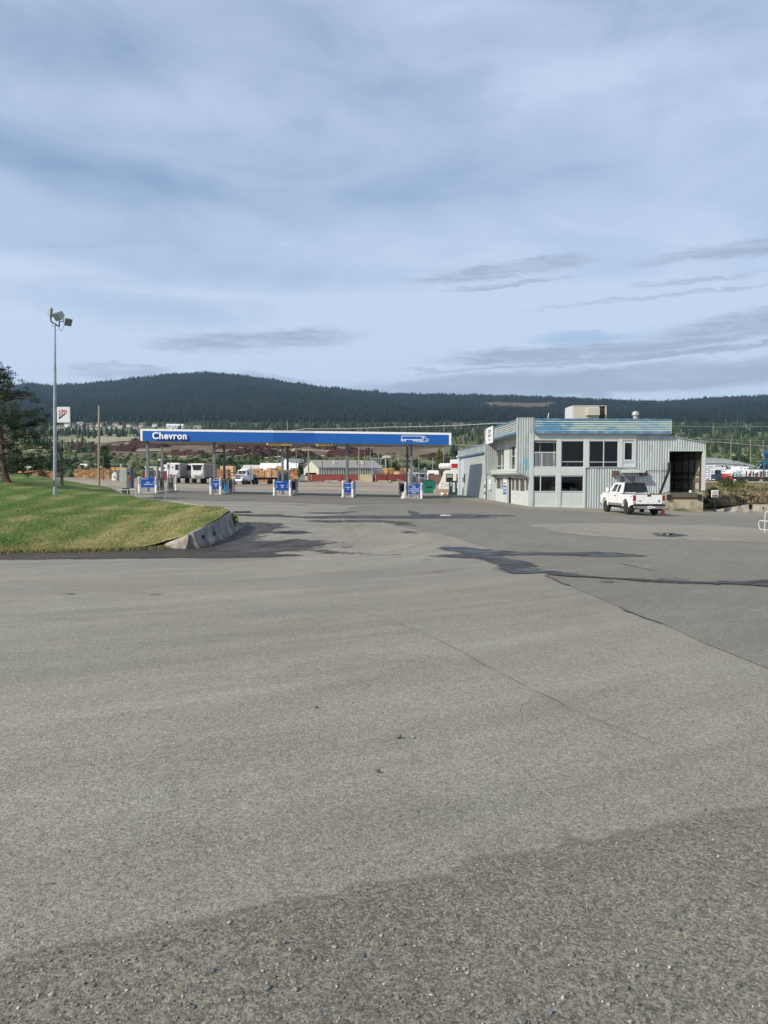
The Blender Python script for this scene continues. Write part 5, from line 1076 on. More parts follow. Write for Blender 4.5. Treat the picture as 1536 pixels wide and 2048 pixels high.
    bm_ = MB().prism([(-1.0, .62), (-.98, .50), (-.6, .44), (.6, .44), (.98, .50), (1.0, .62)], -1.42, -1.22, mat('bumper_grey', (.30, .31, .32), .35, .5)).box(-1.0, 1.0, -1.44, -1.2, .621, .73, BLACK).build('rear_bumper', t, bevel=.015)
    pl = MB().box(-.15, .15, -1.45, -1.43, .47, .62, WHITE).build('licence_plate', bm_); MB().box(-.10, .10, -1.453, -1.450, .52, .57, mat('plate_ink', (.05, .09, .25), .5)).build('plate_mark', pl); MB().box(.18, .34, -1.435, -1.42, .51, .57, WHITE).build('sticker', bm_)
    MB().cyl((0, -1.45, .42), (0, -1.2, .42), .035, UNDER).build('tow_hitch', bm_)
    hr = MB().tube([(-.80, .96, 1.40), (-.66, 1.06, 2.06), (.66, 1.06, 2.06), (.80, .96, 1.40)], .025, BLACK).build('rear_rack', t)
    MB().box(-.12, .12, 1.075, 1.13, 2.0, 2.05, TLR).build('brake_light', t)
    MB().box(-1.0, 1.0, YF + .93, YF + 1.05, .50, .72, CHR).build('front_bumper', t)
    MB().box(.2, .8, .2, .8, .86, 1.25, BLACK).tube([(-.5, -.4, .9), (-.5, -.4, 1.45), (.1, -.35, 1.47)], .02, BLACK).build('bed_tools', t)
    return t
pickup()
q = onG(1327, 50.0); cn = thing('traffic_cone', 'orange traffic cone standing behind the pickup by the dock', 'cone', q); OR = mat('cone_orange', (.62, .14, .05), .6); MB().box(-.2, .2, -.2, .2, 0, .04, OR).build('base', cn); MB().cyl((0, 0, .04), (0, 0, .72), .15, OR, .03, 16).build('cone', cn, True); MB().cyl((0, 0, .38), (0, 0, .5), .096, WHITE, .075, 16).build('band', cn, True)
# ---------------------------------------------------------------- truck at the right edge with a tubular guard
def edge_truck():
    Yg = 26.0; a = PX(1529.5, 1065, Yg); t = thing('parked_truck', 'front corner of a dark truck with a white tubular guard at the right edge', 'truck', (a.x, Yg, 0), rad(-38)); r = .021
    zr = lambda row: PX(1529, row, Yg).z
    b = MB(); zt, zb = zr(1023), zr(1065)
    b.tube([(0, 0, zb), (0, 0, zt - .06), (.05, 0, zt), (1.75, 0, zt), (1.8, 0, zt - .06), (1.8, 0, zb)], r, mat('guard_white', (.50, .50, .49), .5), 10)
    for row in (1042.5, 1060): b.tube([(0, 0, zr(row)), (1.8, 0, zr(row))], r, mat('guard_white', (.50, .50, .49), .5), 10)
    for s_, x_ in ((-1, 0), (1, 1.8)): b.tube([(x_, 0, zr(1042.5)), (x_ + s_ * .17, .04, zr(1041.8)), (x_ + s_ * .22, .08, zr(1047)), (x_ + s_ * .19, .08, zr(1056)), (x_ + s_ * .14, .04, zr(1059.5)), (x_, 0, zr(1060))], r, mat('guard_white', (.50, .50, .49), .5), 10)
    b.build('grille_guard', t, True)
    x0 = -.04 + .12; z0 = float(GT(13.5, 26.5)); cb = MB(); cb.box(x0, x0 + 1.9, .30, 1.9, z0 + .55, z0 + 1.15, DARK); vs = fr(cb, (x0 + .05, x0 + 1.85, 1.6, 4.2, z0 + 1.15), (x0 + .25, x0 + 1.65, 2.2, 4.0, z0 + 1.8), DARK); cb.box(x0, x0 + 1.9, 1.9, 5.8, z0 + .5, z0 + 1.15, DARK); cb.build('body', t, bevel=.04)
    for nm, Q in (('windscreen', (vs[0], vs[1], vs[5], vs[4])), ('side_window', (vs[3], vs[0], vs[4], vs[7])), ('side_window', (vs[1], vs[2], vs[6], vs[5])), ('rear_window', (vs[2], vs[3], vs[7], vs[6]))): g = MB(); quadpanel(g, Q, .08, .92, .12, .88, VGL, .012); g.build(nm, t)
    MB().box(x0 + .05, x0 + .38, .26, .31, z0 + .80, z0 + 1.02, mat('headlight', (.6, .62, .62), .1)).build('headlight', t)
    MB().box(x0 + .5, x0 + 1.4, .27, .31, z0 + .7, z0 + 1.05, BLACK).build('grille', t); MB().box(x0 + .1, x0 + 1.8, .05, .30, z0 + .5, z0 + .64, GREY).build('bumper', t)
    for y_ in (.95, 4.6):
        for x_, s_ in ((x0 + .16, -1), (x0 + 1.74, 1)):
            w_ = wheel(t, x_, y_, .38, .26, s_); w_.location.z += z0
edge_truck()
# ================================================================ LAWN FURNITURE
POLE = mat('pole_galv', (.33, .38, .43), .45, .3, .08, 2, dirt=(.26, .29, .31)); FLD = mat('flood_grey', (.33, .36, .36), .5, .1, .08, 4); WOOD = mat('pole_wood', (.27, .25, .18), .9, 0, .18, 3, .3, 20, (1, 1, .1)); WOODD = mat('pole_wood_dark', (.13, .115, .09), .9, 0, .2, 3, stretch=(1, 1, .1))
YP = 48.0; pb = PX(109.7, 990.5, YP); pt = PX(110.0, 646, YP + .01)
pb.z = float(lawnz(pb.x, pb.y)); lp = thing('light_pole', 'tall grey steel floodlight pole on the lawn', 'light pole', pb)
H = pt.z - pb.z; lean = Vector((pt.x - pb.x, 0, H)); at_ = lambda f: lean * f
b = MB(); b.cyl(at_(-.01), at_(.5), .105, POLE, .10, 16); b.cyl(at_(.5), at_(.73), .10, POLE, .085, 16); b.cyl(at_(.495), at_(.505), .112, POLE, .112, 16); b.cyl(at_(.73), at_(.735), .095, POLE, .09, 16); b.cyl(at_(.735), at_(.87), .075, POLE, .062, 14); b.cyl(at_(.87), at_(1), .055, POLE, .05, 14)
b.build('pole', lp, True); MB().box(-.06, .06, -.115, -.10, .55, .95, mat('rust_dark', (.10, .07, .05), .8)).build('access_cover', lp)
b = MB(); q = lambda px, row, dy=0: PX(px, row, YP + dy) - pb
b.tube([q(101.5, 632), q(101.5, 642.5), q(110, 648), q(118.5, 653), q(118.5, 642)], .045, DARK, 8); b.tube([q(101.5, 633), q(109, 631), q(112, 629)], .03, GREY, 6); b.tube([q(118.5, 644), q(125, 642.5), q(131, 641)], .03, GREY, 6); b.build('crossarm', lp)
def flood(c, yaw, pitch, w, h, d, nm='floodlight'):
    R_ = Matrix.Translation(c) @ Matrix.Rotation(yaw, 4, 'Z') @ Matrix.Rotation(pitch, 4, 'X'); vs = [(-w, -d, -h), (w, -d, -h), (w, -d, h), (-w, -d, h), (-w * .7, d, -h * .6), (w * .7, d, -h * .6), (w * .7, d, h * .6), (-w * .7, d, h * .6)]
    m = MB(); m.add([R_ @ Vector(v) for v in vs], [(0, 1, 2, 3), (7, 6, 5, 4), (0, 4, 5, 1), (1, 5, 6, 2), (2, 6, 7, 3), (3, 7, 4, 0)], FLD); o = m.build(nm, lp, bevel=.02)
    e = MB(); e.add([R_ @ Vector(v) for v in [(-w * .9, -d - .01, -h * .9), (w * .9, -d - .01, -h * .9), (w * .9, -d - .01, h * .9), (-w * .9, -d - .01, h * .9)]], [(0, 1, 2, 3)], mat('lens_glass', (.16, .18, .18), .15)); e.build('lens', o)
flood(q(99, 625), rad(90), rad(5), .16, .30, .13); flood(q(118, 630.5), rad(-35), rad(38), .30, .27, .24); flood(q(134, 642.5), rad(48), rad(28), .24, .24, .22)
MB().tube([q(118.5, 655), q(120, 660), q(122, 662), q(125, 660), q(128, 651)], .012, BLACK, 5).tube([q(105, 645), q(105, 652), q(107, 653.5), q(109, 650)], .010, BLACK, 5).build('cable', lp)
s0, s1 = PX(114.5, 845, YP - .1), PX(139.5, 813.5, YP - .1); W_, H_ = s1.x - s0.x, s1.z - s0.z
cf = thing('pole_sign', 'white square sign with red lettering and diagonal stripes strapped to the light pole', 'sign', s0); WHS = mat('sign_white', (.66, .68, .66), .5, 0, .03)
MB().box(0, W_, 0, .05, 0, H_, WHS).box(-.14, W_ + .01, -.01, .06, H_, H_ + .02, DARK).box(-.14, W_ + .01, -.01, .06, -.02, 0, DARK).build('sign_board', cf)
RD = mat('sign_red', (.42, .03, .07), .5); NV = mat('sign_navy', (.05, .02, .16), .5)
text('lettering', 'CFN', .27, RD, cf, (W_ * .46, -.008, H_ * .70), bold=.008, sx=1.0)
b = MB(); k = H_; b.prism([(.10, k * .18), (.10, k * .32), (.46, k * .58), (.62, k * .58)], -.006, -.001, NV); b.prism([(.10, k * .36), (.10, k * .42), (.30, k * .58), (.38, k * .58)], -.006, -.001, RD); b.prism([(.10, k * .46), (.10, k * .52), (.17, k * .58), (.25, k * .58)], -.006, -.001, RD); b.prism([(.10, k * .55), (.10, k * .59), (.14, k * .59)], -.006, -.001, NV); b.build('stripes', cf)
MB().box(.06, W_ - .06, -.004, -.001, .06, .066, GREY).box(.06, W_ - .06, -.004, -.001, H_ - .10, H_ - .094, GREY).box(W_ - .066, W_ - .06, -.004, -.001, .066, H_ - .10, GREY).build('border_line', cf)
def upole(px, r0, r1, Y, m_, r, label, arms=(), lamp=None, grp=None, tilt=0, dz=0):
    base = PX(px, r1, Y); g = float(GT(base.x, base.y)); base.z = g if base.z > g + .3 and not (px < 200 and Y < 90) else base.z; top = PX(px + tilt, r0, Y) - base; t = thing('utility_pole', label, 'pole', base, 0, grp); MB().cyl((0, 0, -.6), top, r, m_, r * .72, 10).build('pole_shaft', t, True)
    for f, w in arms: MB().box(-w / 2 + top.x * f, w / 2 + top.x * f, -.06, .06, top.z * f - .06, top.z * f + .06, m_).build('crossarm', t)
    if lamp: MB().tube([top * lamp[1], top * lamp[1] + Vector((lamp[0], 0, .15))], .05, GREY, 6).build('lamp_arm', t); MB().lathe([(.05, .2), (.28, .12), (.35, 0), (.3, -.06)], WHITE, tuple(top * lamp[1] + Vector((lamp[0], 0, .1))), 10).build('lamp_head', t, True)
    return t
upole(197.3, 811, 969, 84, WOOD, .15, 'bare pale wooden utility pole behind the lawn, without crossarms', tilt=.8)
upole(123.5, 880, 981, 62, WOODD, .14, 'dark weathered pole partly hidden in the pine foliage')
upole(46.5, 930, 950, 84, WOODD, .12, 'short dark post beyond the lawn crest, in front of lumber')
p = PX(328.8, 1001.5, 47.5); p.z -= .05; o = MB().cyl((0, 0, -.3), PX(339.5, 925, 47.5) - p, .035, POLE, .035, 8).build('leaning_post'); o.location = p; tag(o, 'thin grey metal post leaning right at the edge of the lawn', 'post')
# grey cabinet and hoops
pc = onG(254, 72); pc.z = PX(254, 985, 72).z; W_ = (266 - 243.5) / F * 72; uc_ = thing('fuel_cabinet', 'tall grey metal cabinet on legs behind the lawn kerb, left of the canopy', 'cabinet', pc, rad(-6)); zt = PX(254, 935.5, 72).z - pc.z
MB().box(-W_ / 2, W_ * .12, -.35, .35, .42, zt, mat('cabinet_tan', (.32, .33, .28), .6, .1, .12, 1.5)).build('housing', uc_, bevel=.02); MB().box(W_ * .121, W_ / 2, -.35, .35, .42, zt - .03, mat('cabinet_dark', (.10, .12, .15), .5, .2, .2, 2)).build('pump_panel', uc_, bevel=.02)
MB().box(W_ * .2, W_ * .42, -.37, -.351, 1.15, 1.4, RED).box(W_ * .2, W_ * .4, -.365, -.351, 1.7, 1.95, BLACK).build('label_plate', uc_); MB().box(-W_ * .35, W_ * .1, -.3, .3, -.6, .42, DARK).build('plinth', uc_)
for px, w in ((239.5, .42), (257, .38)):
    p = PX(px, 990, 68); o = MB().tube([(-w, 0, -.7), (-w, 0, .48), (w, 0, .48), (w, 0, -.7)], .035, mat('hoop_cream', (.55, .53, .44), .6), 8).build('hoop_guard', None, True); o.location = p + Vector((.3, 0, .0)); tag(o, ('left' if px < 250 else 'right') + ' pale pipe hoop guarding the grey cabinet', 'guard rail')
# ================================================================ TREES
def leafcloud(centres, radii, n, size, r, squash=.7, shell=.5):
    """n small triangles spread through clumps; returns vertices (3n,3)"""
    c = np.array(centres); rd = np.array(radii); p = rd ** 2; p = p / p.sum(); i = r.choice(len(c), n, p=p); d = r.normal(0, 1, (n, 3)); d /= np.linalg.norm(d, axis=1, keepdims=True); q = r.random(n) ** shell
    pos = c[i] + d * (rd[i] * q)[:, None] * np.array([1, 1, squash]); u = r.normal(0, 1, (n, 3)); u /= np.linalg.norm(u, axis=1, keepdims=True); w = np.cross(u, r.normal(0, 1, (n, 3))); w /= np.linalg.norm(w, axis=1, keepdims=True); s = size * r.uniform(.6, 1.4, (n, 1))
    return np.stack([pos - u * s, pos + u * s, pos + w * s * 1.7], 1).reshape(-1, 3), i
LEAF = vcmat('leaf', .75, 1, bs=.6); BARK = mat('bark', (.085, .06, .045), .95, 0, .3, 3, .5, 12, (1, 1, .3))
def crown(parent, centres, radii, n, size, tints, r, name='crown', squash=.7, shell=.5):
    v, i = leafcloud(centres, radii, n, size, r, squash, shell); t = np.array(tints); ci = r.integers(0, len(t), len(radii)); col = t[ci[i]] * r.uniform(.75, 1.3, (n, 1)); mixm = r.random(n) < .3; col[mixm] = t[r.integers(0, len(t), mixm.sum())]
    return meshobj(name, v, np.arange(3 * n).reshape(-1, 3), LEAF, parent, tint=np.repeat(col, 3, 0))
def pine():
    r = np.random.default_rng(11); b0 = PX(13.5, 965, 58); b0.z = float(lawnz(b0.x, b0.y)) - .05
    t = thing('pine_tree', 'dark spreading pine tree on the lawn at the left edge', 'tree', b0); s = 58 / F
    tr = MB(); path = [Vector(((px - 13.5) * s, 0, (965 - row) * s)) for px, row in ((16, 966), (13, 958), (10, 945), (8, 925), (6, 900), (4, 870), (2, 840), (-4, 800), (-8, 765), (-6, 735), (-4, 728))]
    for i in range(len(path) - 1): tr.cyl(path[i], path[i + 1], .27 * (1 - i / 11) + .03, BARK, .27 * (1 - (i + 1) / 11) + .03, 9)
    C_ = []; Rr = []; br = MB()
    prof = [(728, 8, 30), (745, 25, 40), (765, 35, 60), (785, 55, 80), (800, 80, 100), (820, 98, 110), (840, 105, 120), (860, 118, 130), (880, 135, 140), (900, 140, 145), (918, 150, 150), (932, 158, 140), (943, 120, 120)]
    for k in range(64):
        f = (k + .5) / 64; row = 733 + (938 - 733) * f ** .85; ww = np.interp(row, [p[0] for p in prof], [p[1] for p in prof]); base = None; z = (965 - row) * s; a = r.uniform(0, 2 * pi) if k % 3 else r.uniform(-.7, .5)
        L_ = ww * s * r.uniform(.62, 1.02); zt_ = z + r.uniform(-.05, .35) * (1 if row < 880 else -.4); j = min(range(len(path)), key=lambda i: abs(path[i].z - z)); P0 = Vector((path[j].x, 0, z - .1 * L_)); P1 = Vector((path[j].x + L_ * math.cos(a), L_ * math.sin(a), zt_)); md = (P0 + P1) / 2 + Vector((0, 0, .25 if row < 900 else -.1))
        br.cyl(P0, md, .055, BARK, .04, 5, False); br.cyl(md, P1, .04, BARK, .015, 5, False)
        for g in np.linspace(.35, 1, max(3, int(L_ / .7))):
            q = (P0 * (1 - g) ** 2 + md * 2 * g * (1 - g) + P1 * g * g); C_.append((q.x + r.normal(0, .25), q.y + r.normal(0, .25), q.z + r.normal(.1, .14))); Rr.append(r.uniform(.32, .62))
    for k in range(11):   # bare dead branches low on the trunk
        z = r.uniform(1.2, 4.2); a = r.uniform(-.9, .9); L_ = r.uniform(1.6, 3.6); x0 = (6 - 13.5) * s; br.cyl((x0, 0, z), (x0 + L_ * math.cos(a), L_ * math.sin(a) - .3, z - L_ * .12), .03, mat('dead_twig', (.20, .15, .11), .9), .01, 4, False)
    br.build('limb', t); tr.build('trunk', t, True)
    for px, row, rr in ((6, 738, .45), (16, 735, .3), (18, 730, .18), (10, 752, .5), (4, 765, .6), (48, 762, .35), (40, 768, .4), (30, 772, .5), (62, 778, .3), (118, 935, .6), (135, 938, .6), (150, 934, .45), (160, 932, .28), (128, 925, .7), (105, 930, .7), (95, 842, .5), (88, 832, .5)):
        C_.append(((px - 13.5) * s, r.uniform(-1.5, .5), (965 - row) * s)); Rr.append(rr)
    crown(t, C_, Rr, 31000, .046, [(.020, .042, .022), (.030, .055, .022), (.042, .066, .024), (.016, .034, .022), (.05, .07, .03)], r, squash=.55, shell=.6)
pine()
def decid(name, label, cat, base, h, w, tints, seed, n=2600, size=.16, grp=None, form='round', trunk=.25):
    r = np.random.default_rng(seed); t = thing(name, label, cat, base, 0, grp); tr = MB(); tr.cyl((0, 0, -.4), (r.normal(0, .1), 0, h * .5), h * .022 + .04, BARK, h * .010 + .02, 7); C_ = []; Rr = []
    for k in range(16 if form != 'poplar' else 14):
        if form == 'poplar': z = h * (.12 + .86 * k / 14); rr = w * .5 * math.sin(pi * min(1, .12 + .86 * (k + 1) / 15)) ** .6; C_.append((r.normal(0, w * .06), r.normal(0, w * .06), z)); Rr.append(max(.15 * w, rr * .9))
        else:
            z = h * r.uniform(trunk, .92); f = math.sin(pi * min(1, (z / h - trunk + .15) / (1.05 - trunk))) ** .6; a = r.uniform(0, 2 * pi); q = w * .36 * f * math.sqrt(r.random()); C_.append((q * math.cos(a), q * math.sin(a), z)); Rr.append(w * r.uniform(.13, .24)); 
            if k < 8: tr.cyl((0, 0, h * .3), C_[-1], h * .008 + .015, BARK, .02, 5, False)
    tr.build('trunk', t); crown(t, C_, Rr, n, size, tints, r, squash=.85 if form != 'poplar' else 1.2, shell=.45); return t
DG = [(.035, .065, .022), (.05, .085, .028), (.065, .10, .03), (.03, .055, .022)]; LG = [(.10, .14, .035), (.13, .16, .04), (.08, .12, .03)]; PG = [(.30, .33, .20), (.22, .27, .12), (.12, .17, .06), (.38, .40, .30)]
def gz(px, row, Y): return PX(px, row, Y)
b_ = gz(269, 955, 175); decid('blossom_tree', 'pale blossoming young tree between the grey cabinet and the canopy', 'tree', b_, 5.2, 4.6, PG, 3, 3600, .11, trunk=.12)
b_ = gz(208, 955, 215); decid('leafy_tree', 'slender green tree standing behind the lumber left of the canopy', 'tree', b_, 9.6, 5.0, DG, 4, 2400, .17)
b_ = gz(878, 948, 240); decid('poplar_tree', 'narrow yellow green poplar behind the motorhome', 'tree', b_, 8.3, 2.6, LG, 5, 1800, .16, form='poplar')
b_ = gz(598, 955, 235); decid('shrub', 'young green shrub at the left corner of the white gabled warehouse', 'shrub', b_, 2.4, 1.6, LG, 6, 700, .12, trunk=.05)
b_ = gz(1342, 905, 330); decid('poplar_tree', 'yellow green poplar showing above the sloping dock roof', 'tree', b_, 13.0, 3.2, LG, 7, 1800, .2, form='poplar')
for i, (px, Y, h, w) in enumerate(((607, 330, 9, 13), (626, 350, 9.5, 10), (560, 340, 4, 8), (525, 345, 5, 13), (492, 340, 5.5, 12), (470, 335, 5, 12), (590, 345, 4.5, 8), (650, 345, 4, 12))):
    p = onG(px, Y); decid('leafy_tree', ('broad green tree with a rounded crown behind the white gabled warehouse' if i == 0 else 'green tree touching the broad rounded one behind the warehouse' if i == 1 else 'low green tree in the belt behind the lumber yard, seen under the canopy'), 'tree', p, h * .95, w, DG, 20 + i, 1800, .26, grp=None if i < 2 else 'low trees behind the lumber yard', trunk=.05)
# the tree belt: three shapes, each tree its own object
protos = [decid('leafy_tree', 'bushy green tree of the long belt below the log yard', 'tree', (0, 0, 0), 6.5, 8, DG, 40 + k, 1300, .30, 'trees of the belt below the log yard', trunk=.04) for k in range(3)]
rb = np.random.default_rng(31); used = set(); cnt = 0
for k in range(120):
    px = rb.uniform(-60, 1000) if k % 4 else rb.uniform(1340, 1620); Y = rb.uniform(345, 520); Y = rb.uniform(480, 540) if 135 < px < 265 else Y; x = (px - 768) / F * Y; p = Vector((x, Y, float(GT(x, Y)))); pr = protos[k % 3]
    o = pr if (k % 3) not in used else dup(pr); used.add(k % 3); sc = rb.uniform(.4, .95) * (1.0 if px < 1000 else 1.1); o.location = p; o.rotation_euler = (0, 0, rb.uniform(0, 6)); o.scale = (sc * 1.25, sc * 1.25, sc)
# ---------------------------------------------------------------- woods as single masses
def conifers(name, n, fn, h0, h1, tints, label, seed, slim=.19, k=5, bush=False):
    r = np.random.default_rng(seed); P = []
    while len(P) < n:
        m_ = n * 2; px = r.uniform(-60, 1600, m_); y = fn[0] + (fn[1] - fn[0]) * r.random(m_) ** fn[2]; x = (px - 768) / F * y; keep = fn[3](px, y, x) if fn[3] else np.ones(m_, bool); P += list(zip(x[keep], y[keep]))
    P = np.array(P[:n]); z = GT(P[:, 0], P[:, 1]); h = r.uniform(h0, h1, n) * (1 + .25 * noise2(P[:, 0], P[:, 1], 160, 6)); rd = h * slim * r.uniform(.75, 1.25, n); an = np.arange(k) * 2 * pi / k
    V = np.zeros((n, 2 * k + 2, 3)); ph = r.uniform(0, 6, n)
    for j in range(k):
        for lv, (zz, rr) in enumerate(((.0, .75), (.48, 1.0)) if bush else ((.06, 1.0), (.40, .72))):
            a = an[j] + ph + lv * .6; V[:, lv * k + j, 0] = P[:, 0] + np.cos(a) * rd * rr * r.uniform(.8, 1.2, n); V[:, lv * k + j, 1] = P[:, 1] + np.sin(a) * rd * rr * r.uniform(.8, 1.2, n); V[:, lv * k + j, 2] = z + h * zz
    V[:, 2 * k, :] = np.stack([P[:, 0], P[:, 1], z + h * .68], 1); V[:, 2 * k + 1, :] = np.stack([P[:, 0], P[:, 1], z + h], 1)
    fs = []
    for j in range(k): fs += [(j, (j + 1) % k, 2 * k), (k + j, k + (j + 1) % k, 2 * k + 1)]
    if bush:
        fs = []
        for j in range(k): fs += [(j, (j + 1) % k, k + (j + 1) % k), (j, k + (j + 1) % k, k + j), (k + j, k + (j + 1) % k, 2 * k), (j, j, j)][:3]
        V[:, 2 * k, 2] = z + h * .95; V[:, 2 * k, 0] += r.normal(0, .2, n) * rd
    fs = np.array(fs)[None] + (np.arange(n) * (2 * k + 2))[:, None, None]
    t = np.array(tints); patch = noise2(P[:, 0], P[:, 1], 260, 12); c = t[np.clip((r.random(n) * len(t) + patch).astype(int), 0, len(t) - 1)] * r.uniform(.7, 1.35, (n, 1)) * (1 + .2 * patch[:, None])
    o = meshobj(name, V.reshape(-1, 3), fs.reshape(-1, 3), LEAFC, tint=np.repeat(np.clip(c, 0, 1), 2 * k + 2, 0)); return stuff(o, label, 'trees')
LEAFC = vcmat('needles', .85, 1, bs=.02)
def okhill(px, y, x):
    e = ((x / y - .175) / .055) ** 2 + ((y - 3080) / 240) ** 2 + .3 * noise2(x, y, 25, 9)
    return (e > 1) & (y > 1640 + 60 * noise2(x, y, 200, 3))
CT = [(.005, .010, .009), (.006, .012, .010), (.007, .013, .010), (.009, .016, .011), (.014, .023, .013)]
conifers('hillside_forest', 78000, (1640, 3900, .8, okhill), 9, 21, CT, 'dark conifer forest covering the hills', 61)
conifers('ridge_forest', 9000, (3560, 3900, 1.0, lambda px, y, x: np.ones(len(px), bool)), 13, 27, CT[:4], 'conifers standing along the skyline of the hills', 62, slim=.16)
conifers('valley_forest', 2600, (1150, 1640, 1.0, lambda px, y, x: (noise2(x, y, 160, 21) > -.12) & ~((px > 100) & (px < 410) & (y > 1270) & (y < 1570) & (noise2(x, y, 40, 5) > -.55))), 8, 15, [(.012, .024, .014), (.018, .032, .016), (.035, .05, .022)], 'mixed trees round the houses at the foot of the hills', 63, slim=.25)
conifers('valley_wood', 1000, (560, 1250, 1.0, lambda px, y, x: (noise2(x, y, 110, 22) > .25) & ~((px > 190) & (px < 900) & (y < 960)) & ~((px > 120) & (px < 290) & (y > 860) & (y < 1100)) | (px > 1340) & (noise2(x, y, 80, 2) > -.1) & (y > 620) & (y < 1000)), 6, 11, [(.022, .038, .018), (.032, .052, .022), (.055, .078, .028)], 'scattered woodland on the valley slope', 64, slim=.27)
conifers('valley_scrub', 2600, (300, 640, 1.0, lambda px, y, x: (noise2(x, y, 45, 33) > -.02) & (px > 60)), 1.6, 3.6, [(.03, .05, .02), (.05, .075, .026), (.08, .105, .04)], 'low green scrub on the slope beyond the lumber yard', 66, slim=.62, k=7, bush=True)
# ================================================================ LOG YARD
LOGM = vcmat('log_bark', .9, 1, bs=.6)
def logpile(px0, px1, row, Yoff, hh, dep, label, seed, slope=0.0, red=1.0):
    hh *= 1.25; a = GP(px0, row); b = GP(px1, row + slope); r = np.random.default_rng(seed); d = (b - a); L_ = d.length; n = int(min(900, L_ * hh * 1.1)); V = []; Fc = []; T = []; u = d.normalized(); w = Vector((-u.y, u.x, 0)).normalized()
    for i in range(n):
        f = r.random(); q = r.random() ** .7; e = min(1, 4 * min(f, 1 - f) + .25) * (.75 + .25 * math.sin(f * 19 + seed)); z = hh * e * q; off = dep * (q) * .8 + r.normal(0, .4); c = a + d * f + w * off; c.z = float(GT(c.x, c.y)) + z
        ax = (u if r.random() < .35 else w) + Vector(r.normal(0, .12, 3)); ax.normalize(); l = r.uniform(2, 3.4); rr = r.uniform(.28, .55); s1 = ax.orthogonal().normalized() * rr; s2 = ax.cross(s1).normalized() * rr; k = len(V)
        for sg in (-1, 1): V += [c + ax * l * sg + s1, c + ax * l * sg + s2, c + ax * l * sg - s1, c + ax * l * sg - s2]
        Fc += [(k, k + 1, k + 5, k + 4), (k + 1, k + 2, k + 6, k + 5), (k + 2, k + 3, k + 7, k + 6), (k + 3, k, k + 4, k + 7), (k, k + 3, k + 2, k + 1), (k + 4, k + 5, k + 6, k + 7)]
        t = [(.11, .042, .032), (.08, .034, .028), (.14, .06, .04), (.28, .18, .12)][r.choice(4, p=[.4, .35, .17, .08])]; T += [np.array(t) * (red, 1, 1)] * 8
    # earth core under the logs
    k = len(V); m_ = 14
    for i in range(m_ + 1):
        f = i / m_; e = min(1, 4 * min(f, 1 - f) + .1) * .8; g = a + d * f
        for o_, z in ((-1, -.3), (dep * .5, hh * e), (dep * 1.5, -.3)): c = g + w * o_; c.z = float(GT(c.x, c.y)) + z; V.append(c)
        T += [(.05, .024, .02)] * 3
        if i: Fc += [(k + 3 * i - 3, k + 3 * i, k + 3 * i + 1, k + 3 * i - 2), (k + 3 * i - 2, k + 3 * i + 1, k + 3 * i + 2, k + 3 * i - 1)]
    o = meshobj('log_pile', [tuple(v) for v in V], Fc, LOGM, tint=np.array(T)); tag(o, label, 'log pile', 'log piles of the yard on the valley slope'); return o
for i, (a_, c_, row, hh, dep, sl_, l_) in enumerate(((128, 196, 903, 7, 14, 0, 'dark red brown log pile between the pine and the bare pole'), (188, 262, 905, 6, 14, 0, 'red brown log pile right of the bare pole, left of the canopy'), (238, 330, 899, 9, 20, 0, 'highest log pile beside the left end of the canopy'), (300, 420, 893, 8, 18, -1, 'long dark log pile seen under the canopy above the trailers'), (325, 405, 911, 4, 9, 4, 'low log pile right behind the white trailers'), (425, 560, 899, 8, 18, 0, 'long log pile under the middle of the canopy'), (468, 545, 911, 5, 10, -8, 'slanting log pile above the white tractor truck'), (505, 580, 919, 5.5, 11, -8, 'slanting log pile left of the paired middle columns'), (560, 665, 898, 7, 16, 3, 'dark log pile right of the paired middle columns'), (575, 640, 917, 5, 10, -3, 'log pile directly above the white gabled warehouse'), (640, 748, 914, 7, 13, 4, 'dark log pile behind the fourth canopy column'), (828, 885, 921, 4, 9, 1, 'brown log pile between the last column and the building'))):
    logpile(a_, c_, row, 0, hh, dep, l_, 70 + i, sl_, 1.0 if row < 915 else .85)
TAN = mat('bare_earth', (.34, .27, .19), .95, 0, .2, .3)
for pts in ([(228, 897), (262, 884), (300, 890), (300, 893), (262, 888), (240, 900)], [(205, 903), (330, 901), (330, 903.5), (205, 905)], [(480, 914), (535, 897), (560, 897), (490, 918)], [(510, 920), (575, 903), (590, 904), (520, 924)], [(560, 900), (700, 903), (760, 908), (700, 907), (560, 904)], [(420, 902), (480, 902), (480, 906), (420, 905)], [(330, 913), (400, 915), (400, 918), (330, 916)]):
    sheet('track', pts, TAN, .9, 1.2, 4, 9, js=.08)
# pale fields left of the pole
sheet('dry_field', [(130, 886), (160, 876), (200, 874), (225, 870), (275, 870), (280, 882), (200, 888)], mat('dry_grass', (.30, .28, .17), .95, 0, .15, .05), 1.2, 3, 10, 16, js=.02)
sheet('green_field', [(1425, 917), (1440, 912), (1540, 912), (1560, 935), (1440, 935)], mat('green_field', (.13, .17, .055), .95, 0, .25, .03), 1.0, 3, 8, 12, js=.02)
sheet('dry_field', [(1450, 912.5), (1560, 913), (1560, 917), (1450, 915.5)], mat('dry_grass', (.30, .28, .17)), 1.6, 2, 8, 12, js=.02)
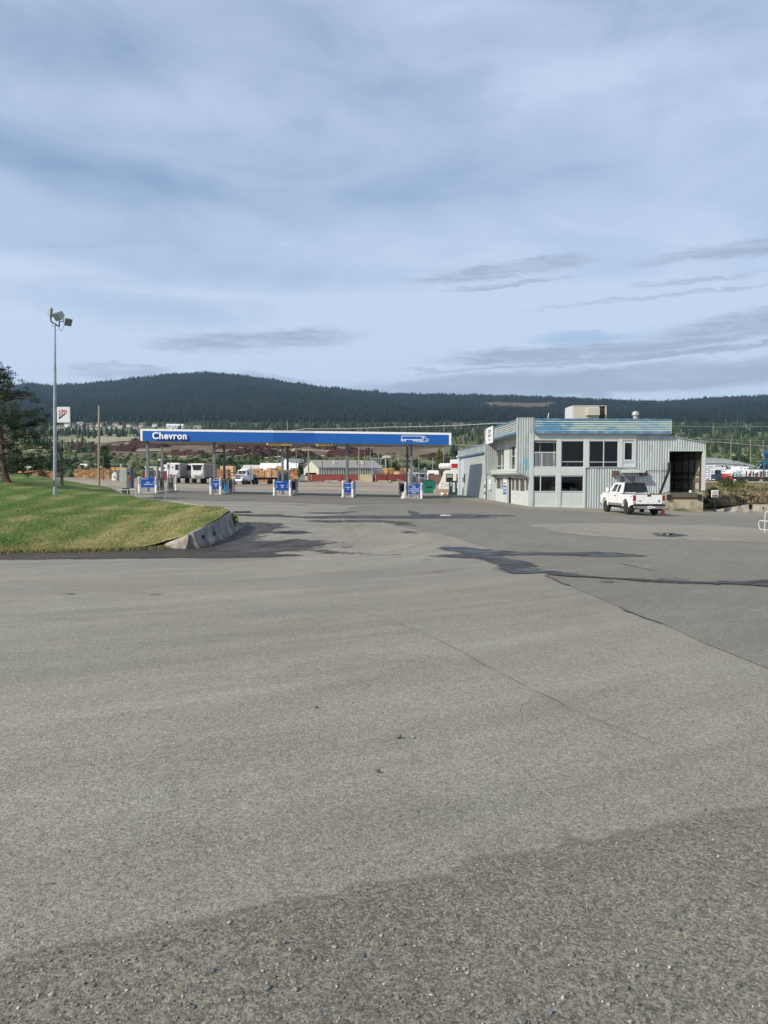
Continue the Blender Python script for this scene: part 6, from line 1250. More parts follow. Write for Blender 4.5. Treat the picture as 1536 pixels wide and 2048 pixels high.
# ================================================================ HOUSES on the hillside
def house(px, row, w_px, hpx, wallc, roofc, label, yaw, Yh=None, grp='houses on the hillside'):
    p = GP(px, row) if Yh is None else PX(px, row, Yh); s = p.y / F; w = w_px * s; h = hpx * s; t = thing('house', label, 'house', p, yaw, grp); dpt = w * .6
    WM = mat('house_wall_' + wallc[0], wallc[1], .8, 0, .05); RM = mat('house_roof_' + roofc[0], roofc[1], .8, 0, .1); e = h * .55
    MB().box(-w / 2, w / 2, -dpt / 2, dpt / 2, -3, e, WM).prism([(-dpt / 2, e), (dpt / 2, e), (0, h - .3)], -w / 2 + .1, w / 2 - .1, WM, 'x').build('wall', t)
    b = MB(); o_ = .5; b.add([(-w / 2 - o_, -dpt / 2 - o_, e - .2), (w / 2 + o_, -dpt / 2 - o_, e - .2), (w / 2 + o_, 0, h), (-w / 2 - o_, 0, h), (-w / 2 - o_, dpt / 2 + o_, e - .2), (w / 2 + o_, dpt / 2 + o_, e - .2)], [(0, 1, 2, 3), (3, 2, 5, 4)], RM); b.build('roof', t)
    for q in (-.3, 0.05, .32): MB().box(w * q - .8, w * q + .8, -dpt / 2 - .05, -dpt / 2 - .01, e * .35, e * .75, DARK).build('window', t)
    return t
WC = {'cream': ('cream', (.62, .58, .48)), 'white': ('white', (.75, .75, .72)), 'tan': ('tan', (.45, .38, .28))}; RC = {'brown': ('brown', (.14, .10, .08)), 'grey': ('grey', (.30, .31, .32)), 'pale': ('pale', (.62, .66, .72)), 'red': ('red', (.20, .07, .05))}
for i, (px, row, w, h, wc, rc) in enumerate(((122, 857, 12, 7, 'cream', 'brown'), (136, 852, 13, 7, 'white', 'brown'), (141, 862, 20, 7, 'cream', 'brown'), (152, 856, 15, 8, 'cream', 'brown'), (160, 849, 11, 5, 'white', 'grey'), (168, 860, 16, 7, 'cream', 'brown'), (178, 852, 12, 6, 'tan', 'brown'), (187, 861, 17, 8, 'white', 'brown'), (199, 852, 11, 6, 'cream', 'brown'), (210, 848, 10, 5, 'tan', 'red'), (222, 857, 14, 7, 'white', 'brown'), (232, 851, 12, 6, 'tan', 'brown'), (243, 857, 13, 6, 'cream', 'grey'), (256, 852, 12, 5, 'cream', 'brown'), (268, 856, 11, 6, 'white', 'brown'), (283, 853, 10, 5, 'tan', 'brown'), (176, 866, 34, 4, 'white', 'pale'), (310, 852, 9, 4, 'white', 'grey'), (395, 855, 12, 4, 'cream', 'grey'))):
    house(px, row, w, h, WC[wc], RC[rc], '%s house with a %s roof on the far hillside left of the canopy' % (wc, rc) if px < 300 else '%s house with %s roof on the hillside just above the canopy' % (wc, rc), rad(R.uniform(-30, 30)), 1480 - (row - 857) * 14)
house(350, 857, 32, 9, WC['white'], RC['pale'], 'large white building with a pale roof above the canopy lettering', rad(12), 1450, None)
for i, (px, row, w, h) in enumerate(((1388, 857, 5, 3), (1418, 851, 5, 3), (1426, 849, 4, 3), (1441, 851, 6, 3), (1447, 850, 4, 3), (1464, 851, 5, 4), (1467, 849, 4, 3), (1503, 847, 5, 3), (1480, 845, 5, 3), (1532, 868, 7, 5), (1527, 864, 5, 4), (1405, 849, 4, 2), (1012, 866, 4, 3), (935, 866, 5, 3), (925, 864, 3, 2), (947, 870, 4, 3), (912, 884, 5, 3))):
    house(px, row, w * 1.3, h * 1.2, WC['white'], RC['pale' if i % 2 else 'grey'], ('small white house high on the wooded hillside right of the building' if px > 1300 else 'tiny white house among trees between the canopy and the building'), rad(R.uniform(-30, 30)), 1900 if px > 1300 else 1650, 'small white houses in the woods')
# ================================================================ LUMBER YARD
LB1 = ('orange', (.56, .30, .11)); LB2 = ('brown', (.34, .175, .08)); LB3 = ('tan', (.44, .28, .14)); LB4 = ('pale', (.58, .42, .24))
def lumber(px0, px1, r0, r1, Y, rows, cols, c1, label, wrap=False, marks=False, grp='lumber stacks', c2=None, yaw=0.0):
    p0, p1 = PX(px0, r1, Y), PX(px1, r0, Y); g = float(GT((p0.x + p1.x) / 2, Y)); z0 = min(p0.z, g + .6); H_ = p1.z - z0; W_ = p1.x - p0.x; base = Vector(((p0.x + p1.x) / 2, Y, z0)); t = thing('wrapped_lumber_stack' if wrap else 'lumber_stack', label, 'lumber', base, yaw, grp); r = np.random.default_rng(int(px0 * 7 + r0))
    if z0 > g: base.z = g; 
    t.location = (base.x, base.y, g); H_ = p1.z - g; bw, bh = W_ / cols, H_ / rows
    if wrap: m_ = mat('wrap_white', (.74, .76, .80), .5, 0, .05, 1)
    else: m_ = mat('lumber_' + c1[0], c1[1], .85, 0, .22, .8, 0, 40, (1, 1, 7)); m2 = mat('lumber_' + (c2 or c1)[0], (c2 or c1)[1], .85, 0, .22, .8, 0, 40, (1, 1, 7))
    for j in range(rows):
        for i in range(cols):
            if j == rows - 1 and cols > 2 and r.random() < .22: continue
            o = MB().box(-W_ / 2 + i * bw + bw * .03, -W_ / 2 + (i + 1) * bw - bw * .03, r.uniform(-.15, .15), 4.9, j * bh + .12 * bh, (j + 1) * bh - .02, m_ if wrap else (m2 if r.random() < .3 else m_)); ob = o.build('lumber_bundle', t)
            if marks:
                y_ = -.17; k = MB()
                for s_ in (-.25, .25): k.prism([((-W_ / 2 + (i + .5 + s_) * bw) - bw * .13, (j + .42) * bh), ((-W_ / 2 + (i + .5 + s_) * bw) + bw * .06, (j + .42) * bh), ((-W_ / 2 + (i + .5 + s_) * bw) + bw * .15, (j + .70) * bh), ((-W_ / 2 + (i + .5 + s_) * bw) - bw * .04, (j + .70) * bh)], y_, y_ + .01, mat('wrap_ink', (.13, .17, .24), .6))
                k.build('printed_mark', ob)
    return t
lumber(148, 219, 936.5, 962, 212, 6, 9, LB2, 'widest brown lumber stack, left of and behind the bare wooden pole', c2=LB3)
lumber(36, 75, 939.5, 953, 225, 2, 3, LB1, 'orange lumber stack beyond the lawn crest, right of the pine trunk', c2=LB2)
lumber(76, 110, 942, 957, 228, 3, 3, LB2, 'brown lumber stack half hidden by the lowest pine branches')
lumber(222, 246, 934.5, 948, 238, 3, 3, LB1, 'orange lumber stack behind the little white hut', c2=LB2)
lumber(432, 455, 938.5, 952, 236, 3, 2, LB2, 'brown lumber stack left of the white tractor truck')
lumber(440, 466, 931.5, 939, 262, 2, 3, LB4, 'pale lumber stack on top level behind the second column')
lumber(504, 529, 940, 953, 236, 4, 2, LB3, 'tan lumber stack right above the flatbed trailer', c2=LB2)
lumber(530, 556, 940.5, 953.5, 233, 3, 2, LB3, 'tan lumber stack between the flatbed trailer and the middle island', c2=LB1)
lumber(500, 522, 936.5, 945, 252, 3, 3, LB1, 'orange lumber stack behind the tan ones, left part')
lumber(524, 560, 936, 945, 250, 3, 4, LB2, 'brown lumber row behind the tan stacks, right part', c2=LB1)
lumber(552, 564, 932, 940, 254, 2, 2, LB1, 'bright orange lumber bundle topmost behind the middle island')
lumber(580, 595, 936, 953, 240, 5, 2, LB2, 'brown lumber stack left of the white gabled warehouse', c2=LB1)
lumber(745, 776, 936, 950, 330, 2, 2, LB1, 'orange lumber stack behind the substation frame', c2=LB4)
lumber(777, 812, 935.5, 949, 325, 4, 6, LB2, 'long brown and orange lumber stack left of the last columns', c2=LB1)
lumber(788, 799, 943.5, 949.5, 280, 1, 1, LB4, 'single pale lumber bundle above the red container by the last columns')
lumber(813, 822, 937, 949, 300, 3, 1, LB4, 'pale lumber sliver seen between the last two columns')
for (a_, c_, r0, r1, Y, nr, nc, l_) in ((1407, 1433, 930, 953, 188, 4, 2, 'tall white wrapped lumber stack next to the dock post'), (1434.5, 1452, 934.5, 952, 190, 3, 2, 'white wrapped lumber stack, second from the dock post'), (1453.5, 1463, 938.5, 952, 191, 2, 1, 'narrow white wrapped stack above the red truck'), (1465, 1472, 941, 954, 186, 2, 1, 'low white wrapped stack right of the red truck, beside a taller one'), (1471.5, 1479, 939, 954, 187, 2, 1, 'middle height white wrapped stack right of the red truck'), (1479, 1485.5, 932.5, 954, 188, 4, 1, 'tallest narrow white wrapped stack left of the bluish one'), (1486, 1497, 933, 950, 195, 3, 1, 'bluish shaded wrapped stack with square marks'), (1499, 1526, 939, 954, 190, 2, 3, 'white wrapped stack behind the log trailers, left of the blue gantry'), (1527.5, 1552, 939.5, 953, 190, 2, 3, 'white wrapped stack at the right edge behind the blue gantry'), (326, 337, 929, 946, 215, 2, 1, 'white wrapped stack between the leftmost columns')):
    lumber(a_, c_, r0, r1, Y, nr, nc, LB1, l_, True, True, 'white wrapped lumber')
# ================================================================ CONTAINERS
CR = mat('container_red', (.27, .060, .038), .6, 0, .12, .8, dirt=(.20, .05, .035), dirt_s=.6); CRD = mat('container_dark_red', (.20, .035, .03), .6, 0, .12, .8); CCR = mat('container_cream', (.50, .46, .28), .6, 0, .08, .8); CBL = mat('container_blue_grey', (.24, .30, .31), .6, 0, .14, 1, dirt=(.32, .33, .30)); CBR = mat('container_brown', (.20, .105, .075), .7, 0, .1, .8)
def container(px0, px1, Y, m_, label, txt=None, H_=2.6, grp='shipping containers', dep=2.4):
    x0, x1 = (px0 - 768) / F * Y, (px1 - 768) / F * Y; L_ = x1 - x0; g = float(GT((x0 + x1) / 2, Y)); t = thing('shipping_container', label, 'container', ((x0 + x1) / 2, Y, g), 0, grp); a = L_ / 2
    MB().box(-a + .12, a - .12, .1, dep - .1, .1, H_ - .05, m_).build('wall', t)
    b = MB(); corr_v(b, (-a + .1, .045), (a - .1, .045), (H_ - .1,) * 2, (.14,) * 2, m_, .05, .34); b.build('corrugated_side', t)
    f = MB(); f.box(-a, -a + .12, 0, .14, 0, H_, m_).box(a - .12, a, 0, .14, 0, H_, m_).box(-a + .12, a - .12, 0, .12, H_ - .10, H_, m_).box(-a + .12, a - .12, 0, .12, 0, .14, m_).box(-a, a, .141, dep, H_ - .06, H_, m_).box(-a, -a + .10, .141, dep, 0, H_ - .07, m_).box(a - .1, a, .141, dep, 0, H_ - .07, m_); f.build('frame', t)
    if txt:
        for i, ch in enumerate(txt): text('lettering', ch, .40, LETW, t, (-a + .95, -.02, H_ - .35 - i * .37), bold=.01, ext=.01)
    return t
container(617.5, 684, 266, CR, 'red shipping container right of the gabled warehouse front, pale column of letters on it', 'TRITON'); container(685, 716, 266, CR, 'short red container behind the fourth canopy column'); container(718, 743, 264, CCR, 'cream container between the two red ones'); container(745.5, 814, 265, CRD, 'dark red container under the substation, pale column of letters on it', 'TRITON')
container(521, 553, 264, CBL, 'blue grey container left of the middle island', H_=2.4); container(581, 609, 264, CBL, 'blue grey container right of the middle island', H_=2.4); container(286, 336, 196, CRD, 'red container seen between the leftmost columns', H_=2.5); container(857, 884, 190, CBR, 'brown container behind the green dumpster', H_=2.6); container(815, 832, 262, CBR, 'brown container between the last two columns')
# wheel stop blocks in front of the containers
blk = None
for i, (px0, px1, Y) in enumerate(((600, 624, 246), (650, 676, 246), (683, 696, 247), (709, 728, 246), (756, 774, 246), (776, 790, 246))):
    p0, p1 = onG(px0, Y), onG(px1, Y); L_ = p1.x - p0.x; o = MB().prism([(-.28, 0), (.28, 0), (.12, .55), (-.12, .55)], 0, L_, CONC, 'x').box(L_ * .3, L_ * .36, -.3, -.2, .05, .3, DARK); o = o.build('concrete_block'); o.location = p0; tag(o, ('long pale concrete block in front of the left end of the first red container', 'pale concrete block below the middle of the first red container', 'short concrete block left of the fourth canopy column foot', 'concrete block right of the fourth column, before the cream container', 'concrete block before the dark red container, left one', 'concrete block before the dark red container, right one')[i], 'concrete block', 'concrete blocks before the containers')
o = MB().box(0, (628 - 620) / F * 255 * .6, 0, .8, 0, 1.9, mat('box_cream', (.55, .47, .30), .8)).box(-.02, .85, -.02, .82, 1.9, 1.96, WOOD).build('crate'); o.location = onG(609.5, 255); tag(o, 'cream crate between the blue grey and the red container', 'crate')
# earth mounds on the yard
DM = mat('mound_earth', (.27, .22, .165), .95, 0, .2, .6, .5, 4)
for i, (px0, px1, Y, h, l_) in enumerate(((780, 814, 205, 1.0, 'earth mound with weeds left of the last columns'), (560, 640, 215, .35, 'low earth ridge beyond the middle island'), (655, 760, 218, .4, 'low earth ridge before the cream container'))):
    x0, x1 = (px0 - 768) / F * Y, (px1 - 768) / F * Y; xs = np.linspace(x0, x1, 26); ys = np.linspace(Y - 4, Y + 5, 12); X, Yg = np.meshgrid(xs, ys); e = np.sin(pi * (X - x0) / (x1 - x0)) ** .7 * np.sin(pi * (Yg - Y + 4) / 9) ** .8; Zm = GT(X, Yg) + h * e * (1 + .35 * noise2(X, Yg, 3, i)) - .02; idx = np.arange(X.size).reshape(X.shape); f = np.stack([idx[:-1, :-1], idx[:-1, 1:], idx[1:, 1:], idx[1:, :-1]], -1).reshape(-1, 4); struct(meshobj('earth_mound', np.stack([X, Yg, Zm], -1).reshape(-1, 3), f, DM, smooth=True))
for i, px in enumerate((785, 790, 797)): tuft('weed', onG(px, 204) + Vector((0, 0, .2)), 220, .8, .8, [(.10, .13, .04), (.16, .17, .07)], 'green weeds on the earth mound, %s clump' % ['left', 'middle', 'right'][i], 'weed', .1, seed=80 + i)
# ================================================================ YARD BUILDINGS
def gable(px0, Y, yaw, L1, L2, eave, apex, wm, rm, label, opening=None, extra=None, g=None, ribs=False):
    """corner at photo column px0; gable end runs back-left, long side runs right"""
    p = onG(px0, Y); t = thing('warehouse', label, 'building', p, yaw)
    # local x along the long side, local y along the gable end
    b = MB(); z0 = -1
    if opening:
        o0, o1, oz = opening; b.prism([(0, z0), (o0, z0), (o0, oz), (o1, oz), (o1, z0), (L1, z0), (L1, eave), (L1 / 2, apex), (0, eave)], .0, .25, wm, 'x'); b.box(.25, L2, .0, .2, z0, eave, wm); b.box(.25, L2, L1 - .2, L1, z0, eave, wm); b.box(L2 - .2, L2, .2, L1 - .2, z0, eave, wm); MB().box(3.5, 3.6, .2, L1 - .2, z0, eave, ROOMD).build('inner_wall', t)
    else: b.prism([(0, z0), (L1, z0), (L1, eave), (L1 / 2, apex), (0, eave)], 0, L2, wm, 'x')
    b.build('wall', t)
    if ribs:
        b = MB(); corr_v(b, (.3, -.06), (L2, -.06), (eave - .2,) * 2, (0, 0), ribs, .12, 1.0); b.build('ribbed_cladding', t)
    r = MB(); o = .4
    r.add([(-o, -o, eave - .1), (L2 + o, -o, eave - .1), (L2 + o, L1 / 2, apex + .15), (-o, L1 / 2, apex + .15), (L2 + o, L1 + o, eave - .1), (-o, L1 + o, eave - .1), (-o, -o, eave + .1), (L2 + o, -o, eave + .1), (L2 + o, L1 / 2, apex + .35), (-o, L1 / 2, apex + .35), (L2 + o, L1 + o, eave + .1), (-o, L1 + o, eave + .1)], [(0, 3, 2, 1), (3, 5, 4, 2), (6, 7, 8, 9), (9, 8, 10, 11), (0, 1, 7, 6), (4, 5, 11, 10), (1, 2, 8, 7), (2, 4, 10, 8), (0, 6, 9, 3), (3, 9, 11, 5)], rm); r.build('roof', t); return t
WHC = mat('clad_cream', (.55, .54, .46), .7, 0, .12, .5, stretch=(3, 3, .2)); RFG = mat('roof_grey', (.27, .26, .235), .7, 0, .08, .3, stretch=(1, 1, 1)); SHD = mat('shed_grey', (.17, .18, .175), .8, 0, .2, .5, stretch=(3, 1, .2)); WHT = mat('membrane_white', (.72, .73, .74), .6, 0, .04, .3)
wh = gable(637.5, 290, rad(22), 21, 26.5, 5.0, 7.9, WHC, RFG, 'warehouse with a cream gable, dark open front and long grey roof', (3.2, 18.5, 3.1), ribs=SHD)
for q in (7.5, 19.5): MB().box(q, q + .7, 4.5, 5.3, 5.7, 8.0, WHC).build('roof_vent', wh)
b = MB(); b.box(13.4, 13.7, -.3, 10.4, 6.1, 6.3, WHT); wh2 = None
gable(596, 330, rad(50), 16, 10, 4.6, 8.8, WHT, RFG, 'white gabled shed poking up behind the cream warehouse')
gable(520, 318, rad(4), 14, 15.5, 3.6, 6.3, mat('wall_redbrown', (.20, .09, .06), .8), WHT, 'white roofed shed behind the tan lumber stacks')
gable(486, 330, rad(3), 10, 22, 3.9, 5.3, WHT, mat('roof_pale_green', (.50, .53, .46), .7), 'long pale roofed shed left of the white roofed one')
gable(566, 322, rad(4), 10, 6, 3.4, 5.6, WHT, WHT, 'small white roofed shed behind the paired columns')
# arched storage building at the right
def arched():
    Y = 240; s = Y / F; xc = (1395 - 768) * s; g = float(GT(xc, Y)); t = thing('arched_building', 'long low storage building with a curved grey roof beyond the lot', 'building', (xc, Y, g)); Rr = (1520 - 1395) * s; pts = []; zt = lambda row: PX(768, row, Y).z - g
    ctl = [(1250, 930), (1300, 919), (1340, 915.5), (1395, 914.3), (1410, 915), (1440, 917), (1462, 920.5), (1485, 925), (1503, 930), (1519, 936)]
    arc = [((px - 1395) * s, zt(r)) for px, r in ctl]; low = [(x, z - max(.25, 2.05 * (1 - max(0, x) / Rr) ** .7)) for x, z in arc]
    MB().prism(arc + [(arc[-1][0], arc[-1][1] - .1), (arc[0][0], arc[0][1] - .1)], .05, 60, mat('roof_metal_pale', (.42, .46, .47), .5, .1, .08, .3)).build('roof', t)
    f = MB(); f.prism(arc + low[::-1], -.25, .049, mat('fascia_metal', (.34, .40, .43), .6, 0, .1, .2, dirt=(.22, .19, .18), dirt_s=.15)); f.build('fascia', t)
    w = MB(); w.box(arc[0][0] + .5, arc[-1][0] - .6, .3, 59, -1, zt(933), mat('wall_taupe', (.24, .22, .21), .8, 0, .12, .4)); w.build('wall', t)
    for px in (1428, 1444, 1452, 1470, 1488): MB().box((px - 1395) * s - .25, (px - 1395) * s + .25, .0, .29, -1, zt(931), DARK).build('column', t)
    MB().box((1472 - 1395) * s, (1484 - 1395) * s, .2, .29, -1, zt(936), mat('wall_pale', (.40, .37, .33), .8)).build('door', t)
arched()
# little white hut with grey side
def hut():
    p = onG(229, 180); t = thing('small_hut', 'little white gabled hut beside the bare wooden pole', 'hut', p, rad(-14)); s = 180 / F; w = 12 * s; h = 19 * s
    MB().prism([(-w / 2, 0), (w / 2, 0), (w / 2, h * .66), (0, h * .98), (-w / 2, h * .66)], 0, .2, mat('hut_white', (.66, .65, .60), .7)).build('front_wall', t); MB().box(-w / 2 + .02, w / 2 - .02, .2, 2.0, 0, h * .66, mat('hut_white', (.66, .65, .60))).box(w / 2, w / 2 + 1.9, .3, 2.0, 0, h * .60, mat('hut_grey', (.25, .26, .28), .8)).build('wall', t)
    MB().prism([(-w / 2 - .1, h * .63), (-w / 2 - .1, h * .68), (0, h * 1.02), (w / 2 + .1, h * .68), (w / 2 + .1, h * .63), (0, h * .97)], -.1, 2.1, RFG).box(w / 2 + .101, w / 2 + 2.0, .2, 2.1, h * .60, h * .70, mat('roof_slate', (.34, .34, .36), .7)).build('roof', t)
    MB().box(-.25, .05, -.03, 0, .55, 1.05, DARK).build('window', t); MB().box(.25, .45, -.03, 0, .2, 1.0, DARK).build('door', t); MB().box(.05, .38, -.03, 0, 1.35, 1.5, DARK).build('gable_vent', t)
hut()
# ================================================================ TRUCKS AND TRAILERS
TW = mat('trailer_white', (.72, .73, .71), .5, 0, .04, 1); TS = mat('trailer_steel', (.30, .28, .26), .45, .3, .12, .7, stretch=(1, 1, .3))
def reefer(px, Y, yaw, label, style, side_m=TS, L_=14.0):
    p = onG(px, Y); t = thing('semi_trailer', label, 'trailer', p, yaw, 'refrigerated trailers')
    MB().box(-1.3, 1.3, 0, .12, 1.35, 4.15, TW).box(-1.3, 1.3, .12, L_, 4.05, 4.15, TW).build('front_bulkhead', t, bevel=.03); MB().box(-1.28, 1.28, .121, L_, 1.35, 4.049, side_m).build('box_body', t)
    u = MB(); u.prism([(-1.05, 1.7), (1.05, 1.7), (1.15, 2.8), (1.15, 3.95), (-1.15, 3.95), (-1.15, 2.8)], -.45, -.001, TW); uo = u.build('cooling_unit', t, bevel=.05)
    if style == 'twin':
        MB().box(-1.10, -.62, -.47, -.451, 2.9, 3.8, BLACK).box(.45, 1.10, -.47, -.451, 2.7, 3.8, BLACK).box(-.16, .10, -.47, -.451, 3.1, 3.4, DARK).build('grille', uo)
    else: MB().prism([(-.75, 2.75), (.75, 2.75), (.95, 3.6), (1.05, 3.85), (-1.05, 3.85), (-.95, 3.6)], -.47, -.451, BLACK).build('grille', uo)
    MB().box(.75, .95, -.46, -.451, 1.85, 2.05, DARK).box(-.4, .1, -.46, -.451, 1.9, 1.96, GREY).build('hatch', uo)
    MB().box(-1.3, 1.3, .0, .4, 1.1, 1.345, mat('rail_grey', (.38, .37, .35), .6)).box(-.5, .5, .4, L_ - .5, 1.0, 1.345, UNDER).build('chassis', t)
    for s_ in (-1, 1):
        MB().box(s_ * .8 - .08, s_ * .8 + .08, 2.2, 2.4, 0, 1.1, UNDER).build('landing_leg', t)
        for y_ in (9.5, 10.8, 12.1): wheel(t, s_ * 1.0, y_, .50, .5, s_)
    return t
reefer(347, 153, rad(5.5), 'white fronted refrigerated trailer with two black grille panels, left of the pair', 'twin'); reefer(395.5, 153, rad(1.8), 'refrigerated trailer with one wide black grille, right of the pair', 'single', mat('trailer_mural', (.24, .22, .20), .6, 0, .2, .7, dirt=(.30, .10, .08), dirt_s=.5)); reefer(379, 163, rad(4), 'white trailer squeezed behind the two front ones', 'single', TW)
def tractor(px, Y, yaw, label, paint, roofc=None, flat=0, sleeper=True, scale=1.0, grp='parked truck tractors'):
    p = onG(px, Y); t = thing('truck_tractor', label, 'truck', p, yaw, grp); rc = roofc or paint; k = MB()
    k.box(-.95, .95, -.1, .25, .50, 1.0, CHR).build('front_bumper', t, bevel=.05)
    MB().box(-.62, .62, .02, .12, 1.02, 2.1, CHR).build('grille_shell', t); g = MB(); g.box(-.52, .52, -.01, .019, 1.08, 2.0, DARK)
    for i in range(7): g.box(-.5 + i * .155, -.44 + i * .155, -.03, -.011, 1.08, 2.0, CHR if paint is not DARK else GREY)
    g.build('grille', t)
    h = MB(); fr(h, (-.72, .72, .13, 1.9, 1.0), (-.62, .62, .16, 1.9, 2.12), paint); 
    for s_ in (-1, 1): h.prism([(.0, .75), (.1, 1.35), (.5, 1.55), (1.3, 1.45), (1.5, .8), (1.35, .8), (1.1, 1.25), (.55, 1.3), (.25, .9), (.2, .75)], s_ * 1.15, s_ * .73, paint, 'x')
    h.build('hood', t, bevel=.03)
    c = MB(); vs = fr(c, (-1.0, 1.0, 1.9, 3.6, .95), (-.95, .95, 2.05, 3.6, 3.0), paint); c.build('cab', t, bevel=.04); g = MB(); quadpanel(g, (vs[0], vs[1], vs[5], vs[4]), .06, .94, .60, .93, VGL, .012); g.build('windscreen', t); g = MB(); quadpanel(g, (vs[0], vs[1], vs[5], vs[4]), .49, .51, .58, .95, paint, .02); g.build('window_divider', t)
    for s_ in (-1, 1):
        g = MB(); g.box(s_ * 1.0 - .015, s_ * 1.0 + .015, 2.35, 3.1, 1.95, 2.75, VGL); g.build('door_window', t); MB().box(s_ * 1.25 - .08, s_ * 1.25 + .08, 2.0, 2.1, 1.9, 2.5, CHR).build('wing_mirror', t)
        MB().cyl((s_ * 1.12, 3.75, .8), (s_ * 1.12, 3.75, 3.9), .10, CHR, .10, 10).cyl((s_ * 1.12, 3.75, 3.9), (s_ * 1.12, 3.9, 4.15), .10, CHR, .09, 10).build('exhaust_stack', t, True)
        MB().box(s_ * .92 - .14, s_ * .92 + .14, -.02, .1, 1.12, 1.35, mat('headlight', (.6, .62, .62), .1)).build('headlight', t)
        MB().cyl((s_ * 1.0, 2.2, .85), (s_ * 1.0, 3.5, .85), .30, CHR, .30, 12).build('fuel_tank', t, True)
        wheel(t, s_ * .98, .75, .50, .30, s_)
        for y_ in (5.2, 6.5): wheel(t, s_ * .93, y_, .50, .5, s_)
    MB().box(-1.0, 1.0, 3.61, 4.9 if sleeper else 3.9, 1.0, 3.35, rc).prism([(2.15, 3.01), (3.61, 3.01), (3.61, 3.36)], -.95, .95, rc, 'x').box(-.9, .9, 2.06, 2.14, 3.01, 3.06, paint).build('sleeper', t, bevel=.04); MB().box(-.45, .45, .0, 7.2, .75, 1.0, UNDER).build('chassis', t)
    v = MB(); v.box(-.95, .95, 1.84, 2.04, 2.86, 3.0, paint); 
    for i in range(5): v.box(-.7 + i * .33, -.62 + i * .33, 1.98, 2.1, 3.02, 3.1, OR)
    v.build('sun_visor', t)
    if flat:
        f_ = thing('flatbed_trailer', 'empty dark flatbed trailer behind the white tractor truck', 'trailer', p + Matrix.Rotation(yaw, 3, 'Z') @ Vector((0, 5.3, 0)), yaw)
        MB().box(-1.28, 1.28, .6, flat, 1.32, 1.50, mat('deck_brown', (.13, .095, .07), .9, 0, .2, 2)).build('deck', f_); MB().box(-.5, .5, .2, flat - .5, 1.0, 1.319, UNDER).build('chassis', f_); MB().box(-1.2, 1.2, .62, .7, 1.5, 2.2, GREY).build('headboard', f_); MB().box(1.1, 1.2, 6, 6.1, 1.5, 2.6, WHITE).build('stake', f_)
        for s_ in (-1, 1):
            for y_ in (flat - 3.6, flat - 2.3, flat - 1.0): wheel(f_, s_ * 1.0, y_, .5, .5, s_)
    return t
tractor(474.5, 155, rad(-19), 'white long nosed tractor truck with chrome stacks facing us under the canopy', CAR_W, flat=14)
tractor(843, 138, rad(4), 'dark roofed tractor truck with white nose behind the rightmost dispenser', mat('truck_silver', (.50, .52, .54), .35, .2), mat('truck_navy', (.02, .02, .05), .4))
# motorhome, facing left
def motorhome():
    p = PX(877, 979, 116); p.z = float(GT(p.x, p.y)); t = thing('motorhome', 'white motorhome facing left, partly hidden by the building', 'motorhome', p, rad(-3)); L_ = 9.0; s = 116 / F
    top = PX(880, 940.5, 116).z - p.z; pf = [(.05, .45), (0, 1.0), (.25, 1.45), (.85, top - .25), (1.15, top), (L_, top), (L_, .55), (2.9, .55), (2.7, .95), (2.3, 1.15), (1.9, .95), (1.75, .45)]
    MB().prism(pf, 0, 2.4, mat('rv_white', (.70, .69, .64), .4, 0, .03)).build('body', t, bevel=.05)
    sl = Vector((.60, 0, top - 1.70)); g = MB(); a, b_ = Vector((.28, 0, 1.52)), Vector((.80, 0, top - .42)); g.add([(a.x - .03, .1, a.z), (a.x - .03, 2.3, a.z), (b_.x - .03, 2.3, b_.z), (b_.x - .03, .1, b_.z), (a.x + .02, .1, a.z), (a.x + .02, 2.3, a.z), (b_.x + .02, 2.3, b_.z), (b_.x + .02, .1, b_.z)], [(0, 1, 2, 3), (7, 6, 5, 4), (0, 4, 5, 1), (2, 6, 7, 3), (1, 5, 6, 2), (0, 3, 7, 4)], mat('rv_glass', (.10, .18, .17), .05)); g.build('windscreen', t)
    for x0, x1, z0, z1 in ((1.15, 2.2, 1.55, top - .55), (2.75, 3.4, 1.5, top - .6), (4.4, 5.6, 1.6, top - .6)):
        f = MB().box(x0, x1, -.03, -.001, z0, z1, BLACK).build('window', t, bevel=.01); MB().box(x0 + .08, x1 - .08, -.036, -.0305, z0 + .08, z1 - .08, VGL).box(x0 + .1, x1 - .1, -.04, -.0365, z0 + (z1 - z0) * .55, z1 - .12, mat('blind', (.30, .32, .30), .7)).build('pane', f)
    for q in ([(.5, 1.35), (2.3, .95), (3.2, 1.1)], [(.9, .85), (2.4, 1.2), (3.4, .9)]): MB().tube([(x, -.01, z) for x, z in q], .025, DARK, 4).build('side_stripe', t)
    for x_ in (2.3, 7.0):
        w_ = MB().lathe([(.28, -.14), (.42, -.14), (.45, -.1), (.45, .1), (.42, .14), (.28, .14)], TYRE, (x_, .25, .45), 20, 'y').build('wheel', t, True); MB().lathe([(.27, -.12), (.2, -.1), (.05, -.14)], RIM, (x_, .25, .45), 14, 'y').build('rim', w_, True)
    MB().box(-.04, .02, .2, .5, .8, 1.05, mat('headlight', (.6, .62, .62))).build('headlight', t); MB().box(3.0, 4.2, .5, 1.9, top, top + .28, mat('rv_white', (.7, .69, .64))).build('roof_unit', t, bevel=.05)
motorhome()
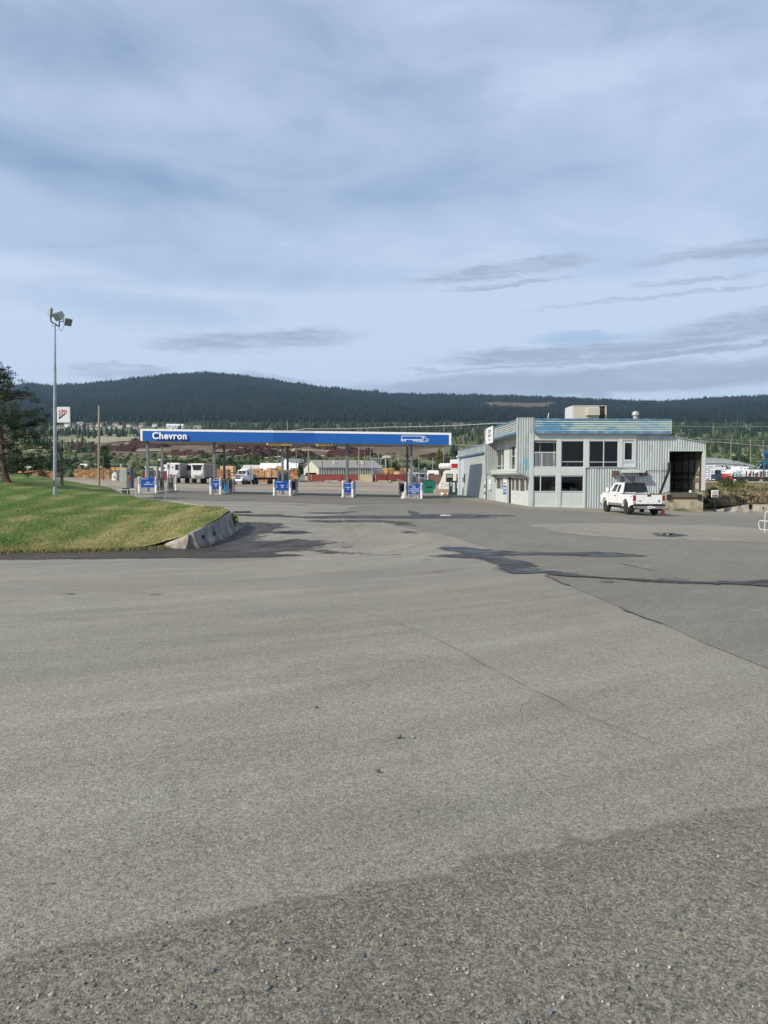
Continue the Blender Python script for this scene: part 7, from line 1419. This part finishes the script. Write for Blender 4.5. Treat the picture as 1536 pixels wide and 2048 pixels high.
# things beyond the motorhome
p = onG(892, 128); zt = PX(892, 933, 128).z - p.z; tk = thing('storage_tank', 'white horizontal tank on a frame above the motorhome', 'tank', p); MB().lathe([(.05, -1.25), (.35, -1.2), (.55, -.95), (.58, .95), (.35, 1.2), (.05, 1.25)], mat('tank_white', (.62, .62, .60), .5), (0, 0, zt), 16, 'x').build('tank_shell', tk, True); MB().box(-.9, -.7, -.3, .3, 0, zt - .5, DARK).box(.7, .9, -.3, .3, 0, zt - .5, DARK).box(-1.2, 1.2, -.5, .5, zt - .8, zt - .62, BRN).build('stand', tk)
p = onG(911, 126); zt = PX(911, 912, 126).z - p.z; lf = thing('loader_truck', 'white and red lift truck rising above the motorhome beside the building corner', 'truck', p); MB().box(-.75, .75, 0, 2, zt * .78, zt * .90, WHITE).box(-.35, .05, .3, .6, 0, zt * .779, BRN).build('platform', lf); MB().box(.35, .75, .2, .6, zt * .3, zt, WHITE).box(.2, .85, .1, .7, zt * .96, zt * 1.01, WHITE).build('mast', lf); MB().box(-.6, .3, .1, 1.2, zt * .66, zt * .779, RED).box(-.7, .3, .1, 1.4, zt * .52, zt * .655, CREAM).build('cab', lf); MB().box(-.9, .9, 0, 2, 0, zt * .5, BRN).build('base', lf)
DGR = mat('dumpster_green', (.004, .16, .10), .45, 0, .08, 2); p = onG(858.8, 108); s = 108 / F; db = thing('dumpster', 'bright green sloped metal dumpster beside the rightmost island', 'dumpster', p, rad(-4)); g_z = p.z; zz2 = lambda r: PX(768, r, 108).z - g_z; X_ = lambda px: (px - 858.8) * s
MB().prism([(X_(846.5), .05), (X_(867.5), .05), (X_(871.5), zz2(974)), (X_(871.8), zz2(966.5)), (X_(868), zz2(960.5)), (X_(846.2), zz2(962.5))], 0, 1.7, DGR).box(X_(846.5), X_(871), -.05, -.001, zz2(967), zz2(965.6), DGR).build('body', db, bevel=.02)
MB().prism([(X_(845.5), zz2(962.6)), (X_(852), zz2(959.4)), (X_(861), zz2(958)), (X_(868.2), zz2(960.3)), (X_(868), zz2(961.5)), (X_(846), zz2(963.6))], -.03, 1.75, mat('dumpster_lid', (.003, .085, .055), .6)).build('lid', db); MB().box(X_(852), X_(863), -.10, -.03, zz2(975), zz2(972.6), BLACK).box(X_(861.5), X_(863.5), -.10, -.03, zz2(972.5), zz2(970.5), BLACK).build('fork_pocket', db)
for q in (X_(849), X_(865)): MB().cyl((q - .06, .2, .08), (q + .06, .2, .08), .08, BLACK, .08, 10).build('caster', db)
p = onG(875.5, 107); o = MB().prism([(-.62, 0), (.62, 0), (.55, .62), (-.5, .62)], 0, .7, mat('block_tan', (.38, .32, .24), .9, 0, .15, 3)).box(.05, .15, -.01, 0, .25, .35, DARK).build('concrete_block'); o.location = p; tag(o, 'tan concrete block between the green dumpster and the motorhome wheel', 'concrete block')
p = onG(884, 99); o = MB().cyl((0, 0, 0), (0, 0, 1.65), .04, GREY).build('thin_post'); o.location = p; tag(o, 'thin grey post in front of the motorhome wheel', 'post')
p = onG(906.3, 94); s = 94 / F; tb = thing('recycling_bin', 'dark teal upright bin with a white vertical notice against the building', 'bin', p, rad(-3)); w_ = 15.5 * s; h_ = 29.5 * s; TEAL = mat('bin_teal', (.018, .055, .065), .5, 0, .1, 2)
MB().box(-w_ / 2, w_ / 2, 0, .9, 0, h_ - .12, TEAL).build('body', tb, bevel=.02); MB().prism([(-w_ / 2 - .03, h_ - .12), (w_ / 2 + .03, h_ - .12), (w_ / 2 - .1, h_), (-w_ / 2 + .1, h_)], -.03, .93, TEAL).build('lid', tb); nt_ = MB().box(-.05, .22, -.02, -.001, .45, 1.62, WHITE).build('notice', tb); MB().box(.03, .13, -.025, -.0205, .6, 1.5, mat('notice_ink', (.3, .36, .42), .6)).build('notice_lines', nt_); MB().box(-.33, -.18, -.02, -.001, 1.2, 1.7, mat('sticker_pale', (.45, .55, .6), .6)).build('sticker', tb)
p = onG(893, 95); bag = []
import bmesh
def bagm(name, loc, rx, ry, rz_, m_, label):
    bm = bmesh.new(); bmesh.ops.create_icosphere(bm, subdivisions=3, radius=1)
    for v in bm.verts: k = 1 + .22 * mnoise.noise(v.co * 2.5 + Vector(loc)); v.co = Vector((v.co.x * rx * k, v.co.y * ry * k, max(-.6, v.co.z) * rz_ * k))
    me = bpy.data.meshes.new(name); bm.to_mesh(me); bm.free(); me.materials.append(m_); me.polygons.foreach_set('use_smooth', [True] * len(me.polygons)); o = bpy.data.objects.new(name, me); C.objects.link(o); o.location = loc; tag(o, label, 'rubbish')
for dx, rx, m_, lb in ((-.5, .22, WHITE, 'white sack at the left of the rubbish pile by the teal bin'), (-.2, .27, mat('sack_orange', (.55, .20, .10), .7), 'orange sack in the rubbish pile by the teal bin'), (.12, .24, mat('sack_grey', (.5, .48, .45), .7), 'pale grey sack against the teal bin'), (.38, .2, DARK, 'dark sack at the foot of the teal bin')): bagm('rubbish_sack', p + Vector((dx, 0, rx * .6)), rx, .25, rx * 1.1, m_, lb)
# small far vehicles
def far_car(px, row, Y, L_, hh, m_, label, van=False, yaw=0):
    if Y: p = onG(px, Y)
    else: p = GP(px, row); L_ *= p.y / F; hh *= p.y / F
    t = thing('parked_van' if van else 'parked_car', label, 'van' if van else 'car', p, yaw, 'vehicles parked beyond the lumber yard'); b = MB(); b.box(-L_ / 2, L_ / 2, 0, 1.8, .35, hh * (.9 if van else .58), m_); b.build('body', t, bevel=.1)
    if not van: c = MB(); vs = fr(c, (-L_ * .25, L_ * .3, .1, 1.7, hh * .58), (-L_ * .12, L_ * .2, .25, 1.55, hh), m_); c.build('cab', t); g = MB(); quadpanel(g, (vs[0], vs[1], vs[5], vs[4]), .1, .9, .1, .85, VGL, .01); g.build('side_window', t)
    else: MB().box(-L_ * .35, L_ * .1, -.02, -.001, hh * .5, hh * .75, VGL).build('side_window', t); MB().box(-L_ / 2 + .2, L_ / 2 - .2, .1, 1.7, hh * .9, hh, WHITE).build('roof_unit', t)
    for x_ in (-L_ * .32, L_ * .32): MB().lathe([(.3, -.1), (.34, -.08), (.34, .08), (.3, .1)], TYRE, (x_, .1, .34), 12, 'y').build('wheel', t)
    return t
far_car(214, 930, 0, 16, 5, CAR_W, 'white pickup on the far road right of the bare pole'); far_car(167, 936.5, 0, 15, 9, CAR_W, 'white camper behind the lumber, right of the pine', True); far_car(195, 936.5, 0, 15, 9, CAR_W, 'white camper directly behind the bare pole', True); far_car(232, 936, 0, 12, 6.5, CAR_W, 'small white vehicle between the bare pole and blossom tree'); far_car(246, 936, 0, 12, 7, CAR_W, 'white van behind the grey cabinet', True); far_car(155, 936, 0, 12, 5, GREY, 'grey car roof above the brown lumber near the pine'); far_car(56, 940, 0, 14, 7, CAR_W, 'white vehicle roof above the orange lumber near the pine trunk', True); far_car(317, 943, 240, 3.0, 3.8, CAR_W, 'white trailer between the leftmost columns', True); far_car(866, 945, 215, 3.4, 3.7, CAR_W, 'white trailer rising behind the brown container', True)
# right road: red tractor, trailers with stakes
RY = 150; rz_ = lambda px: float(GT((px - 768) / F * RY, RY))
sheet('gravel_road', [(1380, 969), (1400, 963), (1560, 963), (1620, 968), (1620, 971), (1400, 971)], mat('road_gravel', (.36, .31, .25), .95, 0, .12, .4), .03, .3, 3, 4, js=.3)
def P_(px, row): q = PX(px, row, RY); return q
def xz(px, row, o): return ((px - 768) / F * RY - o.x, PX(768, row, RY).z - o.z)
def redtruck():
    o = Vector(((1458 - 768) / F * RY, RY, rz_(1458))); t = thing('red_truck', 'red truck tractor parked on the road above the bank', 'truck', o); m_ = mat('truck_red', (.45, .03, .02), .4)
    a = lambda px, row: xz(px, row, o)
    MB().prism([a(1448, 957), a(1449, 953.5), a(1453, 951.5), a(1454, 947.5), a(1464, 947.5), a(1464.5, 960), a(1456, 960.5)], 0, 2.2, m_).build('cab', t, bevel=.05); MB().prism([a(1457, 950), a(1462, 950), a(1462, 953.5), a(1456, 953.5)], -.02, -.001, VGL).build('door_window', t); MB().prism([a(1464.6, 947), a(1467, 947), a(1467, 961), a(1464.6, 961)], 0, 2.2, DARK).build('sleeper', t); MB().box(-.6, 3.2, .2, 2.0, .5, .9, UNDER).build('chassis', t)
    for px in (1454, 1477, 1481.5, 1486): x, _ = a(px, 965); MB().lathe([(.3, -.15), (.48, -.12), (.48, .12), (.3, .15)], TYRE, (x, .1, .48), 14, 'y').build('wheel', t)
    MB().box(a(1466, 0)[0], a(1496, 0)[0], .2, 2.2, .75, 1.0, DARK).build('bed_frame', t)
    MB().tube([(a(1452, 0)[0], -.05, 1.6), (a(1462, 0)[0], -.05, 1.1), (a(1464, 0)[0], -.05, 1.8)], .07, WHITE, 5).build('stripe', t)
redtruck()
def laddertrailer(px0, px1, label, m_, stakes, wheels_, deck=958.5):
    o = Vector(((px0 - 768) / F * RY, RY, rz_(px0))); t = thing('log_trailer', label, 'trailer', o, 0, 'trailers on the road above the bank'); L_ = (px1 - px0) / F * RY; zd = PX(768, deck, RY).z - o.z
    MB().box(0, L_, .3, .5, zd - .25, zd, m_).box(0, L_, 1.9, 2.1, zd - .25, zd, m_).box(0, .2, .501, 1.899, zd - .25, zd, m_).box(L_ - .2, L_, .501, 1.899, zd - .25, zd, m_).build('frame', t)
    for px, r in stakes: x = (px - px0) / F * RY; MB().box(x - .09, x + .09, .2, .4, zd, PX(768, r, RY).z - o.z, mat('stake_rust', (.16, .09, .05), .8)).box(x - .09, x + .09, .401, 2.0, zd, zd + .2, m_).box(x - .09, x + .09, 2.001, 2.2, zd, PX(768, r, RY).z - o.z, m_).build('stake', t)
    for px in wheels_: x = (px - px0) / F * RY; MB().lathe([(.26, -.2), (.48, -.16), (.48, .16), (.26, .2)], TYRE, (x, .3, .48), 14, 'y').lathe([(.02, -.19), (.25, -.17)], RIM, (x, .3, .48), 10, 'y').build('wheel', t)
BRT = mat('trailer_brown', (.12, .065, .045), .8, 0, .2, 2)
laddertrailer(1405, 1434, 'low brown trailer on the road just right of the dock post', BRT, ((1412, 960), (1424, 957)), (), 963); laddertrailer(1428, 1449, 'small dark wheeled trailer left of the red truck', DARK, ((1440, 955),), (1436.5, 1440.5, 1446), 960)
laddertrailer(1499, 1524, 'dark log trailer with upright stakes right of the red truck', DARK, ((1502, 942), (1508, 946), (1516, 944), (1521, 946)), (1501, 1505, 1511, 1515), 955.5); laddertrailer(1522, 1562, 'log trailer with brown stakes at the right edge', BRT, ((1524, 944), (1531, 942.5), (1537, 945), (1550, 944)), (1531, 1535, 1556), 957)
o = Vector(((1437 - 768) / F * 152, 152, rz_(1437))); tl = thing('blue_machine', 'dark blue machine parked left of the red truck', 'machine', o); MB().box(-.9, .9, 0, 1.6, .5, 1.5, mat('machine_blue', (.02, .05, .10), .5)).build('body', tl, bevel=.05); MB().box(-.3, .5, .2, 1.2, 1.5, 2.3, VGL).build('cab', tl)
# blue gantry and green conveyor
BG = mat('gantry_blue', (.02, .14, .36), .5, 0, .08, 1); o = Vector(((1527 - 768) / F * 172, 172, float(GT(87, 172)))); gt = thing('gantry', 'tall blue steel gantry crane at the right edge', 'crane', o); z_ = lambda r: PX(768, r, 172).z - o.z; X_ = lambda px: (px - 1527) / F * 172
MB().box(X_(1525.8), X_(1527.8), 0, .25, 0, z_(901.5), BG).box(X_(1549), X_(1551), 0, .25, 0, z_(901.5), BG).build('gantry_leg', gt); MB().box(X_(1524.8), X_(1556), -.05, .3, z_(905), z_(901.5), BG).box(X_(1528), X_(1549), .05, .2, z_(928.5), z_(926.5), BG).build('beam', gt); MB().tube([(X_(1528), .1, z_(906)), (X_(1549), .1, z_(920))], .1, BG, 6).tube([(X_(1528), .1, z_(927)), (X_(1549), .1, z_(908))], .1, BG, 6).build('brace', gt)
GC = mat('conveyor_green', (.05, .15, .07), .6, 0, .1, 1); o = Vector(((1507 - 768) / F * 200, 200, float(GT(98, 200)))); cv = thing('conveyor', 'green inclined conveyor left of the blue gantry', 'conveyor', o); z_ = lambda r: PX(768, r, 200).z - o.z; X_ = lambda px: (px - 1507) / F * 200
MB().prism([(X_(1506), z_(938)), (X_(1509), z_(938)), (X_(1519.5), z_(925.5)), (X_(1517), z_(925.5))], 0, .8, GC).build('belt_frame', cv); MB().prism([(X_(1513), z_(938)), (X_(1514.5), z_(938)), (X_(1523), z_(928)), (X_(1521.5), z_(927.5))], 0, .3, GREY).build('side_rail', cv); MB().box(X_(1510), X_(1511), .2, .5, 0, z_(938), GREY).box(X_(1510), X_(1524), .2, .3, z_(922.8), z_(922), GREY).build('support', cv)
# substation frame
def substation():
    Y = 282; o = onG(744, Y); t = thing('substation_frame', 'pale steel substation frame with hanging conductors above the dark red container', 'substation', o); z_ = lambda r: PX(768, r, Y).z - o.z; X = lambda px: (px - 744) / F * Y; GS = mat('steel_pale', (.42, .46, .46), .5, .2, .1)
    for px, r0, w_ in ((743.8, 916.5, .28), (771, 914, .42), (757.5, 907, .10), (761.5, 917, .10)): MB().box(X(px) - w_ / 2, X(px) + w_ / 2, 0, w_, -.5, z_(r0), GS).build('post', t)
    for a, c, r in ((740, 772, 917), (744, 771, 931)): MB().box(X(a), X(c), 0, .18, z_(r) - .1, z_(r) + .1, GS).build('beam', t)
    for px in (751, 753.5, 757, 760.5, 763): MB().tube([(X(px), .1, z_(918)), (X(px) - .15, .1, z_(925)), (X(px) + .1, .1, z_(930)), (X(px) - .1, .1, z_(945))], .05, GS, 4).build('conductor', t)
    for i, px in enumerate((750, 754, 758, 763, 767)): MB().lathe([(.10, z_(950)), (.16, z_(947)), (.1, z_(944)), (.14, z_(942)), (.05, z_(940))], DARK, (X(px), -.4, 0), 8).build('insulator', t)
    MB().prism([(X(763), z_(914)), (X(768), z_(911)), (X(780), z_(911)), (X(782), z_(915)), (X(764), z_(916))], .5, 5, mat('tarp_pale', (.48, .48, .42), .8)).build('roof', t)
substation()
for k, (px, r0, r1, Y, m_, r, l_, arms, lamp) in enumerate(((321.5, 921, 950, 165, GREY, .09, 'thin lamp post between the leftmost columns', (), (-.2, .99)), (575, 842, 962, 240, WOOD, .17, 'tall wooden pole rising above the middle of the canopy', (), None), (556, 905, 945, 240, GREY, .1, 'slim lamp post left of the paired middle columns', (), (.6, .85)), (592.5, 897, 948, 245, WOOD, .12, 'pole with a white lamp right of the paired middle columns', (), (-.7, .97)), (617, 893, 962, 236, WOOD, .22, 'thick wooden pole before the warehouse gable', (), None), (644.5, 908, 950, 250, WOODD, .16, 'dark pole with a bright lamp above the red container', (), (.2, .93)), (718, 895, 950, 258, WOOD, .18, 'tall pale pole left of the substation frame', (), None), (729, 907, 933, 300, WOOD, .18, 'shorter pole between the tall pale pole and the substation', (), None), (714, 920, 950, 300, WOODD, .3, 'short dark post behind the shed roof', (), None),
    (740.5, 893, 918, 300, GREY, .1, 'thin mast above the left corner of the substation', (), None), (797, 904, 948, 290, WOOD, .14, 'pole with a cross bar left of the last canopy columns', ((.97, 2.6),), (-.2, .75)), (783, 912, 948, 300, WOOD, .12, 'pole right of the substation, nearest to it', (), None), (806, 918, 940, 320, WOODD, .3, 'dark stub pole just left of the last columns', (), None), (837.5, 912, 945, 300, WOOD, .15, 'pole with small lamps right of the last columns', ((.9, .9),), None), (865.5, 915, 938, 320, GREY, .2, 'grey pole behind the green dumpster', (), None), (880.3, 918, 952, 230, WOODD, .13, 'pole touching the poplar behind the motorhome', (), None), (887.5, 855, 872, 420, GREY, .16, 'grey pole top above the right end of the canopy', (), None), (206.5, 913, 962, 178, WOODD, .12, 'thin dark pole beside the little white hut', (), None), (1462, 877, 905, 420, WOOD, .25, 'pole carrying wires over the green field, left one', ((.93, 3),), None), (1501.5, 877, 908, 420, WOOD, .25, 'pole carrying wires over the green field, right one', ((.93, 3),), None), (1527, 880, 900, 430, WOOD, .2, 'pole carrying wires above the blue gantry', ((.93, 3),), None))):
    upole(px, r0, r1, Y, m_, r, l_, arms, lamp)
# wires
WIRE = mat('wire_grey', (.30, .31, .32), .5)
def wire(pts, r, label, sag=0):
    P = [PX(*p) for p in pts]; o_ = P[0].copy(); q = []
    for i in range(len(P) - 1):
        for j in range(8): f = j / 8; v = P[i].lerp(P[i + 1], f); v.z -= sag * 4 * f * (1 - f); q.append(v - o_)
    q.append(P[-1] - o_); b = MB(); b.tube(q, r, WIRE, 5); o = b.build('power_line'); o.location = o_; tag(o, label, 'cable', 'overhead wires')
wire([(540, 864, 230), (612, 857.5, 225), (780, 854, 200), (990, 846.5, 165), (1120, 838, 150)], .10, 'grey overhead cable crossing behind the canopy top to the building roof', .2)
wire([(1335, 851.5, 330), (1440, 854, 335), (1560, 853, 340)], .09, 'faint wire high over the trees right of the building'); wire([(1400, 880.5, 300), (1462, 886, 300), (1560, 893, 300)], .12, 'brightest wire sloping down to the right beyond the dock roof', .2); wire([(1380, 876.5, 420), (1462, 879, 420), (1501.5, 880, 420), (1560, 880.5, 425)], .07, 'thin wire between the poles over the green field, upper', .3); wire([(1380, 883.5, 420), (1462, 884, 420), (1501.5, 884.5, 420), (1560, 885, 425)], .06, 'thin wire between the poles over the green field, lower', .3); wire([(903, 889, 80), (960, 891, 72.5)], .015, 'thin cable from the canopy corner to the building')
# scrub on the bank right of the building
def bank():
    pts = []; r = R
    while len(pts) < 26000:
        y = r.uniform(62.6, 86); x = r.uniform(24.8, .56 * y); pts.append((x, y)) if x < .56 * y else None
    P = np.array(pts); n = noise2(P[:, 0], P[:, 1], 5, 41); g = P[n > .0]; d = P[n <= .0]
    blades('bank_grass', [tuple(p) for p in d], GT, .24, .05, [(.26, .215, .13), (.20, .17, .10), (.13, .125, .06), (.32, .27, .18)], 'dry tan grass on the bank right of the dock', 'grass', 4); blades('bank_weeds', [tuple(p) for p in g], GT, .24, .07, [(.07, .10, .03), (.11, .14, .04), (.09, .09, .04), (.14, .12, .065)], 'green and brown weeds on the bank right of the dock', 'weeds', 5)
bank()
for i, (px, Y, h, w, tn, l_) in enumerate(((1419, 66, 1.1, 1.7, [(.09, .065, .045), (.06, .05, .035), (.05, .07, .03)], 'brown twiggy bush beside the framed notice'), (1436, 69, .9, 1.4, [(.07, .12, .03), (.09, .14, .04)], 'fresh green bush on the bank above the framed notice'), (1437, 64, 1.0, 2.2, [(.34, .27, .18), (.28, .22, .14)], 'straw coloured clump behind the tapered barrier, left one'), (1449, 64.3, .9, 1.8, [(.34, .27, .18), (.26, .20, .12)], 'straw coloured clump behind the tapered barrier, middle one'), (1481, 64, 1.3, 1.6, [(.36, .29, .19), (.30, .24, .15)], 'tall straw coloured clump above the tapered barrier'), (1500, 64, 1.3, 1.5, [(.40, .30, .18), (.32, .25, .15)], 'tall straw coloured clump between the two barriers'), (1524, 64, 1.1, 2.5, [(.20, .14, .10), (.30, .24, .16)], 'brown clump behind the barrier at the right edge'), (1455, 76, 1.0, 1.2, [(.055, .085, .03), (.08, .11, .04)], 'dark green bush standing before the red truck'), (1443, 80, .35, 1.4, [(.05, .08, .03), (.07, .10, .03)], 'low green bush at the top of the bank'), (1480, 80, .3, 1.6, [(.05, .08, .03), (.07, .10, .03)], 'low wide green bush below the road, left of the gantry'), (1426, 72, .7, 1.4, [(.05, .08, .03), (.07, .085, .035)], 'green brown bush on the upper bank near the dock'), (1467, 70, .45, 1.5, [(.20, .18, .10), (.10, .12, .05)], 'olive patchy bush in the middle of the bank'))):
    decid('bush', l_, 'bush', onG(px, Y), h, w, tn, 200 + i, 1500, .055, trunk=.02)
# ================================================================ AIR
def haze():
    b = MB(); m_ = bpy.data.materials.new('haze'); m_.use_nodes = True; N = m_.node_tree.nodes; N.remove(N['Principled BSDF']); v = N.new('ShaderNodeVolumePrincipled'); v.inputs['Color'].default_value = (.48, .72, 1.0, 1); v.inputs['Density'].default_value = .00006; v.inputs['Anisotropy'].default_value = .2
    m_.node_tree.links.new(v.outputs[0], N['Material Output'].inputs['Volume']); b.box(-6700, 6700, -450, 7100, -25, 760, m_); o = b.build('haze'); o['kind'] = 'stuff'; tag(o, 'thin blue haze in front of the hills', 'haze')
haze()
